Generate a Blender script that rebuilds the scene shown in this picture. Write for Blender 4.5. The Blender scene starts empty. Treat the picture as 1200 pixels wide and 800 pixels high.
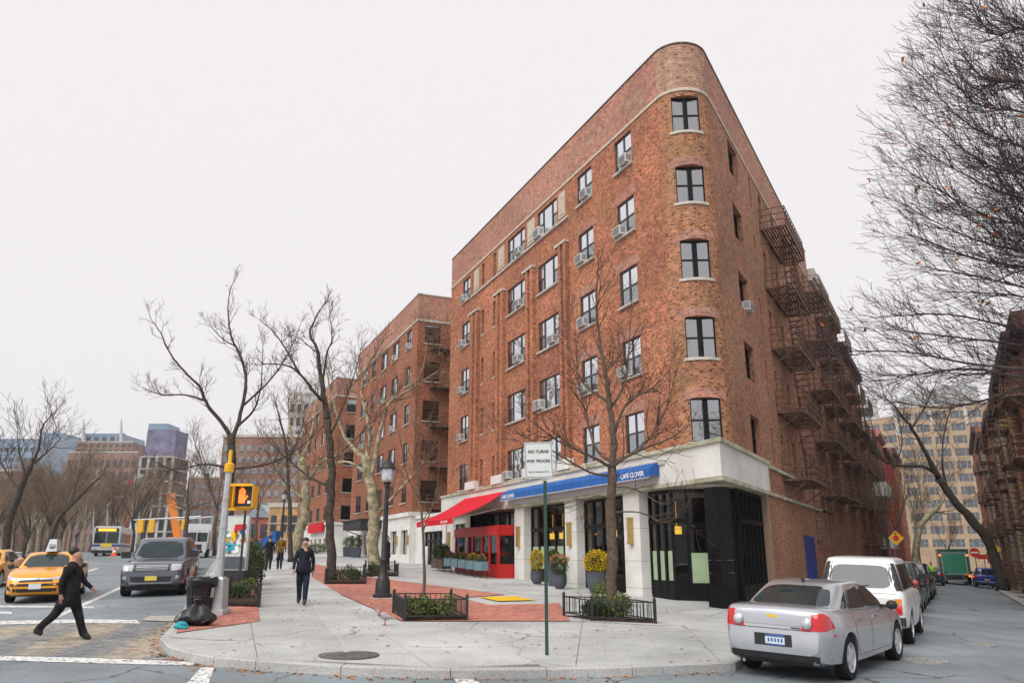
import bpy, bmesh, math, random
from mathutils import Vector, Matrix
from mathutils.bvhtree import BVHTree
R = math.radians
scene = bpy.context.scene
col = scene.collection
# ------------------------------------------------------------------ camera
FPX, HOR, CZ = 900.0, 650.0, 1.65
TILT = math.atan((HOR - 400) / FPX); CT, ST = math.cos(TILT), math.sin(TILT)
cam = bpy.data.objects.new('camera', bpy.data.cameras.new('camera')); col.objects.link(cam)
cam.location = (0, 0, CZ); cam.rotation_euler = (R(90) + TILT, 0, 0)
cam.data.sensor_width = 36; cam.data.lens = 36 * FPX / 1200; cam.data.clip_start = .1; cam.data.clip_end = 4000
scene.camera = cam
# ------------------------------------------------------------------ sky, sun, exposure
SUN_EL, SUN_AZ = 48, 215          # degrees; azimuth clockwise from +Y (the sun stands behind the camera to its left)
w = bpy.data.worlds.new('World'); scene.world = w; w.use_nodes = True
wn, wl = w.node_tree.nodes, w.node_tree.links
bg = wn['Background']; bg.inputs['Strength'].default_value = .0572
sky = wn.new('ShaderNodeTexSky'); sky.sky_type = 'NISHITA'; sky.sun_disc = False
sky.sun_elevation = R(SUN_EL); sky.sun_rotation = R(SUN_AZ); sky.dust_density = 4; sky.air_density = 1
mx = wn.new('ShaderNodeMix'); mx.data_type = 'RGBA'; mx.inputs['Factor'].default_value = .96
mx.inputs['B'].default_value = (9.12, 8.76, 8.86, 1)      # closed, even cloud cover
wl.new(sky.outputs[0], mx.inputs['A']); wl.new(mx.outputs['Result'], bg.inputs['Color'])
sd = bpy.data.lights.new('sun', 'SUN'); sd.energy = 1.5; sd.angle = R(46); sd.color = (1, .98, .95)
sun = bpy.data.objects.new('sun', sd); col.objects.link(sun)
sdir = Vector((math.sin(R(SUN_AZ)) * math.cos(R(SUN_EL)), math.cos(R(SUN_AZ)) * math.cos(R(SUN_EL)), math.sin(R(SUN_EL))))
sun.rotation_euler = sdir.to_track_quat('Z', 'Y').to_euler(); sun.location = sdir * 60
vs = scene.view_settings; vs.view_transform = 'Standard'; vs.look = 'None'; vs.exposure = 0.86; vs.gamma = 1; vs.use_curve_mapping = False
scene.cycles.max_bounces = 8; scene.cycles.transparent_max_bounces = 24
scene.cycles.diffuse_bounces = 3; scene.cycles.use_denoising = True
# ------------------------------------------------------------------ ground heights, pixel -> point
def g(x, y):
    return -.37 - .0188 * x + .0265 * min(y, 110) - .05 * max(0, x - 9) - .03 * max(0, -x - 10)
def road_z(x, y): return g(x, y) - .14
def ray(x, y):
    u, v = (x - 600) / FPX, (400 - y) / FPX
    return Vector((u, CT - v * ST, ST + v * CT))
def at(x, y, Y):
    d = ray(x, y); t = Y / d.y
    return Vector((d.x * t, Y, CZ + d.z * t))
def on_ground(x, y, dz=0.):
    d = ray(x, y); t = 3.
    while t < 400 and CZ + d.z * t - g(d.x * t, d.y * t) - dz > 0: t += .03
    return Vector((d.x * t, d.y * t, g(d.x * t, d.y * t) + dz))
# ------------------------------------------------------------------ objects
def tag(o, label=None, cat=None, group=None, kind=None):
    if label: o['label'] = label
    if cat: o['category'] = cat
    if group: o['group'] = group
    if kind: o['kind'] = kind
    return o
def thing(name, label, cat, loc=(0, 0, 0), rz=0, group=None):
    o = bpy.data.objects.new(name, None); col.objects.link(o)
    o.location = loc; o.rotation_euler = (0, 0, rz); o.empty_display_size = .2
    return tag(o, label, cat, group)
def link(name, me, parent=None, loc=(0, 0, 0), rz=0, world=False):
    o = bpy.data.objects.new(name, me); col.objects.link(o)
    o.location = loc; o.rotation_euler = (0, 0, rz)
    if parent:
        o.parent = parent
        if world: o.matrix_parent_inverse = parent.matrix_basis.inverted()
    return o
def copy_tree(o, parent=None):
    c = o.copy(); col.objects.link(c); c.parent = parent
    if parent: c.matrix_parent_inverse = o.matrix_parent_inverse.copy()
    for ch in o.children: copy_tree(ch, c)
    return c
class MB:
    """collects faces; .mesh() makes the mesh"""
    def __init__(s): s.v = []; s.f = []; s.uv = {}; s.mi = {}; s.cur = 0
    def face(s, pts, uv=None):
        n = len(s.v); s.v.extend([tuple(p) for p in pts]); k = len(s.f)
        s.f.append(tuple(range(n, n + len(pts))))
        if uv: s.uv[k] = uv
        if s.cur: s.mi[k] = s.cur
        return k
    def raw(s, vs, fs):
        n = len(s.v); s.v.extend([tuple(p) for p in vs])
        for f in fs:
            if s.cur: s.mi[len(s.f)] = s.cur
            s.f.append(tuple(i + n for i in f))
        return s
    def box(s, x0, x1, y0, y1, z0, z1, M=None):
        vs = [(x, y, z) for z in (z0, z1) for y in (y0, y1) for x in (x0, x1)]
        if M: vs = [M @ Vector(p) for p in vs]
        return s.raw(vs, [(0, 2, 3, 1), (4, 5, 7, 6), (0, 1, 5, 4), (2, 6, 7, 3), (0, 4, 6, 2), (1, 3, 7, 5)])
    def bar(s, a, b, wd, hd=None, up=(0, 0, 1)):
        a, b = Vector(a), Vector(b); d = (b - a)
        L = d.length; d.normalize(); up = Vector(up)
        if abs(d.dot(up)) > .98: up = Vector((1, 0, 0))
        x = d.cross(up).normalized(); z = x.cross(d).normalized(); hd = hd or wd
        vs = [p + x * (i * wd / 2) + z * (j * hd / 2) for p in (a, b) for i, j in ((-1, -1), (1, -1), (1, 1), (-1, 1))]
        return s.raw(vs, [(3, 2, 1, 0), (4, 5, 6, 7), (0, 1, 5, 4), (1, 2, 6, 5), (2, 3, 7, 6), (3, 0, 4, 7)])
    def tube(s, pts, rad, n=6, cap=True):
        pts = [Vector(p) for p in pts]; m = len(pts)
        if not hasattr(rad, '__len__'): rad = [rad] * m
        vs = []; ref = None
        for i, p in enumerate(pts):
            d = (pts[min(i + 1, m - 1)] - pts[max(i - 1, 0)])
            d = d.normalized() if d.length > 1e-9 else Vector((0, 0, 1))
            if ref is None: ref = Vector((1, 0, 0)) if abs(d.x) < .8 else Vector((0, 1, 0))
            x = (ref - d * ref.dot(d)).normalized(); y = d.cross(x); ref = x
            for k in range(n):
                a = 2 * math.pi * k / n; vs.append(p + (x * math.cos(a) + y * math.sin(a)) * rad[i])
        fs = [(i * n + k, i * n + (k + 1) % n, (i + 1) * n + (k + 1) % n, (i + 1) * n + k) for i in range(m - 1) for k in range(n)]
        if cap: fs += [tuple(range(n))[::-1], tuple(range((m - 1) * n, m * n))]
        return s.raw(vs, fs)
    def lathe(s, prof, n=16, c=(0, 0, 0), axis='z', cap=True):
        vs = []
        for r, h in prof:
            for k in range(n):
                a = 2 * math.pi * k / n; p = (r * math.cos(a), r * math.sin(a), h)
                if axis == 'y': p = (p[0], p[2], -p[1])
                if axis == 'x': p = (p[2], p[0], p[1])
                vs.append((p[0] + c[0], p[1] + c[1], p[2] + c[2]))
        m = len(prof)
        fs = [(i * n + k, i * n + (k + 1) % n, (i + 1) * n + (k + 1) % n, (i + 1) * n + k) for i in range(m - 1) for k in range(n)]
        if cap: fs += [tuple(range(n))[::-1], tuple(range((m - 1) * n, m * n))]
        return s.raw(vs, fs)
    def prism(s, poly, z0, z1, top=True, bottom=True):
        n = len(poly)
        zf = (lambda z: (lambda p: z(p[0], p[1]) if callable(z) else z))
        a, b = zf(z0), zf(z1)
        vs = [(p[0], p[1], a(p)) for p in poly] + [(p[0], p[1], b(p)) for p in poly]
        fs = [(i, (i + 1) % n, (i + 1) % n + n, i + n) for i in range(n)]
        if top: fs.append(tuple(range(n, 2 * n)))
        if bottom: fs.append(tuple(range(n))[::-1])
        return s.raw(vs, fs)
    def blob(s, c, r, rng, n=8, m=6, amp=.18, sq=(1, 1, 1)):
        vs = []
        for i in range(m + 1):
            th = math.pi * i / m
            for k in range(n):
                a = 2 * math.pi * k / n; q = r * (1 + rng.uniform(-amp, amp))
                vs.append((c[0] + q * sq[0] * math.sin(th) * math.cos(a), c[1] + q * sq[1] * math.sin(th) * math.sin(a), c[2] + q * sq[2] * math.cos(th)))
        fs = [(i * n + k, (i + 1) * n + k, (i + 1) * n + (k + 1) % n, i * n + (k + 1) % n) for i in range(m) for k in range(n)]
        return s.raw(vs, fs)
    def mesh(s, name, mats, smooth=False, angle=None):
        me = bpy.data.meshes.new(name)
        me.from_pydata(s.v, [], s.f)
        if s.uv:
            ul = me.uv_layers.new(name='UVMap').data
            for k, uv in s.uv.items():
                for li, c in zip(me.polygons[k].loop_indices, uv): ul[li].uv = c
        if not isinstance(mats, (list, tuple)): mats = [mats]
        for m in mats: me.materials.append(m)
        for k, i in s.mi.items(): me.polygons[k].material_index = i
        if smooth or angle:
            for p in me.polygons: p.use_smooth = True
            if angle: me.set_sharp_from_angle(angle=R(angle))
        me.update()
        return me
    def build(s, name, mat, parent=None, loc=(0, 0, 0), rz=0, world=False, smooth=False, angle=None):
        return link(name, s.mesh(name, mat, smooth, angle), parent, loc, rz, world)
def text_mesh(txt, size, mat, depth=.004, align='CENTER', bold=0.):
    cu = bpy.data.curves.new('lettering', 'FONT'); cu.body = txt; cu.size = size; cu.align_x = align; cu.align_y = 'CENTER'
    cu.extrude = depth; cu.resolution_u = 3; cu.offset = bold
    o = bpy.data.objects.new('lettering', cu); col.objects.link(o)
    dg = bpy.context.evaluated_depsgraph_get(); me = bpy.data.meshes.new_from_object(o.evaluated_get(dg))
    bpy.data.objects.remove(o); bpy.data.curves.remove(cu)
    me.materials.clear(); me.materials.append(mat); me.name = 'lettering'
    return me
# ------------------------------------------------------------------ materials
def new_mat(name):
    m = bpy.data.materials.new(name); m.use_nodes = True
    nt = m.node_tree; return m, nt, nt.nodes, nt.links, nt.nodes['Principled BSDF']
def mat(name, c, rough=.6, metal=0., var=.12, scale=6., spec=None, bump=0., coat=0., emit=None, es=0., dark=None, tex='Object', detail=5):
    """one colour broken up by noise"""
    m, nt, N, K, P = new_mat(name)
    P.inputs['Roughness'].default_value = rough; P.inputs['Metallic'].default_value = metal
    if spec is None and rough > .6: spec = .18
    if spec is not None: P.inputs['Specular IOR Level'].default_value = spec
    if coat: P.inputs['Coat Weight'].default_value = coat; P.inputs['Coat Roughness'].default_value = .04
    if emit: P.inputs['Emission Color'].default_value = (*emit, 1); P.inputs['Emission Strength'].default_value = es
    if var <= 0: P.inputs['Base Color'].default_value = (*c, 1); return m
    tc = N.new('ShaderNodeTexCoord'); nz = N.new('ShaderNodeTexNoise')
    nz.inputs['Scale'].default_value = scale; nz.inputs['Detail'].default_value = detail; nz.inputs['Roughness'].default_value = .65
    K.new(tc.outputs[tex], nz.inputs['Vector'])
    r = N.new('ShaderNodeValToRGB'); r.color_ramp.elements[0].position = .3; r.color_ramp.elements[1].position = .72
    lo = dark or tuple(max(0, v * (1 - 1.6 * var)) for v in c)
    r.color_ramp.elements[0].color = (*lo, 1); r.color_ramp.elements[1].color = (*[min(1, v * (1 + var)) for v in c], 1)
    K.new(nz.outputs['Fac'], r.inputs['Fac']); K.new(r.outputs['Color'], P.inputs['Base Color'])
    if bump:
        b = N.new('ShaderNodeBump'); b.inputs['Strength'].default_value = bump; b.inputs['Distance'].default_value = .01
        n2 = N.new('ShaderNodeTexNoise'); n2.inputs['Scale'].default_value = scale * 9; n2.inputs['Detail'].default_value = 4
        K.new(tc.outputs[tex], n2.inputs['Vector']); K.new(n2.outputs['Fac'], b.inputs['Height']); K.new(b.outputs['Normal'], P.inputs['Normal'])
    return m
def brick_mat(name, c1, c2, c3, mortar, bw=.215, rh=.072, blotch=(.9, .62, .5), ms=.009, rough=.85, offset=.5, drift=.5):
    """bricks on metre UVs: hue varies brick by brick and in large weathered patches"""
    m, nt, N, K, P = new_mat(name); P.inputs['Roughness'].default_value = rough; P.inputs['Specular IOR Level'].default_value = .12
    uv = N.new('ShaderNodeUVMap'); b = N.new('ShaderNodeTexBrick')
    b.inputs['Scale'].default_value = 1; b.inputs['Brick Width'].default_value = bw; b.inputs['Row Height'].default_value = rh
    b.inputs['Mortar Size'].default_value = ms; b.inputs['Mortar Smooth'].default_value = .3; b.inputs['Bias'].default_value = -.1; b.offset = offset
    b.inputs['Color1'].default_value = (*c1, 1); b.inputs['Color2'].default_value = (*c2, 1); b.inputs['Mortar'].default_value = (*mortar, 1)
    K.new(uv.outputs['UV'], b.inputs['Vector'])
    # scattered dark clinker bricks: noise stretched to brick size
    mp = N.new('ShaderNodeMapping'); mp.inputs['Scale'].default_value = (1 / bw, 1 / rh, 1); K.new(uv.outputs['UV'], mp.inputs['Vector'])
    wn_ = N.new('ShaderNodeTexNoise'); wn_.inputs['Scale'].default_value = 1.35; wn_.inputs['Detail'].default_value = 0; K.new(mp.outputs['Vector'], wn_.inputs['Vector'])
    cr = N.new('ShaderNodeValToRGB'); cr.color_ramp.elements[0].position = .55; cr.color_ramp.elements[1].position = .72
    K.new(wn_.outputs['Fac'], cr.inputs['Fac'])
    m1 = N.new('ShaderNodeMix'); m1.data_type = 'RGBA'; m1.inputs['B'].default_value = (*c3, 1)
    K.new(cr.outputs['Color'], m1.inputs['Factor']); K.new(b.outputs['Color'], m1.inputs['A'])
    # large patches
    n2 = N.new('ShaderNodeTexNoise'); n2.inputs['Scale'].default_value = .28; n2.inputs['Detail'].default_value = 6; n2.inputs['Roughness'].default_value = .6
    K.new(uv.outputs['UV'], n2.inputs['Vector'])
    c2r = N.new('ShaderNodeValToRGB'); c2r.color_ramp.elements[0].position = .36; c2r.color_ramp.elements[1].position = .66
    c2r.color_ramp.elements[0].color = (*blotch, 1); c2r.color_ramp.elements[1].color = (1.22, 1.12, 1.0, 1)
    K.new(n2.outputs['Fac'], c2r.inputs['Fac'])
    m2 = N.new('ShaderNodeMix'); m2.data_type = 'RGBA'; m2.blend_type = 'MULTIPLY'; m2.inputs['Factor'].default_value = .8
    K.new(m1.outputs['Result'], m2.inputs['A']); K.new(c2r.outputs['Color'], m2.inputs['B'])
    # drifts of a browner batch of bricks, then mottling at the scale of a few bricks
    n3 = N.new('ShaderNodeTexNoise'); n3.inputs['Scale'].default_value = .55; n3.inputs['Detail'].default_value = 7; n3.inputs['Roughness'].default_value = .72; mp3 = N.new('ShaderNodeMapping'); mp3.inputs['Location'].default_value = (31, 7, 0); K.new(uv.outputs['UV'], mp3.inputs['Vector']); K.new(mp3.outputs['Vector'], n3.inputs['Vector'])
    r3 = N.new('ShaderNodeValToRGB'); r3.color_ramp.elements[0].position = .44; r3.color_ramp.elements[1].position = .64; r3.color_ramp.elements[1].color = (drift, drift, drift, 1); K.new(n3.outputs['Fac'], r3.inputs['Fac'])
    m3 = N.new('ShaderNodeMix'); m3.data_type = 'RGBA'; m3.inputs['B'].default_value = (c2[0] * .95, c2[1] * 1.75, c2[2] * 1.5, 1); K.new(r3.outputs['Color'], m3.inputs['Factor']); K.new(m2.outputs['Result'], m3.inputs['A'])
    n4 = N.new('ShaderNodeTexNoise'); n4.inputs['Scale'].default_value = 3.4; n4.inputs['Detail'].default_value = 5; n4.inputs['Roughness'].default_value = .7; K.new(uv.outputs['UV'], n4.inputs['Vector'])
    r4 = N.new('ShaderNodeValToRGB'); r4.color_ramp.elements[0].position = .32; r4.color_ramp.elements[1].position = .68; r4.color_ramp.elements[0].color = (.66, .66, .67, 1); r4.color_ramp.elements[1].color = (1.26, 1.24, 1.22, 1); K.new(n4.outputs['Fac'], r4.inputs['Fac'])
    m4 = N.new('ShaderNodeMix'); m4.data_type = 'RGBA'; m4.blend_type = 'MULTIPLY'; m4.inputs['Factor'].default_value = 1; K.new(m3.outputs['Result'], m4.inputs['A']); K.new(r4.outputs['Color'], m4.inputs['B'])
    K.new(m4.outputs['Result'], P.inputs['Base Color'])
    bp = N.new('ShaderNodeBump'); bp.inputs['Strength'].default_value = .6; bp.inputs['Distance'].default_value = .006; bp.invert = True
    K.new(b.outputs['Fac'], bp.inputs['Height']); K.new(bp.outputs['Normal'], P.inputs['Normal'])
    return m
def glass_mat(name, tint=(.55, .62, .62), ior=2.1, rough=.02):
    """window pane: part mirror, part clear"""
    m, nt, N, K, P = new_mat(name); N.remove(P); out = N['Material Output']
    t = N.new('ShaderNodeBsdfTransparent'); t.inputs['Color'].default_value = (*tint, 1)
    gl = N.new('ShaderNodeBsdfGlossy'); gl.inputs['Roughness'].default_value = rough; gl.inputs['Color'].default_value = (.95, .97, 1, 1)
    fr = N.new('ShaderNodeFresnel'); fr.inputs['IOR'].default_value = ior
    nz = N.new('ShaderNodeTexNoise'); nz.inputs['Scale'].default_value = 1.2; tc = N.new('ShaderNodeTexCoord'); K.new(tc.outputs['Object'], nz.inputs['Vector'])
    bp = N.new('ShaderNodeBump'); bp.inputs['Strength'].default_value = .06; bp.inputs['Distance'].default_value = .05
    K.new(nz.outputs['Fac'], bp.inputs['Height']); K.new(bp.outputs['Normal'], gl.inputs['Normal'])
    mx = N.new('ShaderNodeMixShader'); K.new(fr.outputs[0], mx.inputs[0]); K.new(t.outputs[0], mx.inputs[1]); K.new(gl.outputs[0], mx.inputs[2])
    K.new(mx.outputs[0], out.inputs['Surface'])
    return m
def paint(name, c, metal=0., rough=.28, var=.05):
    return mat(name, c, rough=rough, metal=metal, var=var, scale=1.5, coat=.55)
def paving_mat(name, c, crack=0., var=.2, stain=.5, rough=.85):
    """concrete/asphalt on world coordinates with stains and specks"""
    m, nt, N, K, P = new_mat(name); P.inputs['Roughness'].default_value = rough; P.inputs['Specular IOR Level'].default_value = .3
    ge = N.new('ShaderNodeNewGeometry')
    a = N.new('ShaderNodeTexNoise'); a.inputs['Scale'].default_value = .45; a.inputs['Detail'].default_value = 8; a.inputs['Roughness'].default_value = .62
    b = N.new('ShaderNodeTexNoise'); b.inputs['Scale'].default_value = 38; b.inputs['Detail'].default_value = 3
    vo = N.new('ShaderNodeTexVoronoi'); vo.inputs['Scale'].default_value = 2.3; vo.inputs['Randomness'].default_value = 1
    for n in (a, b, vo): K.new(ge.outputs['Position'], n.inputs['Vector'])
    r = N.new('ShaderNodeValToRGB'); r.color_ramp.elements[0].position = .3; r.color_ramp.elements[1].position = .7
    r.color_ramp.elements[0].color = (*[v * (1 - var) for v in c], 1); r.color_ramp.elements[1].color = (*[v * (1 + var) for v in c], 1)
    K.new(a.outputs['Fac'], r.inputs['Fac'])
    r2 = N.new('ShaderNodeValToRGB'); r2.color_ramp.elements[0].position = .35; r2.color_ramp.elements[1].position = .65
    r2.color_ramp.elements[0].color = (.78, .78, .78, 1); r2.color_ramp.elements[1].color = (1.16, 1.16, 1.16, 1); K.new(b.outputs['Fac'], r2.inputs['Fac'])
    mu = N.new('ShaderNodeMix'); mu.data_type = 'RGBA'; mu.blend_type = 'MULTIPLY'; mu.inputs['Factor'].default_value = 1
    K.new(r.outputs['Color'], mu.inputs['A']); K.new(r2.outputs['Color'], mu.inputs['B'])
    # gum spots
    r3 = N.new('ShaderNodeValToRGB'); r3.color_ramp.elements[0].position = .045; r3.color_ramp.elements[1].position = .075
    r3.color_ramp.elements[0].color = (1 - stain, 1 - stain, 1 - stain, 1); r3.color_ramp.elements[1].color = (1, 1, 1, 1); K.new(vo.outputs['Distance'], r3.inputs['Fac'])
    m3 = N.new('ShaderNodeMix'); m3.data_type = 'RGBA'; m3.blend_type = 'MULTIPLY'; m3.inputs['Factor'].default_value = 1
    K.new(mu.outputs['Result'], m3.inputs['A']); K.new(r3.outputs['Color'], m3.inputs['B'])
    last = m3.outputs['Result']
    if crack:
        # hairline cracks along warped cell borders, only where a broad noise lets them through; and square-ish repair patches
        wz = N.new('ShaderNodeTexNoise'); wz.inputs['Scale'].default_value = 1.1; wz.inputs['Detail'].default_value = 4; K.new(ge.outputs['Position'], wz.inputs['Vector'])
        ad = N.new('ShaderNodeVectorMath'); ad.operation = 'MULTIPLY_ADD'; ad.inputs[1].default_value = (.9, .9, 0); K.new(wz.outputs['Color'], ad.inputs[0]); K.new(ge.outputs['Position'], ad.inputs[2])
        ve = N.new('ShaderNodeTexVoronoi'); ve.feature = 'DISTANCE_TO_EDGE'; ve.inputs['Scale'].default_value = .38; K.new(ad.outputs[0], ve.inputs['Vector'])
        rc = N.new('ShaderNodeValToRGB'); rc.color_ramp.elements[0].position = .004; rc.color_ramp.elements[1].position = .014; rc.color_ramp.elements[0].color = (.38, .38, .38, 1); rc.color_ramp.elements[1].color = (1, 1, 1, 1); K.new(ve.outputs['Distance'], rc.inputs['Fac'])
        gn = N.new('ShaderNodeTexNoise'); gn.inputs['Scale'].default_value = .23; gn.inputs['Detail'].default_value = 3; K.new(ge.outputs['Position'], gn.inputs['Vector'])
        gr_ = N.new('ShaderNodeValToRGB'); gr_.color_ramp.elements[0].position = .42; gr_.color_ramp.elements[1].position = .6; K.new(gn.outputs['Fac'], gr_.inputs['Fac'])
        m4 = N.new('ShaderNodeMix'); m4.data_type = 'RGBA'; m4.blend_type = 'MULTIPLY'; K.new(gr_.outputs['Color'], m4.inputs['Factor']); K.new(last, m4.inputs['A']); K.new(rc.outputs['Color'], m4.inputs['B'])
        vp_ = N.new('ShaderNodeTexVoronoi'); vp_.distance = 'CHEBYCHEV'; vp_.inputs['Scale'].default_value = .16; K.new(ge.outputs['Position'], vp_.inputs['Vector'])
        rp = N.new('ShaderNodeValToRGB'); rp.color_ramp.elements[0].color = (.86, .86, .87, 1); rp.color_ramp.elements[1].color = (1.1, 1.1, 1.1, 1); K.new(vp_.outputs['Color'], rp.inputs['Fac'])
        m5 = N.new('ShaderNodeMix'); m5.data_type = 'RGBA'; m5.blend_type = 'MULTIPLY'; m5.inputs['Factor'].default_value = crack; K.new(m4.outputs['Result'], m5.inputs['A']); K.new(rp.outputs['Color'], m5.inputs['B']); last = m5.outputs['Result']
    K.new(last, P.inputs['Base Color'])
    bp = N.new('ShaderNodeBump'); bp.inputs['Strength'].default_value = .35; bp.inputs['Distance'].default_value = .006
    K.new(b.outputs['Fac'], bp.inputs['Height']); K.new(bp.outputs['Normal'], P.inputs['Normal'])
    return m
def wear(m, amount=.45, scale=14., lo=(.18, .18, .18)):
    """road paint worn through in patches"""
    N, K = m.node_tree.nodes, m.node_tree.links; P = N['Principled BSDF']
    src = P.inputs['Base Color'].links[0].from_socket
    ge = N.new('ShaderNodeNewGeometry'); n = N.new('ShaderNodeTexNoise'); n.inputs['Scale'].default_value = scale; n.inputs['Detail'].default_value = 6
    K.new(ge.outputs['Position'], n.inputs['Vector'])
    r = N.new('ShaderNodeValToRGB'); r.color_ramp.elements[0].position = .62 - amount * .3; r.color_ramp.elements[1].position = .74 - amount * .25
    K.new(n.outputs['Fac'], r.inputs['Fac'])
    x = N.new('ShaderNodeMix'); x.data_type = 'RGBA'; x.inputs['B'].default_value = (*lo, 1)
    K.new(r.outputs['Color'], x.inputs['Factor']); K.new(src, x.inputs['A']); K.new(x.outputs['Result'], P.inputs['Base Color'])
    return m
M = {}
M['brick'] = brick_mat('red_brick', (.58, .21, .108), (.32, .095, .052), (.11, .052, .042), (.46, .34, .265), blotch=(.70, .64, .66))
M['brick_prow'] = brick_mat('tan_brick', (.51, .215, .115), (.30, .105, .06), (.09, .05, .04), (.44, .34, .26), blotch=(.74, .7, .64))
M['brick_parapet'] = brick_mat('pink_brick', (.50, .235, .175), (.36, .15, .115), (.19, .09, .08), (.50, .38, .32), blotch=(.8, .7, .7))
M['brick_cap'] = brick_mat('pale_tan_brick', (.48, .28, .20), (.38, .19, .135), (.2, .11, .085), (.50, .40, .33), blotch=(.82, .78, .76), drift=.2)
M['brick_side'] = brick_mat('side_brick', (.48, .215, .135), (.30, .125, .08), (.12, .065, .05), (.42, .31, .25), blotch=(.7, .63, .6))
M['brick_far'] = brick_mat('far_brick', (.40, .15, .09), (.28, .10, .065), (.11, .05, .04), (.32, .22, .17))
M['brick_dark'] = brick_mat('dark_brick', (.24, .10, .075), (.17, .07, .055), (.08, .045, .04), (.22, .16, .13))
M['brick_tan'] = brick_mat('loft_brick', (.46, .35, .24), (.39, .29, .19), (.31, .22, .15), (.44, .36, .28), blotch=(.8, .75, .7), drift=.0)
M['brick_yellow'] = brick_mat('yellow_brick', (.56, .40, .18), (.46, .32, .14), (.35, .22, .1), (.5, .4, .26), drift=.0)
M['limestone'] = mat('limestone', (.73, .72, .69), .8, var=.06, scale=.7, bump=.15, dark=(.57, .56, .52))
M['limestone_moss'] = mat('mossy_limestone', (.56, .53, .45), .85, var=.15, scale=1.3, dark=(.24, .25, .13), bump=.2)
M['sill'] = mat('sill_stone', (.52, .48, .42), .8, var=.14, scale=3)
M['panel_stone'] = mat('cast_panel', (.55, .47, .38), .85, var=.2, scale=6)
M['black_frame'] = mat('black_window_frame', (.010, .011, .012), .4, var=.3, scale=4, spec=.12)
M['black_gloss'] = mat('black_glazed_tile', (.006, .006, .007), .2, var=.3, scale=6, spec=.12)
M['grey_frame'] = mat('grey_window_frame', (.06, .064, .07), .5, var=.3, scale=4, spec=.25)
M['alu'] = mat('aluminium_frame', (.42, .44, .46), .45, metal=.3, var=.1)
M['iron'] = mat('rusty_iron', (.17, .105, .075), .75, var=.5, scale=5)
M['iron_black'] = mat('black_iron', (.018, .019, .02), .5, var=.3, scale=5)
M['glass'] = glass_mat('window_glass', ior=24.0)
M['glass_low'] = glass_mat('screened_glass', (.5, .53, .55), 4.5, .05)
M['glass_mid'] = glass_mat('plain_glass', (.6, .66, .7), 3.0)
M['glass_prow'] = glass_mat('bluish_glass', (.5, .6, .75), 4.2)
M['glass_far'] = glass_mat('far_glass', (.5, .56, .6), 2.4)
M['glass_shop'] = glass_mat('shop_glass', (.8, .86, .84), 1.36)
M['glass_car'] = mat('car_glass', (.018, .032, .033), .03, var=.2, scale=2, spec=.55)
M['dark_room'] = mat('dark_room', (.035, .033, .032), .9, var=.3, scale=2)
M['blind'] = mat('window_blind', (.62, .62, .60), .8, var=.08, scale=2)
M['curtain'] = mat('curtain', (.42, .40, .36), .9, var=.2, scale=9)
M['frosted'] = mat('frosted_green_film', (.60, .66, .46), .5, var=.1, scale=2, emit=(.6, .66, .46), es=.12)  # weak emission in the film stands in for light from the cafe interior
M['ac_white'] = mat('white_enamel', (.62, .62, .60), .45, var=.1, scale=5)
M['ac_grey'] = mat('grey_louvre', (.22, .22, .22), .6, var=.2, scale=20)
M['asphalt'] = paving_mat('asphalt', (.21, .242, .258), 1., var=.26, stain=.25, rough=.75)
M['concrete'] = paving_mat('sidewalk_concrete', (.465, .468, .455), .7, var=.24, stain=.4)
M['concrete_dark'] = paving_mat('old_concrete', (.43, .435, .415), .8, var=.26, stain=.4)
M['joint'] = paving_mat('joint_dirt', (.16, .15, .135), var=.2, stain=.1)
M['kerb'] = paving_mat('kerb_granite', (.40, .40, .39), var=.2, stain=.3)
M['white_paint'] = wear(mat('road_paint', (.72, .72, .69), .7, var=.12, scale=2), .42)
M['yellow_mat'] = mat('yellow_tactile', (.80, .50, .02), .7, var=.15, scale=4, bump=.4)
M['pave_red'] = brick_mat('red_pavers', (.55, .245, .195), (.42, .17, .138), (.33, .135, .115), (.34, .21, .18), bw=.2, rh=.1, blotch=(.78, .76, .76), ms=.005, drift=.0)
M['pave_cross'] = brick_mat('crossing_pavers', (.24, .245, .25), (.36, .34, .29), (.17, .175, .185), (.15, .15, .145), bw=.22, rh=.11, ms=.007, blotch=(.82, .83, .85), drift=.0)
def banded(m, c):
    # slanting tan and slate bands across the crossing
    N, K = m.node_tree.nodes, m.node_tree.links; P = N['Principled BSDF']; src = P.inputs['Base Color'].links[0].from_socket
    uv = N.new('ShaderNodeUVMap'); mp = N.new('ShaderNodeMapping'); mp.inputs['Rotation'].default_value = (0, 0, R(9)); K.new(uv.outputs['UV'], mp.inputs['Vector'])
    wv = N.new('ShaderNodeTexWave'); wv.inputs['Scale'].default_value = .2; wv.inputs['Distortion'].default_value = 1.5; wv.inputs['Detail'].default_value = 2; K.new(mp.outputs['Vector'], wv.inputs['Vector'])
    r = N.new('ShaderNodeValToRGB'); r.color_ramp.elements[0].position = .35; r.color_ramp.elements[1].position = .65; r.color_ramp.elements[0].color = (.88, .94, 1.0, 1); r.color_ramp.elements[1].color = (1.28, 1.20, 1.05, 1); K.new(wv.outputs['Fac'], r.inputs['Fac'])
    x = N.new('ShaderNodeMix'); x.data_type = 'RGBA'; x.blend_type = 'MULTIPLY'; x.inputs['Factor'].default_value = 1; K.new(src, x.inputs['A']); K.new(r.outputs['Color'], x.inputs['B']); K.new(x.outputs['Result'], P.inputs['Base Color'])
banded(M['pave_cross'], None)
M['brick_sky'] = brick_mat('haze_muted_brick', (.30, .17, .13), (.24, .13, .105), (.15, .09, .08), (.28, .21, .18))  # skyline brick; effect of distance haze put into its desaturated colour
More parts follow.
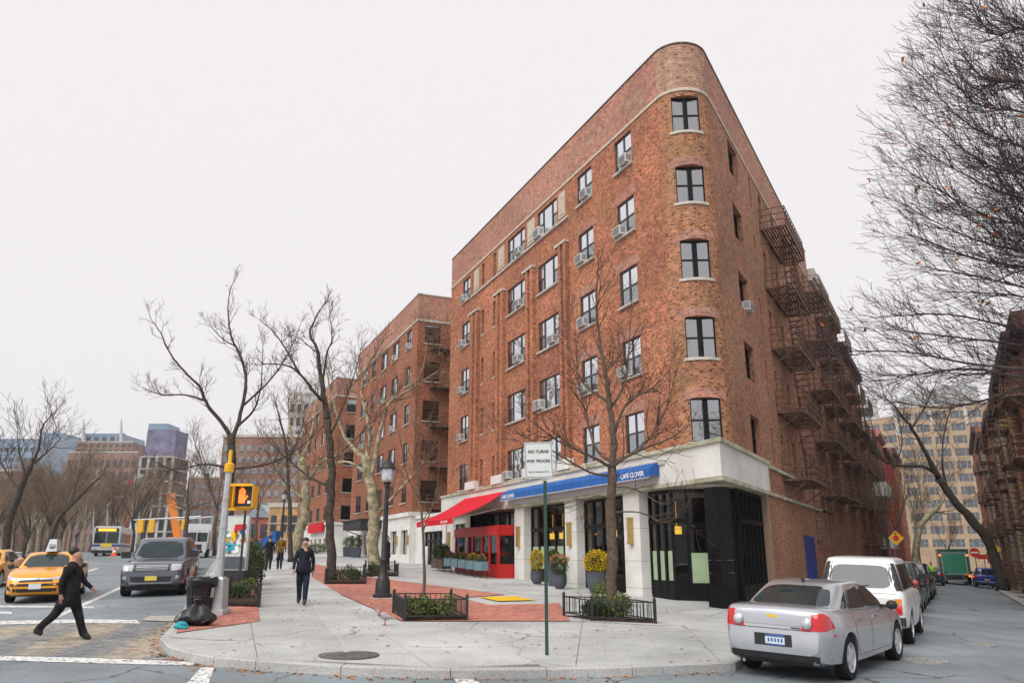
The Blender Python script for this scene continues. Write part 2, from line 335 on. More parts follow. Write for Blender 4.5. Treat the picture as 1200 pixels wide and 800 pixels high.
M['soil'] = mat('soil', (.07, .045, .03), .95, var=.4, scale=12, bump=.5)
M['bark'] = mat('dark_bark', (.078, .064, .052), .9, var=.45, scale=7, bump=.5)
M['bark_brown'] = mat('brown_bark', (.13, .095, .07), .9, var=.35, scale=8, bump=.5)
M['bark_plane'] = mat('plane_bark', (.40, .36, .25), .85, var=.25, scale=3.2, dark=(.13, .12, .06), bump=.3, detail=2)
M['twig'] = mat('twig', (.085, .062, .052), .9, var=.3, scale=4)
M['twig_purple'] = mat('purple_twig', (.06, .04, .045), .9, var=.3, scale=4)
M['twig_tan'] = mat('tan_twig', (.22, .155, .105), .9, var=.3, scale=2)
M['leaf_dry'] = mat('dry_leaf', (.55, .17, .03), .8, var=.5, scale=2)
M['leaf_green'] = mat('box_leaf', (.055, .085, .018), .6, var=.5, scale=9, dark=(.018, .032, .008))
M['leaf_lime'] = mat('lime_leaf', (.15, .18, .03), .6, var=.4, scale=9, dark=(.05, .07, .015))
M['leaf_yellow'] = mat('yellow_flower', (.62, .42, .015), .7, var=.3, scale=9)
M['leaf_orange'] = mat('orange_grass', (.45, .22, .10), .8, var=.3, scale=9)
M['leaf_red'] = mat('red_flower', (.5, .08, .03), .7, var=.4, scale=9)
M['red_canvas'] = mat('red_canvas', (.62, .012, .03), .75, var=.1, scale=2)
M['red_paint'] = mat('red_paint', (.52, .012, .01), .4, var=.1, scale=2)
M['blue_canvas'] = mat('blue_canvas', (.028, .12, .38), .8, var=.15, scale=2)
M['white'] = mat('white_lettering', (.80, .80, .78), .6, var=.04)
M['black'] = mat('black_lettering', (.015, .015, .015), .6, var=.1)
M['sign_white'] = mat('sign_white', (.66, .69, .66), .5, var=.05)
M['sign_green'] = mat('post_green', (.022, .06, .045), .5, var=.2)
M['brass'] = mat('brass_sconce', (.50, .36, .12), .35, metal=.6, var=.1)
M['planter_grey'] = mat('slate_planter', (.07, .08, .10), .55, var=.15)
M['planter_blue'] = mat('zinc_planter', (.15, .24, .28), .6, var=.15)
M['galv'] = mat('galvanised_steel', (.46, .49, .51), .45, metal=.35, var=.12, scale=5)
M['signal_yellow'] = mat('signal_yellow', (.80, .42, .01), .45, var=.08)
M['hand'] = mat('lit_hand', (.9, .12, .02), .5, var=0, emit=(1, .14, .015), es=1.1)
M['bag'] = mat('black_polythene', (.012, .013, .015), .22, var=.3, scale=7, bump=.6)
M['chrome'] = mat('chrome', (.62, .63, .65), .18, metal=1, var=.05)
M['tyre'] = mat('tyre', (.018, .018, .018), .85, var=.3, scale=9)
M['rim'] = mat('alloy', (.55, .56, .58), .35, metal=.4, var=.08)
M['tail'] = mat('tail_lamp', (.55, .006, .008), .12, var=.1, scale=3, coat=.6)
M['tail_lit'] = mat('lit_tail_lamp', (.8, .12, .02), .3, var=0, emit=(1, .10, .02), es=2.2)
M['amber'] = mat('amber_lamp', (.65, .20, .01), .2, var=.1)
M['lamp_clear'] = mat('head_lamp', (.55, .58, .60), .1, metal=.3, var=.25, scale=8, coat=.6)
M['plastic'] = mat('dark_plastic', (.022, .022, .023), .55, var=.2)
M['plate_white'] = mat('number_plate', (.66, .69, .72), .5, var=.08, scale=20)
M['plate_yellow'] = mat('yellow_plate', (.72, .58, .08), .5, var=.08, scale=20)
M['plate_blue'] = mat('plate_blue', (.05, .12, .35), .5, var=.05)
M['hv'] = mat('hi_vis', (.45, .72, .04), .7, var=.1)
# ================================================================== the setting: road, sidewalks, kerbs, markings
AZ_AV, AZ_L, AZ_R = -19.5, -23.6, 29.2
def azv(a): return Vector((math.sin(R(a)), math.cos(R(a)), 0))
APEX = Vector((6.25, 23.3, 0))
def sheet(poly, zf, uvaz=None, cuts=None):
    """polygon cut along the breaks of the ground and laid on it"""
    bm = bmesh.new(); bm.faces.new([bm.verts.new((p[0], p[1], 0)) for p in poly])
    cx = cuts or [(-10, 'x'), (9, 'x'), (110, 'y')]
    for c, ax in cx:
        gm = bm.verts[:] + bm.edges[:] + bm.faces[:]
        n = (1, 0, 0) if ax == 'x' else (0, 1, 0)
        bmesh.ops.bisect_plane(bm, geom=gm, plane_co=(c, 0, 0) if ax == 'x' else (0, c, 0), plane_no=n)
    bmesh.ops.triangulate(bm, faces=bm.faces[:])
    b = MB()
    d = azv(uvaz or 0); e = Vector((d.y, -d.x, 0))
    for f in bm.faces:
        ps = [v.co for v in f.verts]
        if f.normal.z < 0: ps = ps[::-1]
        b.face([(p.x, p.y, zf(p.x, p.y)) for p in ps], [(p.dot(e), p.dot(d)) for p in ps] if uvaz is not None else None)
    bm.free()
    return b
def structure(o, label=None, cat=None): return tag(o, label, cat, kind='structure')
def P2(pts, dz=0.): return [on_ground(x, y, dz).to_2d() for x, y in pts]
xs = [-420, -200, -100, -60, -30, -20, -10, 0, 4.5, 9, 15, 25, 40, 70, 120, 250, 420]; ys = [-40, 0, 20, 40, 70, 110, 200, 400, 800]
b = MB()
for i in range(len(xs) - 1):
    for j in range(len(ys) - 1):
        b.face([(x, y, road_z(x, y)) for x, y in ((xs[i], ys[j]), (xs[i + 1], ys[j]), (xs[i + 1], ys[j + 1]), (xs[i], ys[j + 1]))])
structure(b.build('road', M['asphalt']), 'grey asphalt roadway of the avenue and the side street', 'road')
KERB = [Vector(p) for p in [(-58.8, 163), (-25.4, 68.7), (-15.4, 40.4), (-8.68, 21.53), (-7.62, 18.55), (-7.04, 16.75), (-6.62, 15.4), (-5.95, 14.25), (-5.3, 13.6), (-4.8, 13.28), (-4.03, 12.98), (-2.62, 12.68), (-.93, 12.55), (.54, 12.8), (1.91, 13.15), (3.73, 13.8), (13.4, 31.1), (30, 60.8), (67.2, 127.4)]]
def offset_path(path, d):
    out = []
    for i, p in enumerate(path):
        t = (path[min(i + 1, len(path) - 1)] - path[max(i - 1, 0)]).normalized()
        out.append(p + Vector((-t.y, t.x)) * d)
    return out
KIN = offset_path(KERB, .17)
block = KIN + [Vector((30, 175)), Vector((-58, 175))]
walk = sheet(block, lambda x, y: g(x, y) - .02).build('sidewalk', M['concrete']); structure(walk, 'pale concrete sidewalk round the street corner', 'sidewalk')
# kerb stones
kerb = structure(bpy.data.objects.new('kerb', None), 'grey granite kerb round the corner sidewalk', 'kerb'); col.objects.link(kerb)
rng = random.Random(3)
def kerb_run(path, inner, parent, flip=1, step=2.2):
    for i in range(len(path) - 1):
        a0, a1, i0, i1 = path[i], path[i + 1], inner[i], inner[i + 1]
        L = (a1 - a0).length; far = a0.y > 45 or a1.y > 60
        n = max(1, int(L / (8 if far else step)))
        for k in range(n):
            t0, t1 = k / n, (k + 1) / n
            gap = .006 / (L / n)
            o0, o1 = a0.lerp(a1, t0 + gap / n), a0.lerp(a1, t1 - gap / n); n0, n1 = i0.lerp(i1, t0 + gap / n), i0.lerp(i1, t1 - gap / n)
            bev = .02; m0, m1 = o0.lerp(n0, .12), o1.lerp(n1, .12)
            dz = rng.uniform(-.004, .006)
            sec0 = [(o0, -.25), (o0, -bev + dz), (m0, dz), (n0, dz), (n0, -.25)]; sec1 = [(o1, -.25), (o1, -bev + dz), (m1, dz), (n1, dz), (n1, -.25)]
            vs = [(p.x, p.y, g(p.x, p.y) + z) for p, z in sec0] + [(p.x, p.y, g(p.x, p.y) + z) for p, z in sec1]
            fs = [(q, q + 1, q + 6, q + 5) for q in range(4)] + [(0, 4, 3, 2, 1), (5, 6, 7, 8, 9)]
            MB().raw(vs, fs).build('kerb_stone', M['kerb'], parent)
kerb_run(KERB, KIN, kerb)
# sidewalk flags
def clip(subject, cell):
    out = list(subject)
    for i in range(len(cell)):
        a, c = cell[i], cell[(i + 1) % len(cell)]; e = c - a
        src, out = out, []
        for k in range(len(src)):
            p, q = src[k], src[(k + 1) % len(src)]
            sp, sq = e.cross(p - a), e.cross(q - a)
            if sp >= 0: out.append(p)
            if (sp >= 0) != (sq >= 0): out.append(p.lerp(q, sp / (sp - sq)))
        if len(out) < 3: return []
    return out
def area(p): return abs(sum(p[i].cross(p[(i + 1) % len(p)]) for i in range(len(p)))) / 2
def flags(region, org, az, du, dv, mt, ymax=34, gap=.014, name='paving_slab'):
    d = azv(az).to_2d(); e = Vector((d.y, -d.x)); org = Vector(org)
    us = [(p - org).dot(e) for p in region]; vs = [(p - org).dot(d) for p in region]
    for i in range(int(min(us) // du) - 1, int(max(us) // du) + 2):
        for j in range(int(min(vs) // dv) - 1, int(max(vs) // dv) + 2):
            c = [org + e * (i * du + a * (du - gap) + gap / 2) + d * (j * dv + bb * (dv - gap) + gap / 2) for a, bb in ((0, 0), (1, 0), (1, 1), (0, 1))]
            poly = clip(region, c)
            pts = []
            for p in poly:
                if not pts or (p - pts[-1]).length > .004: pts.append(p)
            if len(pts) < 3 or area(pts) < .03 or min(p.y for p in pts) > ymax: continue
            dz = rng.uniform(-.003, .003)
            MB().prism(pts, lambda x, y: g(x, y) - .03, lambda x, y, dz=dz: g(x, y) - .002 + dz, bottom=False).build(name, mt, walk)
def kin_near(): return [p for p in KIN if p.y < 22]
RED1 = P2([(400, 696), (470, 727), (668, 727), (655, 706), (640, 707), (572, 708), (540, 700), (592, 696), (436, 676), (366, 660), (366, 676)])
RED2 = P2([(206, 741), (305, 727), (303, 711), (296, 680), (290, 662), (262, 662), (247, 680), (228, 706)])
near_red = structure(sheet(RED1, lambda x, y: g(x, y) + .002, AZ_L).build('brick_paving', M['pave_red']), 'red brick paving in front of the cafe', 'paving')
structure(sheet(RED2, lambda x, y: g(x, y) + .002, AZ_AV).build('brick_paving', M['pave_red']), 'red brick strip along the avenue kerb by the signal pole', 'paving')
jl = P2([(206, 741), (305, 727), (304, 712), (372, 712), (400, 696), (470, 727), (690, 727), (800, 722), (862, 740)])
corner_in = [p for p in KIN if p.y < 17 or (p.x > 0 and p.y < 16)]
zone = [p for p in corner_in if p.x > -7.2] + [Vector((6.6, 19.2)), Vector((9.2, 24.0))] 
structure(sheet(P2([(206, 741), (305, 727), (303, 712), (340, 664), (366, 664), (400, 696), (470, 727), (800, 727)]) + [Vector((9.0, 24.2))] + corner_in[::-1][:-1], lambda x, y: g(x, y) - .012, cuts=[(9, 'x')]).build('paving_bed', M['joint']), 'dark joints between the sidewalk slabs', 'paving bed')
old = P2([(207, 742), (305, 727.5), (303, 712), (322, 662), (345, 662), (372, 720), (400, 754), (407, 778)])
ci = [p for p in KIN if p.y < 16.9 and p.x < -2.4]
flags(P2([(207, 742), (305, 727.5), (303, 712), (322, 668), (347, 668), (372, 720), (400, 754), (406, 775)]) + [p for p in ci[::-1] if p.x < -2.7], (-4.0, 13.0), AZ_AV, 1.75, 1.55, M['concrete_dark'], ymax=40)
flags(P2([(347, 668), (366, 668), (400, 697), (470, 727.5), (535, 728), (638, 777)]) + [p for p in KIN[::-1] if -2.5 < p.x < .4 and p.y < 14] + P2([(406, 775), (400, 754), (372, 720)]), (-1.2, 12.6), AZ_AV, 1.9, 1.6, M['concrete'], ymax=40)
flags(P2([(535, 728), (690, 728), (770, 733), (800, 731), (862, 712)]) + [Vector((7.2, 20.6))] + [p for p in KIN[::-1] if .5 < p.x < 4 and p.y < 15], (1.0, 13.0), 6, 2.4, 1.9, M['concrete_dark'])
flags(P2([(770, 732), (800, 731), (862, 711), (846, 700), (760, 692), (700, 690), (600, 682), (560, 680), (440, 673.5), (437, 675.5), (592, 695.5), (642, 706), (656, 706), (670, 726), (690, 727)]), (2.2, 27), AZ_L, 1.6, 1.6, M['concrete'], ymax=36)
# yellow mat in its pale slab
tag(sheet(P2([(562, 699.5), (603, 698.3), (627, 703), (583, 704.2)]), lambda x, y: g(x, y) + .012).build('tactile_mat', M['yellow_mat']), 'yellow mat lying on the pavement in front of the cafe', 'mat')
# ---- road markings, 4 mm above the road
def mark(px, name, label, mt='white_paint', dz=.004, cat='road marking'):
    o = sheet(P2(px, -.14), lambda x, y: road_z(x, y) + dz, AZ_AV).build(name, M[mt]); return structure(o, label, cat)
mark([(-220, 737), (30, 732.5), (160, 729.5), (206, 729), (196, 741), (203, 757), (226, 769), (225, 774), (0, 767), (-220, 760)], 'crossing_paving', 'grey and tan paver band of the pedestrian crossing', 'pave_cross', .003, 'paving')
mark([(-220, 762), (0, 768.5), (120, 771.5), (228, 775.5), (226, 780), (120, 777.5), (0, 774), (-220, 768)], 'crossing_line', 'near white line along the crossing pavers', dz=.008)
mark([(-200, 731), (160, 726.5), (164, 730.5), (-200, 736.5)], 'crossing_line', 'far white line along the crossing pavers', dz=.009)
mark([(52, 727), (61, 727), (143, 689), (141, 687)], 'lane_line', 'solid white lane line running up to the grey SUV', dz=.005)
mark([(-90, 708.5), (60, 709.5), (110, 710.5), (110, 712.5), (60, 711.8), (-90, 711)], 'stop_line', 'thin white stop line under the front taxi', dz=.006)
mark([(-60, 716), (14, 716.4), (14, 719), (-60, 719)], 'lane_dash', 'short white dash below the front taxi', dz=.006)
mark([(101, 668.5), (114, 665), (116, 666), (103, 670)], 'lane_dash', 'white dash on the avenue between taxi and bus', dz=.005)
mark([(236, 782), (251, 782), (243, 806), (214, 806)], 'crossing_bar', 'white crossing bar below the brick kerb corner', dz=.006)
mark([(521, 789), (543, 789), (572, 806), (545, 806)], 'crossing_bar', 'white crossing bar in the middle of the near road', dz=.006)
mark([(165, 727.5), (176, 722), (206, 722), (203, 728.5)], 'kerb_ramp_board', 'tan board lying in the gutter by the kerb', 'curtain', .02, 'board')
# manholes
def manhole(c, r, label, mt, z):
    b = MB(); n = 28
    for r0, r1, h in ((0, .12, .010), (.12, .2, .004), (.2, .82, .009), (.82, .87, .002), (.87, 1, .011)):
        b.lathe([(max(r0 * r, .001), -.02), (max(r0 * r, .001), h), (r1 * r, h), (r1 * r, -.02)], n)
    for k in range(10):
        for q in range(3):
            a = 2 * math.pi * k / 10 + q * .2; rr = r * (.3 + .2 * q)
            b.box(-.03, .03, -.02, .02, .009, .015, Matrix.Translation((rr * math.cos(a), rr * math.sin(a), 0)))
    o = b.build('manhole_cover', mt, loc=(c[0], c[1], z)); return tag(o, label, 'manhole cover')
M['manhole'] = mat('cast_iron_cover', (.16, .145, .13), .75, metal=.2, var=.3, scale=9, bump=.4)
M['manhole_pale'] = mat('worn_cover', (.34, .33, .31), .6, metal=.2, var=.3, scale=9)
manhole((-2.72, 13.72), .5, 'round iron manhole cover set in the corner sidewalk', M['manhole'], g(-2.72, 13.72) + .003)
c = on_ground(1147, 755, -.14); manhole(c, .36, 'pale round manhole cover in the side street beside the white SUV', M['manhole_pale'], c.z + .006)
c = on_ground(1083, 774, -.14); manhole(c, .42, 'worn round cover in the side street by the sedan front wheel', M['manhole_pale'], c.z + .006)
# far side of the side street and of the avenue
dR = azv(AZ_R).to_2d(); nR = Vector((dR.y, -dR.x)); A2 = APEX.to_2d()
def RS(s, d): return A2 + dR * s + nR * d
rk = [RS(160, 8.2), RS(90, 8.2), RS(40, 8.2), RS(18, 8.3), RS(5, 9.2), RS(-4, 12), RS(-10, 20)]
rki = offset_path(rk, .17)
rw = sheet(rki + [RS(-10, 40), RS(160, 40)], lambda x, y: g(x, y) - .02, cuts=[(9, 'x'), (110, 'y'), (25, 'x'), (50, 'x'), (75, 'x')]).build('sidewalk', M['concrete_dark'])
structure(rw, 'narrow sidewalk on the far side of the side street', 'sidewalk')
k2 = structure(bpy.data.objects.new('kerb', None), 'pale kerb on the far side of the side street', 'kerb'); col.objects.link(k2)
kerb_run(rk, rki, k2)
dA = azv(AZ_AV).to_2d(); nA = Vector((-dA.y, dA.x)); KA = Vector((-8.68, 21.53))
def AV(t, d): return KA + dA * t + nA * d        # d metres to the left of the near kerb
lk = [AV(-40, 22), AV(0, 22), AV(40, 22), AV(80, 24), AV(180, 26)]
lki = offset_path(lk, .17)
lw = sheet(lki + [AV(180, 70), AV(-40, 70)], lambda x, y: g(x, y) - .02, cuts=[(-10, 'x'), (110, 'y')]).build('sidewalk', M['concrete_dark'])
structure(lw, 'sidewalk on the far left side of the avenue', 'sidewalk')
k3 = structure(bpy.data.objects.new('kerb', None), 'kerb on the far left side of the avenue', 'kerb'); col.objects.link(k3)
kerb_run(lk, lki, k3, step=6)
# ================================================================== buildings
FLOOR_TOPS = [17.8, 15.0, 12.17, 9.38, 6.6]          # window heads of the five brick storeys
FLOOR_NAME = ['sixth', 'fifth', 'fourth', 'third', 'second']
WH = 1.43
_wc = {}
def window_meshes(wd, h, kind, fm, gl='glass_mid'):
    key = (round(wd, 2), round(h, 2), kind, fm, gl)
    if key in _wc: return _wc[key]
    t, dp = .042, .08
    f = MB()
    f.box(0, wd, -dp, 0, 0, t); f.box(0, wd, -dp, 0, h - t, h); f.box(0, t, -dp, 0, t, h - t); f.box(wd - t, wd, -dp, 0, t, h - t)
    lights = []; mid = h * .5
    def sash(x0, x1, split=True):
        if split:
            f.box(x0, x1, -dp * .8, -.012, mid - .028, mid + .028)
            for z0, z1 in ((t, mid - .028), (mid + .028, h - t)): lights.append((x0, x1, z0, z1))
        else: lights.append((x0, x1, t, h - t))
    if kind == 'pair':
        c = wd / 2; f.box(c - .03, c + .03, -dp * .9, -.006, t, h - t); sash(t, c - .03); sash(c + .03, wd - t)
    elif kind == 'prow':
        c = wd / 2; f.box(c - .08, c + .08, -dp * .9, .03, t, h - t); sash(t, c - .08); sash(c + .08, wd - t)
    elif kind == 'triple':
        a, c = wd * .27, wd * .73
        f.box(a - .04, a + .04, -dp * .9, -.006, t, h - t); f.box(c - .04, c + .04, -dp * .9, -.006, t, h - t)
        sash(t, a - .04); sash(a + .04, c - .04, False); sash(c + .04, wd - t)
    elif kind == 'single': sash(t, wd - t)
    else: sash(t, wd - t, False)
    panes = []
    for x0, x1, z0, z1 in lights:
        p = MB(); p.face([(x0, -dp * .5, z0), (x0, -dp * .5, z1), (x1, -dp * .5, z1), (x1, -dp * .5, z0)]); panes.append(p.mesh('pane', M['glass_low' if gl == 'glass' and z1 < h * .6 else gl]))
    s = MB(); s.box(-.06, wd + .06, -.04, .15, -.075, -.002)
    r = dict(frame=f.mesh('window', M[fm]), panes=panes, sill=s.mesh('sill', M['sill']), lights=lights)
    _wc[key] = r; return r
_bl = {}
def blind_mesh(x0, x1, z0, z1, mt):
    k = (round(x0, 2), round(x1, 2), round(z0, 2), round(z1, 2), mt)
    if k not in _bl:
        b = MB(); b.box(x0, x1, -.14, -.13, z0, z1); _bl[k] = b.mesh('blind', M[mt])
    return _bl[k]
wrng = random.Random(11)
class Facade:
    """local x along the wall, y out of the wall, z up"""
    def __init__(s, root, org, ang): s.root = root; s.o = Vector((org[0], org[1], 0)); s.a = R(ang); s.u = wrng.uniform(0, 50)
    def pt(s, x, y, z=0): c, n = math.cos(s.a), math.sin(s.a); return Vector((s.o.x + x * c - y * n, s.o.y + x * n + y * c, z))
    def put(s, name, me, x=0, y=0, z=0, parent=None): return link(name, me, parent or s.root, s.pt(x, y, z), s.a, world=True)
    def add(s, name, mb, mt, **k): return s.put(name, mb.mesh(name, M[mt] if isinstance(mt, str) else [M[q] for q in mt], **k))
    def wall(s, x0, x1, z0, z1, ops, mt='brick', reveal=.2, name='wall', y=0., zsplit=None, mts=None):
        b = MB(); xs = sorted({x0, x1, *[v for o in ops for v in o[:2]]}); zs = sorted({z0, z1, *[v for o in ops for v in o[2:4]], *(zsplit or [])})
        for i in range(len(xs) - 1):
            for j in range(len(zs) - 1):
                cx, cz = (xs[i] + xs[i + 1]) / 2, (zs[j] + zs[j + 1]) / 2
                if any(o[0] < cx < o[1] and o[2] < cz < o[3] for o in ops): continue
                if mts: b.cur = mts(cx, cz)
                q = [(xs[i], zs[j]), (xs[i], zs[j + 1]), (xs[i + 1], zs[j + 1]), (xs[i + 1], zs[j])]
                b.face([(p, y, z) for p, z in q], [(p + s.u, z) for p, z in q])
        b.cur = 0
        for a, c, d, e in [o[:4] for o in ops]:
            for p, q in (((a, d), (c, d)), ((c, d), (c, e)), ((c, e), (a, e)), ((a, e), (a, d))):
                k = reveal
                b.face([(p[0], y, p[1]), (q[0], y, q[1]), (q[0], y - k, q[1]), (p[0], y - k, p[1])], [(p[0] + p[1], 0), (q[0] + q[1], 0), (q[0] + q[1], k), (p[0] + p[1], k)])
        return s.add(name, b, mt)
    def window(s, x0, x1, z0, z1, kind, fm='black_frame', y=-.12, sill=True, blind=None, panes=True, gl='glass_mid'):
        wm = window_meshes(x1 - x0, z1 - z0, kind, fm, gl)
        o = s.put('window', wm['frame'], x0, y, z0)
        if panes:
            for p in wm['panes']: link('pane', p, o)
        if sill: link('sill', wm['sill'], o)
        r = wrng.random() if blind is None else blind
        if r < .72:
            wd, h = x1 - x0, z1 - z0; fr = [.25, .4, .55, .75, .97][wrng.randrange(5)] if r < .5 else .97
            mt = 'blind' if r < .5 else 'curtain'
            if kind in ('pair', 'triple', 'prow') and wrng.random() < .5:
                L = wm['lights'][0 if wrng.random() < .5 else -1]; link('blind', blind_mesh(L[0], L[1], h * (1 - fr), h - .05, mt), o)
            else: link('blind', blind_mesh(.06, wd - .06, h * (1 - fr), h - .05, mt), o)
        return o
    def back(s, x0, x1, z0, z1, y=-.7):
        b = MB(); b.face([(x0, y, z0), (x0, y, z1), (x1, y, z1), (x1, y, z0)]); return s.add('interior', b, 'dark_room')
    def boxes(s, name, mt, *bs):
        b = MB()
        for q in bs: b.box(*q)
        return s.add(name, b, mt)
# ---- air conditioner (one set of meshes for all)
def ac_meshes():
    c = MB(); c.box(0, .56, 0, .34, 0, .36)
    v = MB()
    for k in range(7): v.box(.04, .52, .341, .352, .035 + k * .043, .058 + k * .043)
    for sx in (-.003, .561):
        for k in range(5): v.box(sx - .004, sx + .004, .1, .3, .08 + k * .05, .105 + k * .05)
    r = MB(); r.bar((.1, -.08, -.25), (.1, .28, -.01), .03); r.bar((.46, -.08, -.25), (.46, .28, -.01), .03)
    return c.mesh('case', M['ac_white']), v.mesh('vent', M['ac_grey']), r.mesh('bracket', M['alu'])
AC = ac_meshes()
def air_con(fc, x, z, label, group, y=-.1, sc=1.):
    o = thing('air_conditioner', label, 'air conditioner', fc.pt(x, y, z), fc.a, group)
    o.scale = (sc, 1, sc)
    for n, m in zip(('case', 'vent', 'bracket'), AC): link(n, m, o)
# ---- fire escape
def fe_meshes(wd, dp, rise):
    p = MB()
    for k in range(9): p.box(0, wd, .02 + k * (dp - .1) / 8, .09 + k * (dp - .1) / 8, 0, .03)
    for y in (0, dp): p.box(0, wd, y - .02, y + .02, -.07, .04)
    for k in range(5): p.bar((wd * k / 4, 0, -.03), (wd * k / 4, dp, -.03), .05)
    for x in (.1, wd - .1): p.bar((x, 0, -.75), (x, dp * .9, -.05), .04)
    r = MB()
    def rail(a, c):
        a, c = Vector(a), Vector(c); L = (c - a).length
        for z in (.32, .62, .92): r.bar(a + Vector((0, 0, z)), c + Vector((0, 0, z)), .034)
        n = max(2, int(L / .42))
        for k in range(n + 1): q = a.lerp(c, k / n); r.bar(q, q + Vector((0, 0, .95)), .03)
    rail((0, dp, 0), (wd, dp, 0)); rail((0, 0, 0), (0, dp, 0)); rail((wd, 0, 0), (wd, dp, 0))
    s = MB(); run = 1.5; x0 = wd * .30
    for y in (dp * .42, dp * .92): s.bar((x0, y, 0), (x0 + run, y, rise), .035, .12); s.bar((x0, y, .75), (x0 + run, y, rise + .75), .025)
    for k in range(1, 11): f = k / 11; s.box(x0 + run * f - .08, x0 + run * f + .08, dp * .42, dp * .92, rise * f - .01, rise * f + .015)
    return p.mesh('platform', M['iron']), r.mesh('railing', M['iron']), s.mesh('stair', M['iron'])
_fe = {}
def fire_escape(fc, x, levels, wd=4.6, dp=1.1, drop=True, side=1):
    rise = levels[0] - levels[1]
    key = (wd, dp, round(rise, 1))
    if key not in _fe: _fe[key] = fe_meshes(wd, dp, rise)
    root = bpy.data.objects.new('fire_escape', None); col.objects.link(root); root.empty_display_size = .2
    root.parent = fc.root; root.matrix_parent_inverse = fc.root.matrix_basis.inverted(); root.location = fc.pt(x, 0, levels[-1]); root.rotation_euler.z = fc.a
    for i, z in enumerate(levels):
        dz = z - levels[-1]
        for n, m in zip(('platform', 'railing', 'stair'), _fe[key]):
            if n == 'stair' and i == 0: continue
            o = link(n, m, root, (0, .02, dz))
    if drop:
        b = MB(); h = 2.6
        for y in (dp * .45, dp * .9): b.bar((.5, y, .2), (.5, y, -h), .04)
        for k in range(9): b.bar((.5, dp * .45, -h + .15 + k * .3), (.5, dp * .9, -h + .15 + k * .3), .025)
        b.build('ladder', M['iron'], root)
    return root
# ---------------------------------------------------------------- 1. the corner building
bA = thing('brick_apartment_building', 'six storey red brick apartment building with rounded corner and ground floor cafe', 'building', (APEX.x, APEX.y, g(6, 24)))
ANG_L, ANG_R = 90 - AZ_L, 270 - AZ_R
fL = Facade(bA, APEX, ANG_L); fR = Facade(bA, APEX, ANG_R)
RAD = 1.05; HALF = (AZ_R - AZ_L) / 2; TD = RAD / math.tan(R(HALF)); CD = RAD / math.sin(R(HALF)); AZB = (AZ_R + AZ_L) / 2
PC = APEX + azv(AZB) * CD
ZB, ZT, ZBAND = 4.95, 20.0, 18.05
LEND, REND = 25.26, 25.0
colsL = [(3.95, 5.2, 'pair'), (7.1, 8.4, 'pair'), (10.4, 12.5, 'triple'), (14.0, 16.2, 'triple'), (17.86, 18.2, 'slit'), (19.56, 19.92, 'slit'), (21.85, 23.15, 'pair')]
ops = [(a, c, t - WH, t) for t in FLOOR_TOPS for a, c, k in colsL]
fL.wall(TD, LEND, ZB, ZT, ops, ('brick', 'brick_parapet'), zsplit=[ZBAND], mts=lambda x, z: 1 if z > ZBAND else 0)
fL.back(2.2, LEND - .2, 4.5, 19)
for t in FLOOR_TOPS:
    for a, c, k in colsL:
        fL.window(a, c, t - WH, t, 'single' if k == 'slit' else k, 'grey_frame', y=-.045 if k != 'slit' else -.12, gl='glass', blind=.9 if k == 'slit' else None)
# prow
b = MB()
def prow(th, z, r=RAD): a = AZB + 180 - th; v = azv(a); return (PC.x + v.x * r, PC.y + v.y * r, z)      # th degrees, + towards the side street
HA = 90 - HALF; WA = math.degrees(math.asin(.50 / RAD))
ths = [-HA, -52, -40, -WA, -18, -9, 0, 9, 18, WA, 40, 52, HA]
zs = sorted({ZB, ZBAND, ZT, *FLOOR_TOPS, *[t - WH for t in FLOOR_TOPS]})
for i in range(len(ths) - 1):
    for j in range(len(zs) - 1):
        c, z = (ths[i] + ths[i + 1]) / 2, (zs[j] + zs[j + 1]) / 2
        if abs(c) < WA and any(t - WH < z < t for t in FLOOR_TOPS): continue
        b.cur = 1 if z > ZBAND else 0
        q = [(ths[i], zs[j]), (ths[i], zs[j + 1]), (ths[i + 1], zs[j + 1]), (ths[i + 1], zs[j])]
        b.face([prow(p, zz) for p, zz in q][::-1], [(-R(p) * RAD, zz) for p, zz in q][::-1])
b.cur = 0
dn = azv(AZB + 180)
for t in FLOOR_TOPS:
    for sg in (-1, 1):
        p0, p1 = Vector(prow(sg * WA, t - WH)), Vector(prow(sg * WA, t)); d = -dn * .22
        b.face([p0, p1, p1 + d, p0 + d], [(0, 0), (0, WH), (.22, WH), (.22, 0)])
    for zz in (t - WH, t):
        pts = [Vector(prow(x, zz)) for x in ths if abs(x) <= WA + .1]; e = [pts[0] - dn * .22, pts[-1] - dn * .22]
        b.face(pts + [e[1], e[0]], [(p.x, p.y) for p in pts + [e[1], e[0]]])
b.build('corner_wall', [M['brick_prow'], M['brick_cap']], bA, world=True, smooth=False)
chord = RAD * math.cos(R(WA))
fP = Facade(bA, (PC + dn * chord).to_2d(), 180 - AZB)
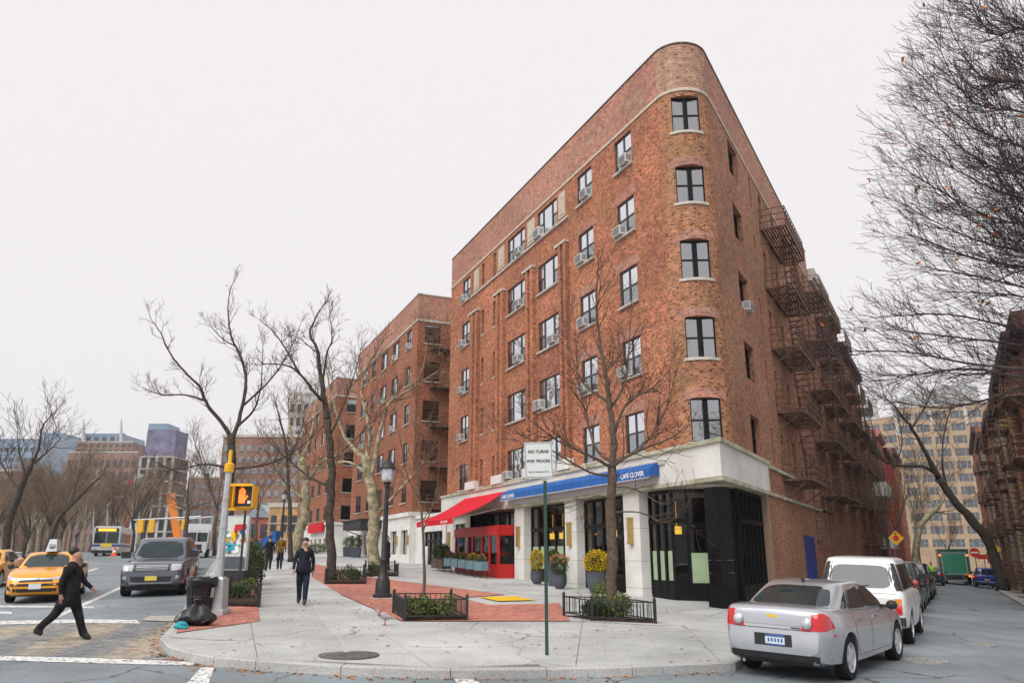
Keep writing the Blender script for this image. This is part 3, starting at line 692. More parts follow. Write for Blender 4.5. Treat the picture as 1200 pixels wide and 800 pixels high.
for i, t in enumerate(FLOOR_TOPS):
    fP.window(-.5, .5, t - WH, t, 'prow', y=-.06, sill=False, gl='glass_prow', blind=.9 if i != 4 else .3)
    s = MB()      # curved sill and a course of pale headers over the window
    ring = [x for x in ths if abs(x) <= WA + .1]; ring = [-WA - 5] + ring + [WA + 5]
    for k in range(len(ring) - 1):
        o = [Vector(prow(ring[k], 0, RAD + .05)), Vector(prow(ring[k + 1], 0, RAD + .05)), Vector(prow(ring[k + 1], 0, RAD - .2)), Vector(prow(ring[k], 0, RAD - .2))]
        s.prism([p.to_2d() for p in o], t - WH - .09, t - WH + .004)
    s.build('sill', M['sill'], bA, world=True)
    h = MB(); ring = [-42, -30, -20, -10, 0, 10, 20, 30, 42]
    for k in range(len(ring) - 1):
        q = [(ring[k], t + .02), (ring[k], t + .34), (ring[k + 1], t + .34), (ring[k + 1], t + .02)]
        h.face([prow(p, zz - (.1 * (abs(p) / 42) ** 2), RAD + .012) for p, zz in q][::-1], [(-R(p) * RAD, zz) for p, zz in q][::-1])
    if i: h.build('header_course', M['brick_parapet'], bA, world=True)
pb = MB(); pb.face([fP.pt(-.9, -.5, 4.6), fP.pt(-.9, -.5, 18.2), fP.pt(.9, -.5, 18.2), fP.pt(.9, -.5, 4.6)]); pb.build('interior', M['dark_room'], bA, world=True)
# band + coping, round the corner
def ring_strip(name, z0, z1, out, mt, xl, xr, inn=.0):
    s = MB()
    path_o = [fL.pt(xl, out), fL.pt(TD, out)] + [Vector(prow(x, 0, RAD + out)) for x in ths[1:-1]] + [fR.pt(-TD, out), fR.pt(-xr, out)]
    path_i = [fL.pt(xl, -.05 - inn), fL.pt(TD, -.05 - inn)] + [Vector(prow(x, 0, RAD - .05 - inn)) for x in ths[1:-1]] + [fR.pt(-TD, -.05 - inn), fR.pt(-xr, -.05 - inn)]
    for k in range(len(path_o) - 1):
        s.prism([p.to_2d() for p in (path_o[k], path_o[k + 1], path_i[k + 1], path_i[k])], z0, z1)
    return s.build(name, M[mt], bA, world=True)
ring_strip('stone_band', 18.0, 18.12, .04, 'panel_stone', LEND, REND)
ring_strip('coping', ZT, ZT + .06, .03, 'bark_brown', LEND, REND, .3)
# side street wall
colsR = [(4.9, 6.45, 'pair')] + [(8.6, 8.9, 'slit'), (10.55, 11.2, 'single'), (12.1, 12.4, 'slit'), (13.4, 14.1, 'single'), (16.2, 17.4, 'pair'), (19.2, 20.4, 'pair'), (22.6, 23.2, 'slit')]
ops = [(-c, -a, t - WH, t) for t in FLOOR_TOPS for a, c, k in colsR]
fR.wall(-REND, -TD, ZB, ZT, ops, ('brick_side', 'brick_parapet'), zsplit=[ZBAND], mts=lambda x, z: 1 if z > ZBAND else 0, reveal=.26)
fR.back(-REND + .2, -2.2, -1, 19)
for t in FLOOR_TOPS:
    for a, c, k in colsR: fR.window(-c, -a, t - WH, t, 'single' if k == 'slit' else k, y=-.2)
fe_lv = [15.9, 13.08, 10.3, 7.5, 4.67]
fire_escape(fR, -15.2, fe_lv, wd=4.9)
fire_escape(fR, -24.6, fe_lv, wd=4.2, drop=False)
# roof and hidden rear walls
pl, pr = fL.pt(LEND, 0), fR.pt(-REND, 0)
rb = MB(); rb.face([fL.pt(TD, -.1, 19.4)] + [prow(x, 19.4, RAD - .1) for x in ths[1:-1]] + [fR.pt(-TD, -.1, 19.4), Vector((pr.x, pr.y, 19.4)), Vector((pl.x, pl.y, 19.4))])
rb.build('roof', M['concrete_dark'], bA, world=True)
back1, back2 = fL.pt(LEND, -9), fR.pt(-REND, -5)
rb = MB()
for a, c in ((pl, back1), (back1, back2), (back2, pr)):
    L = (c - a).length; rb.face([(a.x, a.y, -1.5), (a.x, a.y, ZT), (c.x, c.y, ZT), (c.x, c.y, -1.5)], [(0, 0), (0, ZT), (L, ZT), (L, 0)])
rb.build('rear_wall', M['brick_side'], bA, world=True)
# ribbed piers of the avenue front, with stone caps and feet
def ribbed(fc, x0, x1, z0, z1, nm='ribbed_pier'):
    s = MB(); n = 4; wd = (x1 - x0) / n
    for k in range(n):
        d = .09 + .11 * (k % 2 == 0); a, c = x0 + k * wd, x0 + (k + 1) * wd - (.02 if k % 2 else 0)
        for q, e in (([(a, d), (c, d)], None), ([(a, 0), (a, d)], None), ([(c, d), (c, 0)], None)):
            (xa, ya), (xb, yb) = q
            s.face([(xa, ya, z0), (xa, ya, z1), (xb, yb, z1), (xb, yb, z0)][::1], [(xa + ya, z0), (xa + ya, z1), (xb + yb, z1), (xb + yb, z0)])
    s.face([(x0, 0, z1), (x0, .2, z1), (x1, .2, z1), (x1, 0, z1)], [(0, 0)] * 4)
    o = fc.add(nm, s, 'brick')
    fc.boxes('pier_cap', 'sill', (x0 - .05, x1 + .05, .005, .24, z1, z1 + .12))
    fc.boxes('pier_foot', 'limestone', (x0 - .06, x1 + .06, .004, .26, z0, z0 + .42))
for a, c in ((9.3, 10.25), (12.75, 13.85), (16.45, 17.7), (20.15, 21.5)): ribbed(fL, a, c, 5.07, 15.08)
fL.boxes('sill_band', 'sill', (9.25, 21.55, .004, .09, 16.26, 16.36))
for a, c in ((9.55, 10.15), (12.75, 13.6), (16.6, 17.4), (20.35, 21.1)):
    s = MB(); s.box(a, c, .003, .04, 16.5, 17.75); s.box(a + .12, c - .12, .04, .07, 16.65, 17.6); s.box(a + .25, c - .25, .07, .09, 16.85, 17.4); fL.add('cast_panel', s, 'panel_stone')
# faint soldier courses over the windows nearest the corner
for t in FLOOR_TOPS[1:]:
    for a, c, k in colsL[:2]:
        s = MB(); q = [(a - .25, t + .03), (a - .1, t + .38), (c + .1, t + .38), (c + .25, t + .03)]
        s.face([(x, .008, z) for x, z in q], [(z * 1., x) for x, z in q]); fL.add('soldier_course', s, 'brick_parapet')
# ---- fascia
def fascia(fc, x0, x1, z0, z1, y0=-.5, y1=.12):
    fc.boxes('fascia', 'limestone', (x0, x1, y0, y1, z0 + .06, z1 - .12))
    fc.boxes('cornice', 'limestone_moss', (x0, x1, y0, y1 + .1, z1 - .12, z1)); fc.boxes('lower_moulding', 'limestone_moss', (x0, x1, y0, y1 + .04, z0, z0 + .06))
b1 = [fL.pt(26.0, .12), fL.pt(.02, .12), fR.pt(-.02, .12), fR.pt(-6.9, .12), fR.pt(-6.9, -.6), fL.pt(26.0, -.6)]
def mitred(name, mt, out, z0, z1):
    # one wedge shaped beam: along the avenue, round the apex, along the side street
    def corner(o):    # intersection of the two offset lines
        return APEX - azv(AZB) * (o / math.sin(R(HALF)))
    s = MB(); c0, c1 = corner(out), corner(-.55)
    a0, a1 = fL.pt(26.0, out), fL.pt(26.0, -.55); e0, e1 = fR.pt(-6.9, out), fR.pt(-6.9, -.55)
    s.prism([p.to_2d() for p in (a0, c0, c1, a1)], z0, z1); s.prism([p.to_2d() for p in (c0, e0, e1, c1)], z0, z1)
    return s.build(name, M[mt], bA, world=True)
mitred('fascia', 'limestone', .10, 3.93, 4.93); mitred('cornice', 'limestone_moss', .19, 4.93, 5.06); mitred('lower_moulding', 'limestone_moss', .15, 3.8, 3.93)
fR.boxes('string_course', 'limestone_moss', (-14.5, -6.92, .004, .1, 4.86, 4.98)); fR.boxes('string_course', 'limestone_moss', (-20, -6.92, .004, .1, 3.82, 3.93))
# ---- ground floor, side street
doorsR = [(-9.3, -8.5, -1, 2.3), (-14.6, -13.4, -1, 2.2), (-19.5, -18.7, .9, 2.2), (-22.5, -21.7, .9, 2.2)]
fR.wall(-REND, -6.9, -2, 3.82, [(-16.8, -14.0, -.8, 2.5), (-18.9, -18.3, .6, 1.9), (-21, -20.4, .6, 1.9), (-23.5, -22.9, .6, 1.9)], 'brick_side')
fR.wall(-REND, -6.9, 3.93, ZB, [], 'brick_side', name='wall_course')
M['blue_door'] = mat('blue_door', (.02, .05, .28), .45, var=.2, scale=3)
dm = MB(); dm.box(-16.8, -14.0, -.08, .04, -.8, 2.5)
for k in range(3):
    for q in range(3): dm.box(-16.65 + q * .9, -15.95 + q * .9, .04, .06, -.6 + k * 1.0, .2 + k * 1.0)
fR.add('door', dm, 'blue_door')
for a in (-18.9, -21, -23.5): fR.window(a, a + .6, .6, 1.9, 'single')
# ---- ground floor, cafe
GY = -.42
piers = [(4.57, 5.63), (9.23, 10.23), (14.33, 15.41), (24.2, 26.0)]
for a, c in piers:
    s = MB()
    for k, (z0, z1) in enumerate(((-.3, .55), (.56, 1.45), (1.46, 2.55), (2.56, 3.82))): s.box(a, c, GY - .3, -.04, z0, z1)
    s.box(a - .03, c + .03, GY - .3, -.01, -.3, .38); fL.add('pier', s, 'limestone')
M['sconce_glow'] = mat('sconce_glass', (.62, .48, .18), .4, var=.1, scale=9)
for x in (5.1, 9.75, 14.85, 24.7):
    s = MB(); s.box(x - .1, x + .1, -.04, .1, 2.05, 2.9); s.box(x - .12, x + .12, -.04, .12, 2.02, 2.08); s.box(x - .12, x + .12, -.04, .12, 2.88, 2.94)
    o = fL.add('sconce', s, 'brass')
def shopfront(fc, x0, x1, n, zb, y=GY, transom=2.75, top=3.8, door=None, film=True, base=.55):
    """black frame with n tall leaves, a transom light over each, green film low down"""
    f = MB(); t = .07; wd = (x1 - x0) / n
    f.box(x0, x1, y - .1, y + .02, zb - .3, zb + .18); f.box(x0, x1, y - .1, y, top - .12, top); f.box(x0, x1, y - .1, y + .03, transom - .08, transom + .08)
    for k in range(n + 1): x = x0 + k * wd; f.box(max(x0, x - t * .8), min(x1, x + t * .8), y - .1, y + .015, zb + .18, top - .12)
    for k in range(n): f.box(x0 + k * wd, x0 + (k + 1) * wd, y - .08, y, zb + .18, zb + base)
    fr = fc.add('shopfront', f, 'black_frame')
    for k in range(n):
        a, c = x0 + k * wd + t * .8, x0 + (k + 1) * wd - t * .8
        for z0, z1 in ((zb + base, transom - .08), (transom + .08, top - .12)):
            p = MB(); p.face([(a, y - .04, z0), (a, y - .04, z1), (c, y - .04, z1), (c, y - .04, z0)]); o = p.build('pane', M['glass_shop'], fr)
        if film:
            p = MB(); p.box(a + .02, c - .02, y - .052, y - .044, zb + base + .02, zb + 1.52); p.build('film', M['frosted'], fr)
    return fr
zb = .27
shopfront(fL, 3.2, 4.57, 3, .27); shopfront(fL, 5.63, 9.23, 5, .33, film=False); shopfront(fL, 10.23, 14.33, 5, .5)
shopfront(fL, 15.41, 21.6, 5, .62, y=GY - .4, film=False)
# chamfered entrance between the two fronts
c0, c1 = fL.pt(3.2, GY), fR.pt(-3.0, GY)
ca = math.degrees(math.atan2((c0 - c1).y, (c0 - c1).x)); fC = Facade(bA, c1.to_2d(), ca); CL = (c0 - c1).length
shopfront(fC, 0, CL * .36, 1, .2, y=0, film=True); shopfront(fC, CL * .36, CL * .75, 1, .2, y=0, film=True, transom=2.6); shopfront(fC, CL * .75, CL, 1, .2, y=0, film=False)
fr = shopfront(fR, -6.6, -3.0, 6, .15, y=GY + .2, film=False); fR.boxes('jamb', 'brick_side', (-6.9, -6.6, -.4, -.002, -1, 3.8))
# soffit, floor, back of the cafe
s = MB(); pts = [fL.pt(21.6, -.3), fL.pt(.8, -.3), fR.pt(-.8, -.3), fR.pt(-6.9, -.3), fR.pt(-6.9, -4), fL.pt(21.6, -4)]
s.face([(p.x, p.y, 3.81) for p in pts]); s.build('soffit', M['limestone'], bA, world=True)
s = MB(); pts = [fL.pt(21.6, GY - .5), fL.pt(4, GY - .5), fR.pt(-4, GY - .5), fR.pt(-6.9, GY - .5), fR.pt(-6.9, -4), fL.pt(21.6, -4)]
s.face([(p.x, p.y, .1) for p in pts]); s.build('cafe_floor', M['bark_brown'], bA, world=True)
bw = MB(); q0, q1, q2 = fL.pt(21.6, -3.2), fL.pt(7.5, -3.2), fR.pt(-6.9, -2.6)
bw.face([(q0.x, q0.y, 0), (q0.x, q0.y, 3.8), (q1.x, q1.y, 3.8), (q1.x, q1.y, 0)]); bw.face([(q1.x, q1.y, 0), (q1.x, q1.y, 3.8), (q2.x, q2.y, 3.8), (q2.x, q2.y, 0)])
bw.build('cafe_back_wall', M['dark_room'], bA, world=True)
M['shade_lit'] = mat('lit_shade', (.75, .45, .05), .6, var=.1, emit=(1, .55, .05), es=.55)
for i, x in enumerate((4.0, 6.2, 7.2, 8.3, 11.2, 12.6, 13.6)):
    s = MB(); s.lathe([(.17, 0), (.17, .26)], 14); s.tube([(0, 0, .26), (0, 0, 1.1)], .01, 5)
    p = fL.pt(x, GY - .75, 2.35)
    o = s.build('pendant_lamp', M['shade_lit'], loc=p); tag(o, 'yellow drum pendant lamp lit behind the cafe glass', 'lamp', 'yellow pendant lamps inside the cafe')
# tile clad black column under the apex
pc = on_ground(850, 712)
s = MB()
for k in range(9): s.box(-.27, .27, -.27, .27, g(6.3, 24) + .28 + k * .36, g(6.3, 24) + .28 + k * .36 + .352)
s.box(-.31, .31, -.31, .31, g(6.3, 24) - .2, g(6.3, 24) + .28)
ob = s.build('column', M['black_gloss'], bA, (pc.x, pc.y + .1, 0), R(28), world=True)
# window and plinth left of the vestibule
fL.wall(21.6, 26.0, -.2, 3.82, [(22.3, 24.1, 1.35, 3.35)], 'limestone', y=-.12, reveal=.15)
fL.window(22.3, 24.1, 1.35, 3.35, 'plain', y=-.2, sill=True, blind=.9)
fL.back(21.6, 24.4, .5, 3.8, y=-1.2)
# ---- awnings
def blue_awning():
    o = thing('blue_awning', 'long blue canvas awning with white lettering above the cafe doors', 'awning', fL.pt(9.4, .1, 4.5), fL.a)
    x0, x1 = -6.4, 6.4
    s = MB(); s.face([(x0, .02, .18), (x1, .02, .18), (x1, .42, -.06), (x0, .42, -.06)]); s.face([(x0, .02, .15), (x0, .42, -.09), (x1, .42, -.09), (x1, .02, .15)])
    s.face([(x0, .02, .18), (x0, .42, -.06), (x0, .42, -.3), (x0, .02, -.3)]); s.face([(x1, .02, .18), (x1, .02, -.3), (x1, .42, -.3), (x1, .42, -.06)])
    s.build('canvas', M['blue_canvas'], o)
    v = MB(); n = 48
    for k in range(n):
        a, c = x0 + (x1 - x0) * k / n, x0 + (x1 - x0) * (k + 1) / n; m = (a + c) / 2
        for yy in (.42, .43): v.face([(a, yy, -.06), (a, yy, -.34), (m, yy, -.38), (c, yy, -.34), (c, yy, -.06)])
    v.build('valance', M['blue_canvas'], o)
    t = MB()
    for k in range(n):
        a, c = x0 + (x1 - x0) * k / n, x0 + (x1 - x0) * (k + 1) / n; m = (a + c) / 2
        t.bar((a, .437, -.335), (m, .437, -.375), .006, .018); t.bar((m, .437, -.375), (c, .437, -.335), .006, .018)
    t.build('trim', M['white'], o)
    bx = MB(); bx.box(x0 - .35, x1 + .05, -.06, .06, .06, .2); bx.build('cassette', M['sill'], o)
    tm = text_mesh('CAFE CLOVER', .235, M['white'], .003, bold=.004)
    for x in (-5.35, 5.5):
        l = link('lettering', tm, o, (x, .436, -.2)); l.rotation_euler = (R(90), 0, R(180))
blue_awning()
def red_awning():
    o = thing('red_awning', 'red canvas awning sloping out over the cafe vestibule', 'awning', fL.pt(19, .1, 4.55), fL.a)
    x0, x1 = -2.9, 2.9; n = 10; top = []; s = MB()
    prof = [(.02 + 2.7 * k / n, .10 - 1.32 * k / n - .14 * math.sin(math.pi * k / n)) for k in range(n + 1)]
    for k in range(n):
        (y0, z0), (y1, z1) = prof[k], prof[k + 1]
        s.face([(x0, y0, z0), (x1, y0, z0), (x1, y1, z1), (x0, y1, z1)]); s.face([(x0, y0, z0 - .015), (x0, y1, z1 - .015), (x1, y1, z1 - .015), (x1, y0, z0 - .015)])
    s.build('canvas', M['red_canvas'], o, smooth=False)
    ye, ze = prof[-1]; v = MB(); v.box(x0, x1, ye - .01, ye, ze - .26, ze); v.build('valance', M['red_canvas'], o)
    f = MB(); f.tube([(x0, ye - .03, ze - .02), (x1, ye - .03, ze - .02)], .03, 8)
    for x in (x0 + .4, x1 - .4): f.tube([(x, .0, -.65), (x, 1.4, -1.0), (x, ye - .04, ze - .04)], .025, 6)
    f.build('arm', M['ac_white'], o)
    tm = text_mesh('CAFE CLOVER', .17, M['white'], .003)
    for x in (-1.6, 1.6):
        l = link('lettering', tm, o, (x, ye + .004, ze - .14)); l.rotation_euler = (R(90), 0, R(180))
red_awning()
# ---- red vestibule
def vestibule():
    o = thing('red_vestibule', 'red wooden entrance vestibule with windows under the red awning', 'vestibule', fL.pt(18.5, 0, .62), fL.a)
    x0, x1, y0, y1, h = -3.0, 3.05, -.75, .75, 2.35
    b = MB(); t = .09
    b.box(x0, x1, y0, y1 + .06, h - .42, h); b.box(x0 + .1, x1 - .1, y0, y1 - .1, h, h + .06)
    b.box(x0, x1, y1 - t, y1, -.3, .62)
    for x in (x0, x1 - t): b.box(x, x + t, y0, y1 - t, -.3, .62)
    b.build('panelling', M['red_paint'], o)
    p = MB()
    for x in (x0, -1.9, -.95, .35, 1.0, x1 - .16): p.box(x, x + .16, y1 - t, y1 + .01, .62, h - .42)
    for x in (x0, x1 - t): p.box(x, x + t, y0, y0 + .1, .62, h - .42)
    p.build('post', M['red_paint'], o)
    for a, c in ((x0 + .16, -1.9), (-1.74, -.95), (-.79, .35), (.51, 1.0), (1.16, x1 - .16)):
        q = MB(); q.face([(a, y1 - .05, .62), (a, y1 - .05, h - .42), (c, y1 - .05, h - .42), (c, y1 - .05, .62)]); q.build('pane', M['glass_shop'], o)
    for x in (x0 + .04, x1 - .04):
        q = MB(); q.face([(x, y0 + .1, .62), (x, y1 - t, .62), (x, y1 - t, h - .42), (x, y0 + .1, h - .42)]); q.build('pane', M['glass_shop'], o)
    for x in (-1.4, .7, 2.0):
        d = MB(); d.lathe([(.01, .28), (.12, .24), (.3, .12), (.34, 0)], 16); s = d.build('pendant_shade', M['tail'], o, (x, -.2, 1.0)); 
vestibule()
# ---------------------------------------------------------------- 2.-3. the sister buildings along the avenue
def sister(s0, s1, name_label, cols, ret_cols, base_z, fm='black_frame', detail=True, sign=None):
    bB = thing('brick_apartment_building', name_label, 'building', fL.pt(s0, 0, g(*fL.pt(s0, 0).to_2d())))
    f = Facade(bB, APEX, ANG_L)
    ops = [(a, c, t - WH, t) for t in FLOOR_TOPS for a, c, k in cols]
    f.wall(s0, s1, base_z, ZT, ops, ('brick_far', 'brick_parapet'), zsplit=[ZBAND], mts=lambda x, z: 1 if z > ZBAND else 0)
    f.back(s0 + .3, s1 - .1, base_z, 19)
    for t in FLOOR_TOPS:
        for a, c, k in cols: f.window(a, c, t - WH, t, k, 'grey_frame', y=-.06, gl='glass')
    f.boxes('stone_band', 'sill', (s0 - .05, s1, -.1, .05, 17.98, 18.13)); f.boxes('coping', 'sill', (s0 - .05, s1, -.3, .05, ZT, ZT + .08))
    p0 = f.pt(s0, 0); f2 = Facade(bB, p0.to_2d(), ANG_L + 90)      # return wall looking back down the avenue; local x runs inwards
    f2.a = R(ANG_L + 90)
    # x axis must run so that y (out) faces -s: rotate L frame by +90 -> x = outwards normal of front; use negative x into the block
    ops2 = [(-c, -a, t - WH, t) for t in FLOOR_TOPS for a, c, k in ret_cols]
    f2.wall(-12, 0, base_z if False else .3, ZT, ops2, ('brick_far', 'brick_parapet'), zsplit=[ZBAND], mts=lambda x, z: 1 if z > ZBAND else 0)
    f2.back(-12, -.3, .5, 19)
    for t in FLOOR_TOPS:
        for a, c, k in ret_cols: f2.window(-c, -a, t - WH, t, k, fm, y=-.06, gl='glass_prow', blind=.2)
    f2.boxes('stone_band', 'sill', (-12, 0, -.1, .05, 17.98, 18.13)); f2.boxes('coping', 'sill', (-12, .05, -.3, .05, ZT + .003, ZT + .083))
    if detail: fire_escape(f2, -5.4, fe_lv, wd=4.4, dp=.9, drop=False)
    f.boxes('roof', 'concrete_dark', (s0 + .3, s1 - .1, -12, -.3, 19.2, 19.3))
    # pale base with piers, windows and a cornice
    z0 = g(*f.pt(s0, 0).to_2d()) - .3
    n = int((s1 - s0) / 2.6); wd = (s1 - s0) / n
    ops = [(s0 + k * wd + .55, s0 + (k + 1) * wd - .55, 1.7, 3.3) for k in range(n)]
    f.wall(s0, s1, z0 - .4, base_z - .25, ops, 'limestone', y=.06, reveal=.3, name='base_wall')
    f.boxes('base_cornice', 'limestone', (s0 - .1, s1, -.2, .2, base_z - .25, base_z + .02))
    f2.wall(-12, .06, .3, base_z - .25, [], 'limestone', y=.06, name='base_wall')
    f2.boxes('base_cornice', 'limestone', (-12, .2, -.2, .18, base_z - .252, base_z + .018))
    for a, c, d, e in ops: f.window(a, c, d, e, 'single', fm, y=-.16, sill=False)
    for k in range(0, n):
        s = MB(); x = s0 + k * wd + .27; s.box(x - .09, x + .09, .06, .18, 2.3, 2.95); f.add('sconce', s, 'brass')
    return bB, f, f2
fac2 = sister(32.6, 52.2, 'red brick apartment building with a fire escape in its court behind the red awning', [(34.1, 35.4, 'pair'), (37.5, 39.5, 'triple'), (41.0, 43.1, 'triple'), (44.9, 46.3, 'pair'), (48.1, 50.1, 'pair')], [(.55, 1.75, 'single'), (5.4, 6.6, 'single')], 4.45)
fac3 = sister(62.5, 84, 'third red brick apartment block along the avenue with a red shop sign', [(64, 65.6, 'pair'), (68, 70, 'triple'), (72.5, 74.5, 'triple'), (77, 78.6, 'pair'), (81, 82.6, 'pair')], [(1.2, 2.4, 'single'), (5.4, 6.6, 'single')], 4.9, detail=False)
# low court wall between corner building and the second building
bC = thing('court_wall', 'pale stone court wall with a dark door between the two brick buildings', 'wall', fL.pt(29, -.5, .7))
fc = Facade(bC, APEX, ANG_L)
fc.wall(26.0, 32.6, -.2, 4.0, [(27.0, 31.0, .2, 3.1)], 'limestone', y=-.35, reveal=.25); fc.boxes('coping', 'limestone', (26.0, 32.5, -.6, -.22, 4.0, 4.18))
shopfront(fc, 27.0, 31.0, 4, .75, y=-.55, transom=2.5, top=3.1, film=False); fc.back(26.5, 32, .3, 3.5, y=-1.4)
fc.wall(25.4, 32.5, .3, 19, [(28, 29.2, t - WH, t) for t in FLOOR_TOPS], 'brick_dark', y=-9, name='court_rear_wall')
s = MB(); s.box(-.35, .35, -.03, .03, .1, 1.15); s.bar((-.3, 0, 0), (-.3, .25, .9), .04); s.bar((.3, 0, 0), (.3, .25, .9), .04)
p = fL.pt(27.6, .5); tag(s.build('menu_board', M['white'], loc=(p.x, p.y, g(p.x, p.y)), rz=fL.a), 'white sandwich board standing by the court door', 'sign')
# canopy and sign on the further buildings
bB2, f2a, _ = fac2
o = thing('entrance_canopy', 'charcoal flat entrance canopy on the second brick building', 'canopy', fL.pt(43.5, 0, 3.6), fL.a)
s = MB(); s.box(-3.2, 3.2, .08, 1.7, 0, .62); s.box(-3.3, 3.3, .08, 1.8, .62, .72); s.build('canopy_box', M['plastic'], o)
s = MB(); s.tube([(-2.8, 1.5, 0), (-2.8, .1, -.5)], .04); s.tube([(2.8, 1.5, 0), (2.8, .1, -.5)], .04); s.build('bracket', M['iron_black'], o)
o = thing('shop_sign', 'red shop sign band with pale lettering on the third brick building', 'sign', fL.pt(68, .2, 4.0), fL.a)
s = MB(); s.box(-4.2, 4.2, 0, .25, 0, .9); s.build('sign_box', M['red_canvas'], o)
# ---- air conditioners on the avenue front
acs = [(0, 0, .1), (0, 1, .15), (0, 2, 1.5), (0, 3, .3), (0, 6, .62), (1, 0, .72), (1, 1, .7), (1, 3, .3), (1, 6, .75), (2, 1, .68), (2, 2, .2), (2, 3, .45), (2, 6, .8), (3, 0, .75), (3, 1, .7), (3, 2, 1.6), (3, 6, .75), (4, 3, 1.75)]
cname = ['first', 'second', 'third', 'fourth', '', '', 'last']
for fl, c, dx in acs:
    a, e, k = colsL[c]; big = 1.25 if (fl, c) in ((0, 2), (3, 2)) else 1.
    air_con(fL, a + min(dx, e - a - .5) , FLOOR_TOPS[fl] - WH + .06, 'window air conditioner on the %s floor, %s window column from the rounded corner' % (FLOOR_NAME[fl], cname[c]), 'air conditioners on the avenue front', sc=big)
for fl in (2,):
    air_con(fR, -6.3, FLOOR_TOPS[fl] - WH + .05, 'white air conditioner in a side street window beside the rounded corner', None, y=-.15)
for fl, c, d in ((0, 35.0, ''), (0, 39.0, ''), (1, 42.2, ''), (2, 38.8, ''), (3, 45.6, ''), (2, 49.5, '')):
    i = (fl, c)
    air_con(f2a, c - .5, FLOOR_TOPS[fl] - WH + .06, 'air conditioner on the %s floor of the second brick building, %d metres along its front' % (FLOOR_NAME[fl], round(c - 32)), 'air conditioners on the second building')
# ---------------------------------------------------------------- 4. side street rows
M['white_brick'] = brick_mat('painted_brick', (.55, .52, .47), (.46, .44, .40), (.4, .38, .34), (.4, .38, .34), blotch=(.8, .78, .74), drift=.0)
M['red_wall'] = brick_mat('red_painted_wall', (.46, .045, .03), (.40, .035, .025), (.3, .03, .02), (.36, .04, .03), blotch=(.8, .75, .75), drift=.0)
M['pink_wall'] = brick_mat('rose_wall', (.42, .15, .14), (.36, .12, .11), (.28, .09, .09), (.36, .2, .18), drift=.0)
M['brown_cornice'] = mat('brown_cornice', (.075, .04, .032), .7, var=.3)
def row_house(label, org, ang, x0, x1, ztop, tops, nc, mt, wh=1.6, ww=1.0, z0=-4, fe=None, cornice='brown_cornice', fm='black_frame', sill=True, depth=10, frac=.62, fe_wd=3.6, shop=None):
    p = Facade(None, org, ang).pt((x0 + x1) / 2, 0)
    b = thing('row_building', label, 'building', (p.x, p.y, g(p.x, p.y)))
    f = Facade(b, org, ang); wd = (x1 - x0) / nc
    cols = [(x0 + (k + .5) * wd - ww / 2, x0 + (k + .5) * wd + ww / 2) for k in range(nc)]
    ops = [(a, c, t - wh, t) for t in tops for a, c in cols]
    f.wall(x0, x1, z0, ztop, ops, mt, reveal=.2)
    f.back(x0 + .1, x1 - .1, z0, ztop - .5)
    for a, c, d, e in ops: f.window(a, c, d, e, 'single', fm, sill=sill)
    f.boxes('cornice', cornice, (x0, x1, -.3, .4, ztop - .55, ztop + .05), (x0, x1, -.3, .25, ztop - .75, ztop - .55))
    bk = MB()
    for a, c in (((x0, 0), (x0, -depth)), ((x1, -depth), (x1, 0))):
        L = depth; bk.face([(a[0], a[1], z0), (a[0], a[1], ztop), (c[0], c[1], ztop), (c[0], c[1], z0)], [(0, z0), (0, ztop), (L, ztop), (L, z0)])
    f.add('side_wall', bk, mt)
    f.boxes('roof', 'concrete_dark', (x0, x1, -depth, 0, ztop - .9, ztop - .8))
    if fe:
        for x in fe: fire_escape(f, x, [t - wh - .35 for t in tops], wd=fe_wd, dp=1.0, drop=False)
    return b, f
T5 = FLOOR_TOPS
row_house('brick tenement with two iron fire escapes adjoining the corner building', APEX.to_2d(), ANG_R, -38.5, -25.2, 18.9, T5, 6, 'brick_side', 1.45, .9, fe=[-30.4, -37.2], fe_wd=4.2, cornice='sill')
row_house('brown brick tenement with fire escape, second along the side street row', APEX.to_2d(), ANG_R, -52, -38.7, 17.4, [15.4, 12.6, 9.8, 7.0, 4.2, 1.2], 5, 'brick_far', 1.5, 1.0, fe=[-44.5, -51.0], fe_wd=4.2)
bD, fD = row_house('dark brick house with white sign panels beyond the tenements', APEX.to_2d(), ANG_R, -66, -52.2, 12.0, [10.4, 7.4, 4.4, 1.4], 5, 'brick_dark', 1.6, 1.1, fe=[-57])
fD.boxes('sign_panel', 'sign_white', (-60, -53, .05, 1.2, 6.7, 7.9)); fD.boxes('sign_panel', 'sign_white', (-60, -53, .05, 1.2, 2.2, 3.2))
row_house('rose painted brick house beside the bright red one', APEX.to_2d(), ANG_R, -75, -66.2, 14.5, [12.5, 9.5, 6.5, 3.5], 3, 'pink_wall', 1.6, .9, cornice='pink_wall')
row_house('bright red painted house in the side street', APEX.to_2d(), ANG_R, -92, -75.2, 13.6, [11.5, 8.5, 5.5, 2.5], 5, 'red_wall', 1.6, 1.0)
row_house('orange brick house next to the bright red one', APEX.to_2d(), ANG_R, -108, -92.2, 15.5, [13.5, 10.5, 7.5, 4.5, 1.5], 5, 'brick', 1.6, 1.0)
orgQ = RS(0, 9.6); angQ = 90 - AZ_R
TQ = [11.0, 8.1, 5.2, 2.3]
row_house('dark red brick house with deep cornice at the edge of the side street', orgQ, angQ, 14.2, 19.8, 11.6, [10.3, 7.7, 5.0, 2.3], 2, 'brick_dark', 1.7, 1.0, fe=[15.2])
row_house('red brick house with balconies of black iron opposite the corner building', orgQ, angQ, 20, 28.4, 12.2, TQ, 3, 'brick_far', 1.7, 1.1, fe=[22.4])
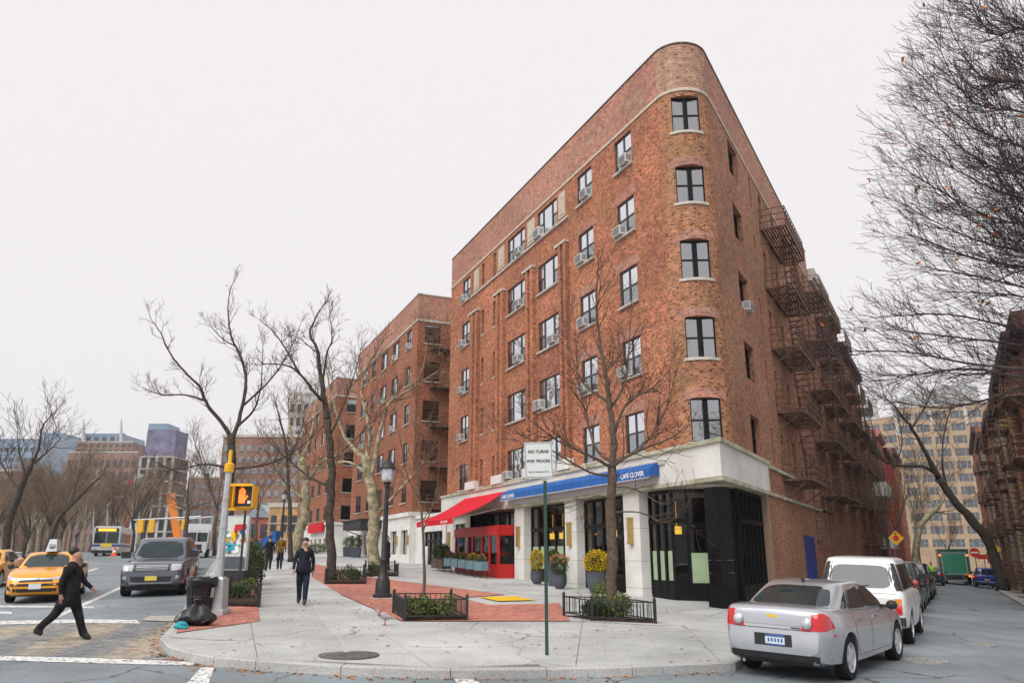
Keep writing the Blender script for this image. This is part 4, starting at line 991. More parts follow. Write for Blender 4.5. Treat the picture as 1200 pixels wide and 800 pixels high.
row_house('ochre brick house with fire escape across the side street', orgQ, angQ, 28.6, 37.8, 12.4, TQ, 3, 'brick_yellow', 1.7, 1.1, fe=[31])
row_house('white painted house with fire escape across the side street', orgQ, angQ, 38, 47, 12.0, TQ, 3, 'white_brick', 1.7, 1.1, fe=[40.5])
row_house('tan brick house with black fire escape across the side street', orgQ, angQ, 47.2, 56, 12.6, TQ, 3, 'brick_tan', 1.7, 1.1, fe=[49.5])
row_house('red brick house with maroon cornice, sixth across the side street', orgQ, angQ, 56.2, 66, 12.2, TQ, 3, 'brick_far', 1.7, 1.1, fe=[58])
row_house('pale stucco house, seventh across the side street', orgQ, angQ, 66.2, 80, 13.5, [12, 9, 6, 3], 4, 'white_brick', 1.7, 1.1, fe=[70])
row_house('brown brick house closing the row across the side street', orgQ, angQ, 80.2, 104, 16, [14, 11, 8, 5, 2], 7, 'brick_far', 1.7, 1.1)
# ---------------------------------------------------------------- 5. loft building at the end of the side street
bE = thing('loft_building', 'huge tan brick loft building with bands of windows closing the side street', 'building', (125, 220, -8))
def loft(f, x0, x1, ztop, nc, nr, fh=3.55):
    wd = (x1 - x0) / nc; tops = [ztop - 1.6 - k * fh for k in range(nr)]
    ops = [(x0 + k * wd + .5, x0 + (k + 1) * wd - .5, t - 2.2, t) for t in tops for k in range(nc)]
    f.wall(x0, x1, -10, ztop, ops, 'brick_tan', reveal=.4); f.back(x0, x1, -5, ztop - 1, y=-1.2)
    for a, c, d, e in ops: f.window(a, c, d, e, 'triple', 'alu', y=-.25, sill=False, gl='glass_far', blind=.95)
    f.boxes('coping', 'sill', (x0, x1, -.4, .2, ztop, ztop + .5))
    for k in range(0, nc + 1, 2): f.boxes('pier_top', 'sill', (x0 + k * wd - .4, x0 + k * wd + .4, -.3, .3, ztop - 5.5, ztop + 1.0))
# concave front: two planes
pA, pB, pC = Vector((97, 238)), Vector((112, 222)), Vector((146, 210))
def fac_between(root, a, c):   # y faces the camera side; x from c to a
    d = a - c; return Facade(root, c, math.degrees(math.atan2(d.y, d.x))), d.length
f, L = fac_between(bE, pB, pC); loft(f, 0, L, 43, 8, 11)
f, L = fac_between(bE, pA, pB); loft(f, 0, L, 40.5, 5, 10)
for x, y, wd, h in ((122, 224, 3, 5), (131, 220, 5, 6.5), (108, 232, 4, 4)):
    s = MB(); s.box(x - wd, x + wd, y, y + 8, 39, 43 + h); s.build('roof_tank_house', M['concrete_dark'], bE, world=True)
# ---------------------------------------------------------------- 6. the skyline up the avenue
M['glass_blue'] = mat('blue_curtain_wall', (.20, .28, .38), .25, var=.2, scale=.05)
M['concrete_frame'] = mat('raw_concrete', (.46, .44, .41), .85, var=.15, scale=.3)
M['net_purple'] = mat('debris_netting', (.19, .17, .26), .9, var=.3, scale=.3)
M['pane_dark'] = mat('far_pane', (.05, .06, .075), .15, var=.3, scale=.5)
M['pane_pale'] = mat('far_pane_pale', (.28, .33, .38), .2, var=.3, scale=.5)
M['hoist_red'] = mat('hoist_red', (.42, .05, .04), .7, var=.2, scale=.3)
M['crane_orange'] = mat('crane_orange', (.75, .22, .01), .5, var=.1)
_fw = {}
def far_block(root, px0, px1, ytop, ybase, Y, mt, nc, nr, dep=25, pane='pane_dark', fw=.55, fh=.55, margin=.04, rot=0):
    a, c = at(px0, ytop, Y), at(px1, ytop, Y); zb = at(px0, ybase, Y).z
    f = Facade(root, (c.x, Y), 180 + rot); x1 = c.x - a.x; zt = a.z
    b = MB()
    for q, uv in (([(0, 0, zb), (0, 0, zt), (x1, 0, zt), (x1, 0, zb)], 0), ([(0, -dep, zb), (0, -dep, zt), (0, 0, zt), (0, 0, zb)], 0), ([(x1, 0, zb), (x1, 0, zt), (x1, -dep, zt), (x1, -dep, zb)], 0), ([(0, 0, zt), (0, -dep, zt), (x1, -dep, zt), (x1, 0, zt)], 0)):
        b.face(q, [((p[0] + p[1]) / 3, p[2] / 3) for p in q])
    f.add('wall', b, mt)
    f.boxes('parapet', mt if not mt.startswith('brick') else 'sill', (-.2, x1 + .2, -.6, .2, zt, zt + .6))
    if nc:
        wd, hh = x1 / nc, (zt - zb) * (1 - margin) / nr
        k = (round(wd, 2), round(hh, 2), pane)
        if k not in _fw:
            m = MB(); m.box(0, wd * fw, -.2, .12, 0, hh * fh); m.box(0, wd * fw, -.1, .2, -.18, 0); m.box(wd * fw * .48, wd * fw * .52, .12, .18, 0, hh * fh); _fw[k] = m.mesh('window', M[pane])
        for i in range(nc):
            for j in range(nr): f.put('window', _fw[k], i * wd + wd * (1 - fw) / 2, 0, zb + j * hh + hh * (1 - fh) / 2)
    return f, x1, zb, zt
def sky_root(name, label, px, Y, cat='building'):
    p = at(px, 640, Y); return thing(name, label, cat, (p.x, p.y, p.z))
r = sky_root('hospital_building', 'brown stepped brick block with two masts on the skyline above the park trees', 120, 420)
far_block(r, 80, 162, 530, 668, 420, 'brick_sky', 11, 9); far_block(r, 90, 156, 518, 531, 424, 'brick_sky', 9, 2); far_block(r, 100, 146, 509, 519, 430, 'glass_blue', 5, 1)
for px in (98, 142):
    a, c = at(px, 519, 428), at(px, 491, 428); s = MB(); s.tube([a, a.lerp(c, .5), c], [1.4, .9, .35], 6); s.build('mast', M['alu'], r, world=True)
r = sky_root('office_tower', 'pale blue glass tower behind the park trees', 62, 560); far_block(r, 50, 76, 508, 665, 560, 'glass_blue', 5, 20, pane='pane_pale', fw=.7)
r = sky_root('office_block', 'wide blue grey office block over the park trees', 25, 500); far_block(r, -40, 52, 515, 665, 500, 'glass_blue', 12, 12, pane='pane_dark', fw=.75, fh=.4)
r = sky_root('red_brick_block', 'low red brick block behind the park trees', 5, 190); far_block(r, -30, 24, 552, 668, 190, 'brick_sky', 7, 6)
r = sky_root('unfinished_tower', 'concrete tower under construction wrapped in purple netting', 185, 300, 'building')
f, x1, zb, zt = far_block(r, 166, 204, 535, 668, 300, 'dark_room', 0, 0, dep=14)
n = 9
for k in range(n + 1): f.boxes('floor_slab', 'concrete_frame', (-.5, x1 + .5, -12, .8, zb + (zt - zb) * k / n - .3, zb + (zt - zb) * k / n + .3))
for k in range(5): x = x1 * k / 4; f.boxes('column', 'concrete_frame', (x - .5, x + .5, .1, .7, zb, zt))
f.boxes('netting', 'net_purple', (0, x1 * .9, -11, .5, zt + .4, zt + 10.5)); f.boxes('netting', 'glass_blue', (x1 * .3, x1 * .9, -11, .3, zt + 10.6, zt + 13))
f.boxes('hoist', 'hoist_red', (x1 + .5, x1 + 3.2, -1, 2, zb, zt - 9)); f.boxes('hoist_mast', 'concrete_frame', (x1 - 3.6, x1 + .2, .9, 3, zb, zt - 7))
r = sky_root('slab_tower', 'bluish apartment tower rising behind the signal pole', 235, 330); far_block(r, 222, 262, 560, 668, 330, 'brick_sky', 6, 10, pane='pane_pale'); 
r = sky_root('slab_tower', 'grey blue office tower beside the unfinished tower', 212, 380); far_block(r, 203, 224, 575, 668, 380, 'glass_blue', 4, 9, pane='pane_pale')
r = sky_root('brick_slab', 'large red brick apartment slab with rows of pale windows up the avenue', 305, 170); far_block(r, 262, 352, 512, 668, 170, 'brick_sky', 10, 11, pane='pane_pale', fw=.5, fh=.42, dep=15)
r = sky_root('grey_tower', 'pale grey apartment tower between the bare trees', 356, 200); far_block(r, 340, 372, 462, 668, 200, 'concrete_frame', 4, 12)
r = sky_root('yellow_brick_house', 'yellow banded brick house far along the sidewalk', 332, 112); f, x1, zb, zt = far_block(r, 316, 352, 594, 660, 112, 'brick_yellow', 3, 2, dep=12)
for k in range(5): f.boxes('stone_course', 'sill', (-.1, x1 + .1, -.1, .14, zb + 1 + k * 1.1, zb + 1.15 + k * 1.1))
r = sky_root('gabled_house', 'pink gabled house far along the sidewalk', 303, 120); f, x1, zb, zt = far_block(r, 290, 317, 606, 660, 120, 'pink_wall', 2, 2, dep=12)
s = MB(); s.face([(-.3, .3, zt), (x1 / 2, .3, zt + 2), (x1 + .3, .3, zt)]); s.face([(-.3, .3, zt), (-.3, -12, zt), (x1 / 2, -12, zt + 2), (x1 / 2, .3, zt + 2)]); s.face([(x1 + .3, .3, zt), (x1 / 2, .3, zt + 2), (x1 / 2, -12, zt + 2), (x1 + .3, -12, zt)]); f.add('roof', s, 'pane_pale')
# crane arm over the avenue
c0, c1 = at(209, 632, 130), at(200, 578, 130)
o = thing('crane', 'orange crane boom rising above the avenue traffic', 'crane', (c0.x, c0.y, c0.z))
s = MB(); s.bar(c0, c1, .9, 1.1); s.build('boom', M['crane_orange'], o, world=True)
s = MB(); s.box(c0.x - 1.3, c0.x + 1.3, c0.y - 1, c0.y + 2, c0.z - 2.2, c0.z + .4); s.build('cab', M['crane_orange'], o, world=True)
# ================================================================== vehicles
def smoothcurve(keys):
    """piecewise monotone-ish interpolation through (x, v) keys"""
    xs = [k[0] for k in keys]; vs = [k[1] for k in keys]
    def f(x):
        if x <= xs[0]: return vs[0]
        if x >= xs[-1]: return vs[-1]
        i = max(k for k in range(len(xs)) if xs[k] <= x); i = min(i, len(xs) - 2)
        t = (x - xs[i]) / (xs[i + 1] - xs[i])
        m = lambda j: 0 if j <= 0 or j >= len(xs) - 1 else (vs[j + 1] - vs[j - 1]) / (xs[j + 1] - xs[j - 1])
        h = xs[i + 1] - xs[i]; a, c = vs[i], vs[i + 1]
        return a * (2 * t ** 3 - 3 * t * t + 1) + m(i) * h * (t ** 3 - 2 * t * t + t) + c * (-2 * t ** 3 + 3 * t * t) + m(i + 1) * h * (t ** 3 - t * t)
    return f
def eval_bool(me, cutters):
    o = bpy.data.objects.new('tmp', me); col.objects.link(o); cs = []
    for i, c in enumerate(cutters):
        k = bpy.data.objects.new('cut', c); col.objects.link(k); cs.append(k)
        md = o.modifiers.new('b%d' % i, 'BOOLEAN'); md.operation = 'DIFFERENCE'; md.object = k; md.solver = 'EXACT'
    dg = bpy.context.evaluated_depsgraph_get(); r = bpy.data.meshes.new_from_object(o.evaluated_get(dg))
    bpy.data.objects.remove(o)
    for k in cs: bpy.data.objects.remove(k)
    return r
_wheel = {}
def wheel_meshes(r, wd, spokes):
    k = (r, wd, spokes)
    if k in _wheel: return _wheel[k]
    t = MB(); rr = r * .66
    t.lathe([(rr, -wd / 2 + .01), (r * .93, -wd / 2), (r * .985, -wd * .38), (r, -wd * .25), (r, wd * .25), (r * .985, wd * .38), (r * .93, wd / 2), (rr, wd / 2 - .01)], 28, axis='y', cap=False)
    m = MB(); m.lathe([(rr * 1.01, wd * .30), (rr * 1.01, wd / 2 - .005), (rr * .93, wd / 2 - .012), (rr * .9, wd * .22), (.01, wd * .2)], 28, axis='y', cap=False)
    m.lathe([(.001, wd * .15), (.075, wd * .15), (.07, wd * .44), (.001, wd * .45)], 14, axis='y')
    for q in range(spokes):
        a = 2 * math.pi * q / spokes; c, s_ = math.cos(a), math.sin(a); n = Vector((-s_, 0, c)); d = Vector((c, 0, s_))
        w0, w1 = .045, .06 if spokes < 8 else .03
        p = [d * .05 + n * w0, d * rr * .95 + n * w1, d * rr * .95 - n * w1, d * .05 - n * w0]
        vs = [v + Vector((0, wd * .43 if i in (0, 3) else wd * .40, 0)) for i, v in enumerate(p)] + [v + Vector((0, wd * .22, 0)) for v in p]
        m.raw(vs, [(0, 1, 2, 3), (0, 4, 5, 1), (1, 5, 6, 2), (2, 6, 7, 3), (3, 7, 4, 0)])
    dk = MB(); dk.lathe([(.001, wd * .19), (rr * .92, wd * .19), (rr * .92, wd * .205), (.001, wd * .205)], 24, axis='y')
    _wheel[k] = (t.mesh('tyre', M['tyre'], angle=40), m.mesh('rim', M['rim'], angle=35), dk.mesh('brake_disc', M['plastic'])); return _wheel[k]
class Car:
    """local: x forward, y to its left, z up, origin on the road under the middle"""
    def __init__(s, sp): s.sp = sp; s.parts = []; s.build()
    def build(s):
        sp = s.sp; L, W = sp['L'], sp['W']; top, bot, hw = smoothcurve(sp['top']), smoothcurve(sp['bot']), smoothcurve(sp['half'])
        N = 56; b = MB(); rows = []
        xs = [-L / 2 + L * (.5 - .5 * math.cos(math.pi * k / (N - 1))) for k in range(N)]
        for x in xs:
            t, bo, h = top(x), bot(x), hw(x); sh = sp.get('shoulder', .86)
            mid = bo + (t - bo) * .52
            half = [(0, bo), (h * .8, bo), (h * .955, bo + .05), (h * .985, bo + (mid - bo) * .5), (h, mid), (h * .99, mid + (t - mid) * .45), (h * .972, t - .09), (h * .95, t - .04), (h * .91, t - .008), (h * sh, t + .006), (h * .6, t + .02), (0, t + .03)]
            ring = half + [(-y, z) for y, z in half[1:-1]][::-1]
            rows.append([(x, y, z) for y, z in ring])
        n = len(rows[0]); vs = [p for r_ in rows for p in r_]
        fs = [(i * n + k, i * n + (k + 1) % n, (i + 1) * n + (k + 1) % n, (i + 1) * n + k) for i in range(N - 1) for k in range(n)]
        fs += [tuple(range(n))[::-1], tuple(range((N - 1) * n, N * n))]
        b.raw(vs, fs); me = b.mesh('body', [sp['paint'], M['plastic']])
        bm = bmesh.new(); bm.from_mesh(me); bmesh.ops.recalc_face_normals(bm, faces=bm.faces[:]); bm.to_mesh(me); bm.free()
        s.solid = BVHTree.FromPolygons([v.co for v in me.vertices], [p.vertices for p in me.polygons])
        cut = []; R_ = sp['wr'] * 1.13
        for x in sp['axles']:
            for sg in (1, -1):
                c = MB(); c.lathe([(R_, -.15), (R_, .15)], 28, (x, sg * (W / 2 - .08), sp['wr'] + .015), axis='y'); c = c.mesh('c', [M['plastic'], M['plastic']])
                bm = bmesh.new(); bm.from_mesh(c); bmesh.ops.recalc_face_normals(bm, faces=bm.faces[:]); bm.to_mesh(c); bm.free(); cut.append(c)
        me = eval_bool(me, cut); me.materials.clear(); me.materials.append(sp['paint'])
        for p in me.polygons: p.use_smooth = True
        me.set_sharp_from_angle(angle=R(32)); me.name = 'body'
        s.add('body', me)
        # cabin: stack of rounded rectangles from belt to roof
        cb = sp['cabin']; levels = 9; rows = []; npt = 44
        def loop(t):
            e = t ** 1.0
            xr = cb['base'][0] + (cb['roof'][0] - cb['base'][0]) * e; xf = cb['base'][1] + (cb['roof'][1] - cb['base'][1]) * e
            w_ = cb['wb'] + (cb['wt'] - cb['wb']) * e
            return xr, xf, w_
        seq = [(0, 0), (.2, 0), (.4, 0), (.6, 0), (.8, 0), (.93, .0), (.985, .03), (1.0, .07), (1.02, .16), (1.035, .4), (1.04, .8)]
        zb, zr = cb['z']; bul = cb.get('bulge', .02); ex = cb.get('ex', 5.)
        for t, inset in seq:
            xr, xf, w_ = loop(min(t, 1)); cx, hx = (xr + xf) / 2, (xf - xr) / 2
            hx *= (1 - inset * .9); w2 = w_ * (1 - inset) + bul * math.sin(math.pi * min(t, 1))
            row = []
            for k in range(npt):
                a = 2 * math.pi * k / npt; ca, sa = math.cos(a), math.sin(a)
                x = cx + hx * math.copysign(abs(ca) ** (2 / ex), ca); y = w2 * math.copysign(abs(sa) ** (2 / ex), sa)
                zz = zb + (zr - zb) * t
                if t < .9 and 'drop' in cb: pass
                row.append((x, y, zz - cb.get('crown', .03) * (2 * (x - cx) / max(hx, .1)) ** 2 * (t >= .93) * .1))
            rows.append(row)
        c = MB(); vs = [p for r_ in rows for p in r_]; m = len(rows)
        fs = [(i * npt + k, i * npt + (k + 1) % npt, (i + 1) * npt + (k + 1) % npt, (i + 1) * npt + k) for i in range(m - 1) for k in range(npt)] + [tuple(range(npt))[::-1], tuple(range((m - 1) * npt, m * npt))]
        c.raw(vs, fs); cm = c.mesh('cabin', sp.get('roof_paint', sp['paint']), angle=38)
        s.add('cabin', cm); s.cab = BVHTree.FromPolygons([Vector(p) for p in vs], fs)
        ub = MB(); ub.box(-L / 2 + .5, L / 2 - .5, -W * .40, W * .40, .19, .34); s.add('underside_shade_block', ub.mesh('underside_shade_block', M['plastic']))  # dark box added below the body to block light and deepen the shadow
        # wheels
        for x in sp['axles']:
            for sg in (1, -1):
                s.parts.append(('wheel', None, (x, sg * (W / 2 - sp.get('ww', .21) / 2 - .015), sp['wr']), 0 if sg > 0 else math.pi, [(nm, m) for nm, m in zip(('tyre', 'rim', 'brake_disc'), wheel_meshes(sp['wr'], sp.get('ww', .21), sp.get('spokes', 5)))]))
    def add(s, name, me, sub=()): s.parts.append((name, me, (0, 0, 0), 0, list(sub)))
    def patch(s, name, corners, axis, mt, tree=None, off=.009, n=8, m=6, sub=None, thick=.014, mirror=False, rnd=0.):
        """a panel laid on the body. corners: four (u, v) going round; axis 'x+','x-' (u=y) or 'y+','y-' (u=x); v=z; 'z' (u=x, v=y)"""
        trees = [s.cab, s.solid] if tree is None else [tree]
        b = MB(); g_ = []; c = corners
        for j in range(m + 1):
            for i in range(n + 1):
                a, e = i / n, j / m
                if rnd:
                    # pull the corner points in for rounded corners
                    fa, fe = (a - .5) * 2, (e - .5) * 2; q = rnd * (abs(fa) ** 6) * (abs(fe) ** 6); a = .5 + fa / 2 * (1 - q); e = .5 + fe / 2 * (1 - q)
                u = (c[0][0] * (1 - a) + c[1][0] * a) * (1 - e) + (c[3][0] * (1 - a) + c[2][0] * a) * e
                v = (c[0][1] * (1 - a) + c[1][1] * a) * (1 - e) + (c[3][1] * (1 - a) + c[2][1] * a) * e
                if axis[0] == 'x': d = Vector((-1 if axis[1] == '+' else 1, 0, 0)); o = Vector((-6 * d.x, u, v))
                elif axis[0] == 'y': d = Vector((0, -1 if axis[1] == '+' else 1, 0)); o = Vector((u, -6 * d.y, v))
                else: d = Vector((0, 0, -1)); o = Vector((u, v, 6))
                best = None
                for t in trees:
                    h = t.ray_cast(o, d)
                    if h[0] is not None and (best is None or (h[0] - o).length < (best - o).length): best = h[0]
                g_.append((best, d))
        if any(p is None for p, d in g_):
            ok = [p for p, d in g_ if p is not None]
            if not ok: return None
            ax = 0 if axis[0] == 'x' else 1 if axis[0] == 'y' else 2
            far = sum(p[ax] for p in ok) / len(ok); out = []
            # points that miss take the nearest hit depth
            idx = [(k % (n + 1), k // (n + 1)) for k in range(len(g_))]
            for k, (p, d) in enumerate(g_):
                if p is None:
                    j = min((q for q in range(len(g_)) if g_[q][0] is not None), key=lambda q: (idx[q][0] - idx[k][0]) ** 2 + (idx[q][1] - idx[k][1]) ** 2); p = g_[j][0].copy()
                out.append((p, d))
            g_ = out
        off = off + (.009 if rnd else 0); vs = [p - d * off for p, d in g_]; base = [p + d * thick for p, d in g_]
        w_ = n + 1; K = len(vs)
        fs = [(j * w_ + i, j * w_ + i + 1, (j + 1) * w_ + i + 1, (j + 1) * w_ + i) for j in range(m) for i in range(n)]
        edge = [i for i in range(n)] + [j * w_ + n for j in range(m)] + [m * w_ + i for i in range(n, 0, -1)] + [j * w_ for j in range(m, 0, -1)]
        fs += [(edge[k], edge[k] + K, edge[(k + 1) % len(edge)] + K, edge[(k + 1) % len(edge)]) for k in range(len(edge))]
        b.raw(vs + base, fs); me = b.mesh(name, M[mt] if isinstance(mt, str) else mt)
        bm = bmesh.new(); bm.from_mesh(me); bmesh.ops.recalc_face_normals(bm, faces=bm.faces[:])
        bm.to_mesh(me); bm.free()
        for p in me.polygons: p.use_smooth = True
        me.set_sharp_from_angle(angle=R(40))
        if sub: s.sub(sub, name, me)
        else: s.add(name, me)
        if mirror:
            s.patch(name, [(-u, v) for u, v in corners] if axis[0] == 'x' else corners, axis if axis[0] == 'x' else 'y' + ('-' if axis[1] == '+' else '+'), mt, tree, off, n, m, sub, thick, False, rnd)
    def sub(s, parent, name, me):
        for p in s.parts:
            if p[0] == parent: p[4].append((name, me)); return
    def seam(s, pts, name='door_seam', mt='black', r=.004, axis='y', both=True):
        for sg in ((1, -1) if both else (1,)):
            q = []
            for a, c in zip(pts, pts[1:]):
                for k in range(7):
                    u, v = a[0] + (c[0] - a[0]) * k / 6, a[1] + (c[1] - a[1]) * k / 6
                    h = s.solid.ray_cast(Vector((u, 6 * sg, v)), Vector((0, -sg, 0))) if axis == 'y' else s.solid.ray_cast(Vector((6 * sg, u, v)), Vector((-sg, 0, 0)))
                    if h[0] is not None: q.append(h[0])
            if len(q) > 1: b = MB(); b.tube(q, r, 4); s.add(name, b.mesh(name, M[mt]))
    def box(s, name, *a, mt='plastic', sub=None):
        b = MB()
        for q in a: b.box(*q)
        me = b.mesh(name, M[mt] if isinstance(mt, str) else mt)
        s.sub(sub, name, me) if sub else s.add(name, me)
    def place(s, name, label, cat, x, y, az, group=None, z=None, scale=1., parts=True):
        """az: compass heading of the nose, degrees from +Y towards +X; body pitched and rolled to the road"""
        yaw = R(90 - az); gz = lambda px, py: road_z(px, py)
        f = Vector((math.sin(R(az)), math.cos(R(az)))); l = Vector((-f.y, f.x))
        P_ = Vector((x, y)); q = 1.3
        zf, zr_, zl, zn = [gz(*(P_ + v)) for v in (f * q, -f * q, l * .7, -l * .7)]
        o = thing(name, label, cat, (x, y, (zf + zr_) / 2 if z is None else z), 0, group)
        o.rotation_euler = (math.atan2(zl - zn, 1.4), -math.atan2(zf - zr_, 2 * q), yaw); o.scale = (scale,) * 3
        for nm, me, loc, rz, sub in s.parts:
            p = link(nm, me, o, loc, rz) if me else None
            if p is None:
                p = bpy.data.objects.new(nm, None); col.objects.link(p); p.parent = o; p.location = loc; p.rotation_euler.z = rz; p.empty_display_size = .2
            for sn, sm in sub: link(sn, sm, p)
        return o
def sedan_spec(paint_, L=4.87, W=1.79, H=1.46, **k):
    h = L / 2; w2 = W / 2
    d = dict(L=L, W=W, paint=paint_, wr=.335, axles=(-1.43, 1.42), spokes=5,
        top=[(-h, .78), (-h + .03, .96), (-h + .12, 1.015), (-h + .7, 1.035), (-.6, .99), (.9, .97), (1.35, .93), (h - .45, .80), (h - .14, .68), (h, .55)],
        bot=[(-h, .42), (-h + .05, .30), (-h + .35, .25), (-1, .2), (1, .2), (h - .4, .22), (h - .05, .30), (h, .40)],
        half=[(-h, w2 * .80), (-h + .05, w2 * .86), (-h + .25, w2 * .94), (-h + .9, w2 * .995), (-.3, w2), (1.2, w2 * .995), (h - .6, w2 * .95), (h - .2, w2 * .82), (h, w2 * .66)],
        cabin=dict(base=(-1.98, 1.22), roof=(-.98, .30), wb=w2 * .90, wt=w2 * .68, z=(.93, H - .03), ex=7.0, bulge=.03, crown=.03))
    d.update(k); return d
def sedan_glass(c, L=4.87, H=1.46, w2=.895):
    c.patch('rear_window', [(-.68, 1.07), (.68, 1.07), (.52, 1.385), (-.52, 1.385)], 'x-', 'glass_car', c.cab, n=10, m=8, rnd=.25)
    c.patch('windscreen', [(-.66, 1.0), (.66, 1.0), (.52, 1.38), (-.52, 1.38)], 'x+', 'glass_car', c.cab, n=10, m=8, rnd=.2)
    c.patch('side_window', [(.80, 1.03), (-.18, 1.04), (-.18, 1.375), (.28, 1.37)], 'y+', 'glass_car', c.cab, mirror=True, rnd=.1)
    c.patch('side_window', [(-.26, 1.04), (-1.18, 1.06), (-.88, 1.33), (-.26, 1.375)], 'y+', 'glass_car', c.cab, mirror=True, rnd=.1)
    c.patch('quarter_window', [(-1.23, 1.065), (-1.45, 1.08), (-1.20, 1.22), (-.97, 1.31)], 'y+', 'glass_car', c.cab, mirror=True)
    c.seam([(-.22, 1.02), (-.22, .32)]); c.seam([(.95, .98), (1.0, .75), (.98, .34)]); c.seam([(-1.25, 1.03), (-1.12, .85), (-1.04, .5), (-.95, .34)]); c.seam([(-.95, .33), (.98, .33)])
    for x in (-.98, .0): c.patch('door_handle', [(x - .1, .865), (x + .1, .865), (x + .1, .89), (x - .1, .89)], 'y+', 'chrome', c.solid, off=.03, n=3, m=1, mirror=True)
    for sg in (1, -1):
        b = MB(); b.blob((.72, sg * 1.0, 1.03), .11, random.Random(1), 10, 8, 0, (.75, .9, .75)); b.box(.68, .78, min(sg * .8, sg * .93), max(sg * .8, sg * .93), .98, 1.03); c.add('mirror', b.mesh('mirror', M['plastic'], smooth=True))
silver = paint('silver_paint', (.50, .52, .55), .7, .27)
c = Car(sedan_spec(silver, top=[(-2.435, .78), (-2.41, .98), (-2.33, 1.075), (-2.2, 1.09), (-1.7, 1.085), (-.6, 1.02), (.9, .98), (1.35, .93), (1.98, .82), (2.29, .70), (2.435, .55)],
    cabin=dict(base=(-2.02, 1.24), roof=(-1.0, .28), wb=.82, wt=.61, z=(.94, 1.44), ex=7., bulge=.035, crown=.03)))
SD = c
sedan_glass(c)
c.patch('boot_lid', [(-.62, .84), (.62, .84), (.62, 1.05), (-.62, 1.05)], 'x-', silver, c.solid, off=.006, rnd=.05)
for sg in (1, -1):
    c.patch('tail_light', [(sg * .44, .785), (sg * .81, .785), (sg * .83, 1.05), (sg * .60, 1.03)], 'x-', 'tail', c.solid, off=.012, n=8, m=6)
    c.patch('tail_light', [(-2.37, .785), (-2.06, .83), (-2.20, 1.0), (-2.34, 1.05)], 'y+' if sg > 0 else 'y-', 'tail', c.solid, off=.008)
    b = MB(); b.lathe([(.001, -.01), (.085, -.01), (.075, .02), (.001, .028)], 20, axis='x'); me = b.mesh('reverse_lamp', M['lamp_clear'], smooth=True)
    h = c.solid.ray_cast(Vector((-6, sg * .55, .885)), Vector((1, 0, 0)))[0]; m2 = me.copy(); m2.transform(Matrix.Translation((h.x - .03, sg * .55, .885)) @ Matrix.Rotation(math.pi, 4, 'Z')); c.add('reverse_lamp', m2)
c.patch('rear_bumper_valance', [(-.80, .27), (.80, .27), (.83, .42), (-.83, .42)], 'x-', 'plastic', c.solid, off=.008, n=14)
c.patch('plate_recess', [(-.30, .52), (.30, .52), (.30, .70), (-.30, .70)], 'x-', 'plastic', c.solid, off=.004)
c.patch('number_plate', [(-.19, .535), (.12, .535), (.12, .69), (-.19, .69)], 'x-', 'plate_white', c.solid, off=.014)
c.patch('plate_band', [(-.19, .655), (.12, .655), (.12, .69), (-.19, .69)], 'x-', 'plate_blue', c.solid, off=.017)
c.patch('plate_band', [(-.19, .535), (.12, .535), (.12, .553), (-.19, .553)], 'x-', 'plate_blue', c.solid, off=.017)
for k in range(5): c.patch('plate_figure', [(-.16 + k * .052, .58), (-.13 + k * .052, .58), (-.13 + k * .052, .635), (-.16 + k * .052, .635)], 'x-', 'plate_blue', c.solid, off=.017, n=1, m=1)
M['gold'] = mat('gold_badge', (.75, .48, .05), .3, metal=.7, var=.05)
c.patch('badge', [(-.10, .945), (.05, .945), (.10, .99), (-.05, .99)], 'x-', 'gold', c.solid, off=.018, n=4, m=2)
c.patch('lettering_strip', [(.22, .87), (.40, .87), (.40, .895), (.22, .895)], 'x-', 'plastic', c.solid, off=.012, n=4, m=1); c.patch('lettering_strip', [(-.44, .80), (-.30, .80), (-.30, .82), (-.44, .82)], 'x-', 'sign_green', c.solid, off=.012, n=4, m=1)
c.patch('bumper_seam', [(-.86, .775), (.86, .775), (.86, .785), (-.86, .785)], 'x-', 'plastic', c.solid, off=.003, n=14, m=1)
c.patch('side_marker', [(-2.12, .70), (-2.02, .70), (-2.02, .73), (-2.12, .73)], 'y+', 'tail', c.solid, mirror=True, n=2, m=1)
b = MB(); b.tube([(-.88, 0, 1.44), (-.95, 0, 1.49), (-1.02, 0, 1.50)], [.03, .022, .008], 6); c.add('aerial', b.mesh('aerial', M['plastic']))
b = MB(); b.tube([(-2.3, .5, .27), (-2.42, .5, .26)], .03, 8); c.add('exhaust', b.mesh('exhaust', M['chrome']))
c.place('silver_sedan', 'silver four door sedan parked tail out at the kerb corner', 'car', 5.66, 14.85, 39.5, scale=1.0)
# ---- yellow cab
yellow = paint('cab_yellow', (.84, .33, .006), 0, .25)
c = Car(sedan_spec(yellow, top=[(-2.4, .80), (-2.37, .98), (-2.2, 1.06), (-1.6, 1.06), (-.6, 1.0), (.9, .99), (1.35, .96), (1.95, .86), (2.25, .74), (2.435, .55)])); TX = c
sedan_glass(c)
c.patch('grille', [(-.45, .62), (.45, .62), (.40, .70), (-.40, .70)], 'x+', 'plastic', c.solid, off=.01); c.patch('grille_bar', [(-.52, .685), (.52, .685), (.5, .725), (-.5, .725)], 'x+', 'chrome', c.solid, off=.018, m=2)
c.patch('lower_grille', [(-.55, .33), (.55, .33), (.58, .44), (-.58, .44)], 'x+', 'plastic', c.solid, off=.008); c.patch('bumper_strip', [(-.78, .50), (.78, .50), (.78, .58), (-.78, .58)], 'x+', 'plastic', c.solid, off=.006, n=14)
c.patch('head_light', [(.42, .66), (.80, .72), (.82, .80), (.45, .745)], 'x+', 'lamp_clear', c.solid, off=.012, mirror=True)
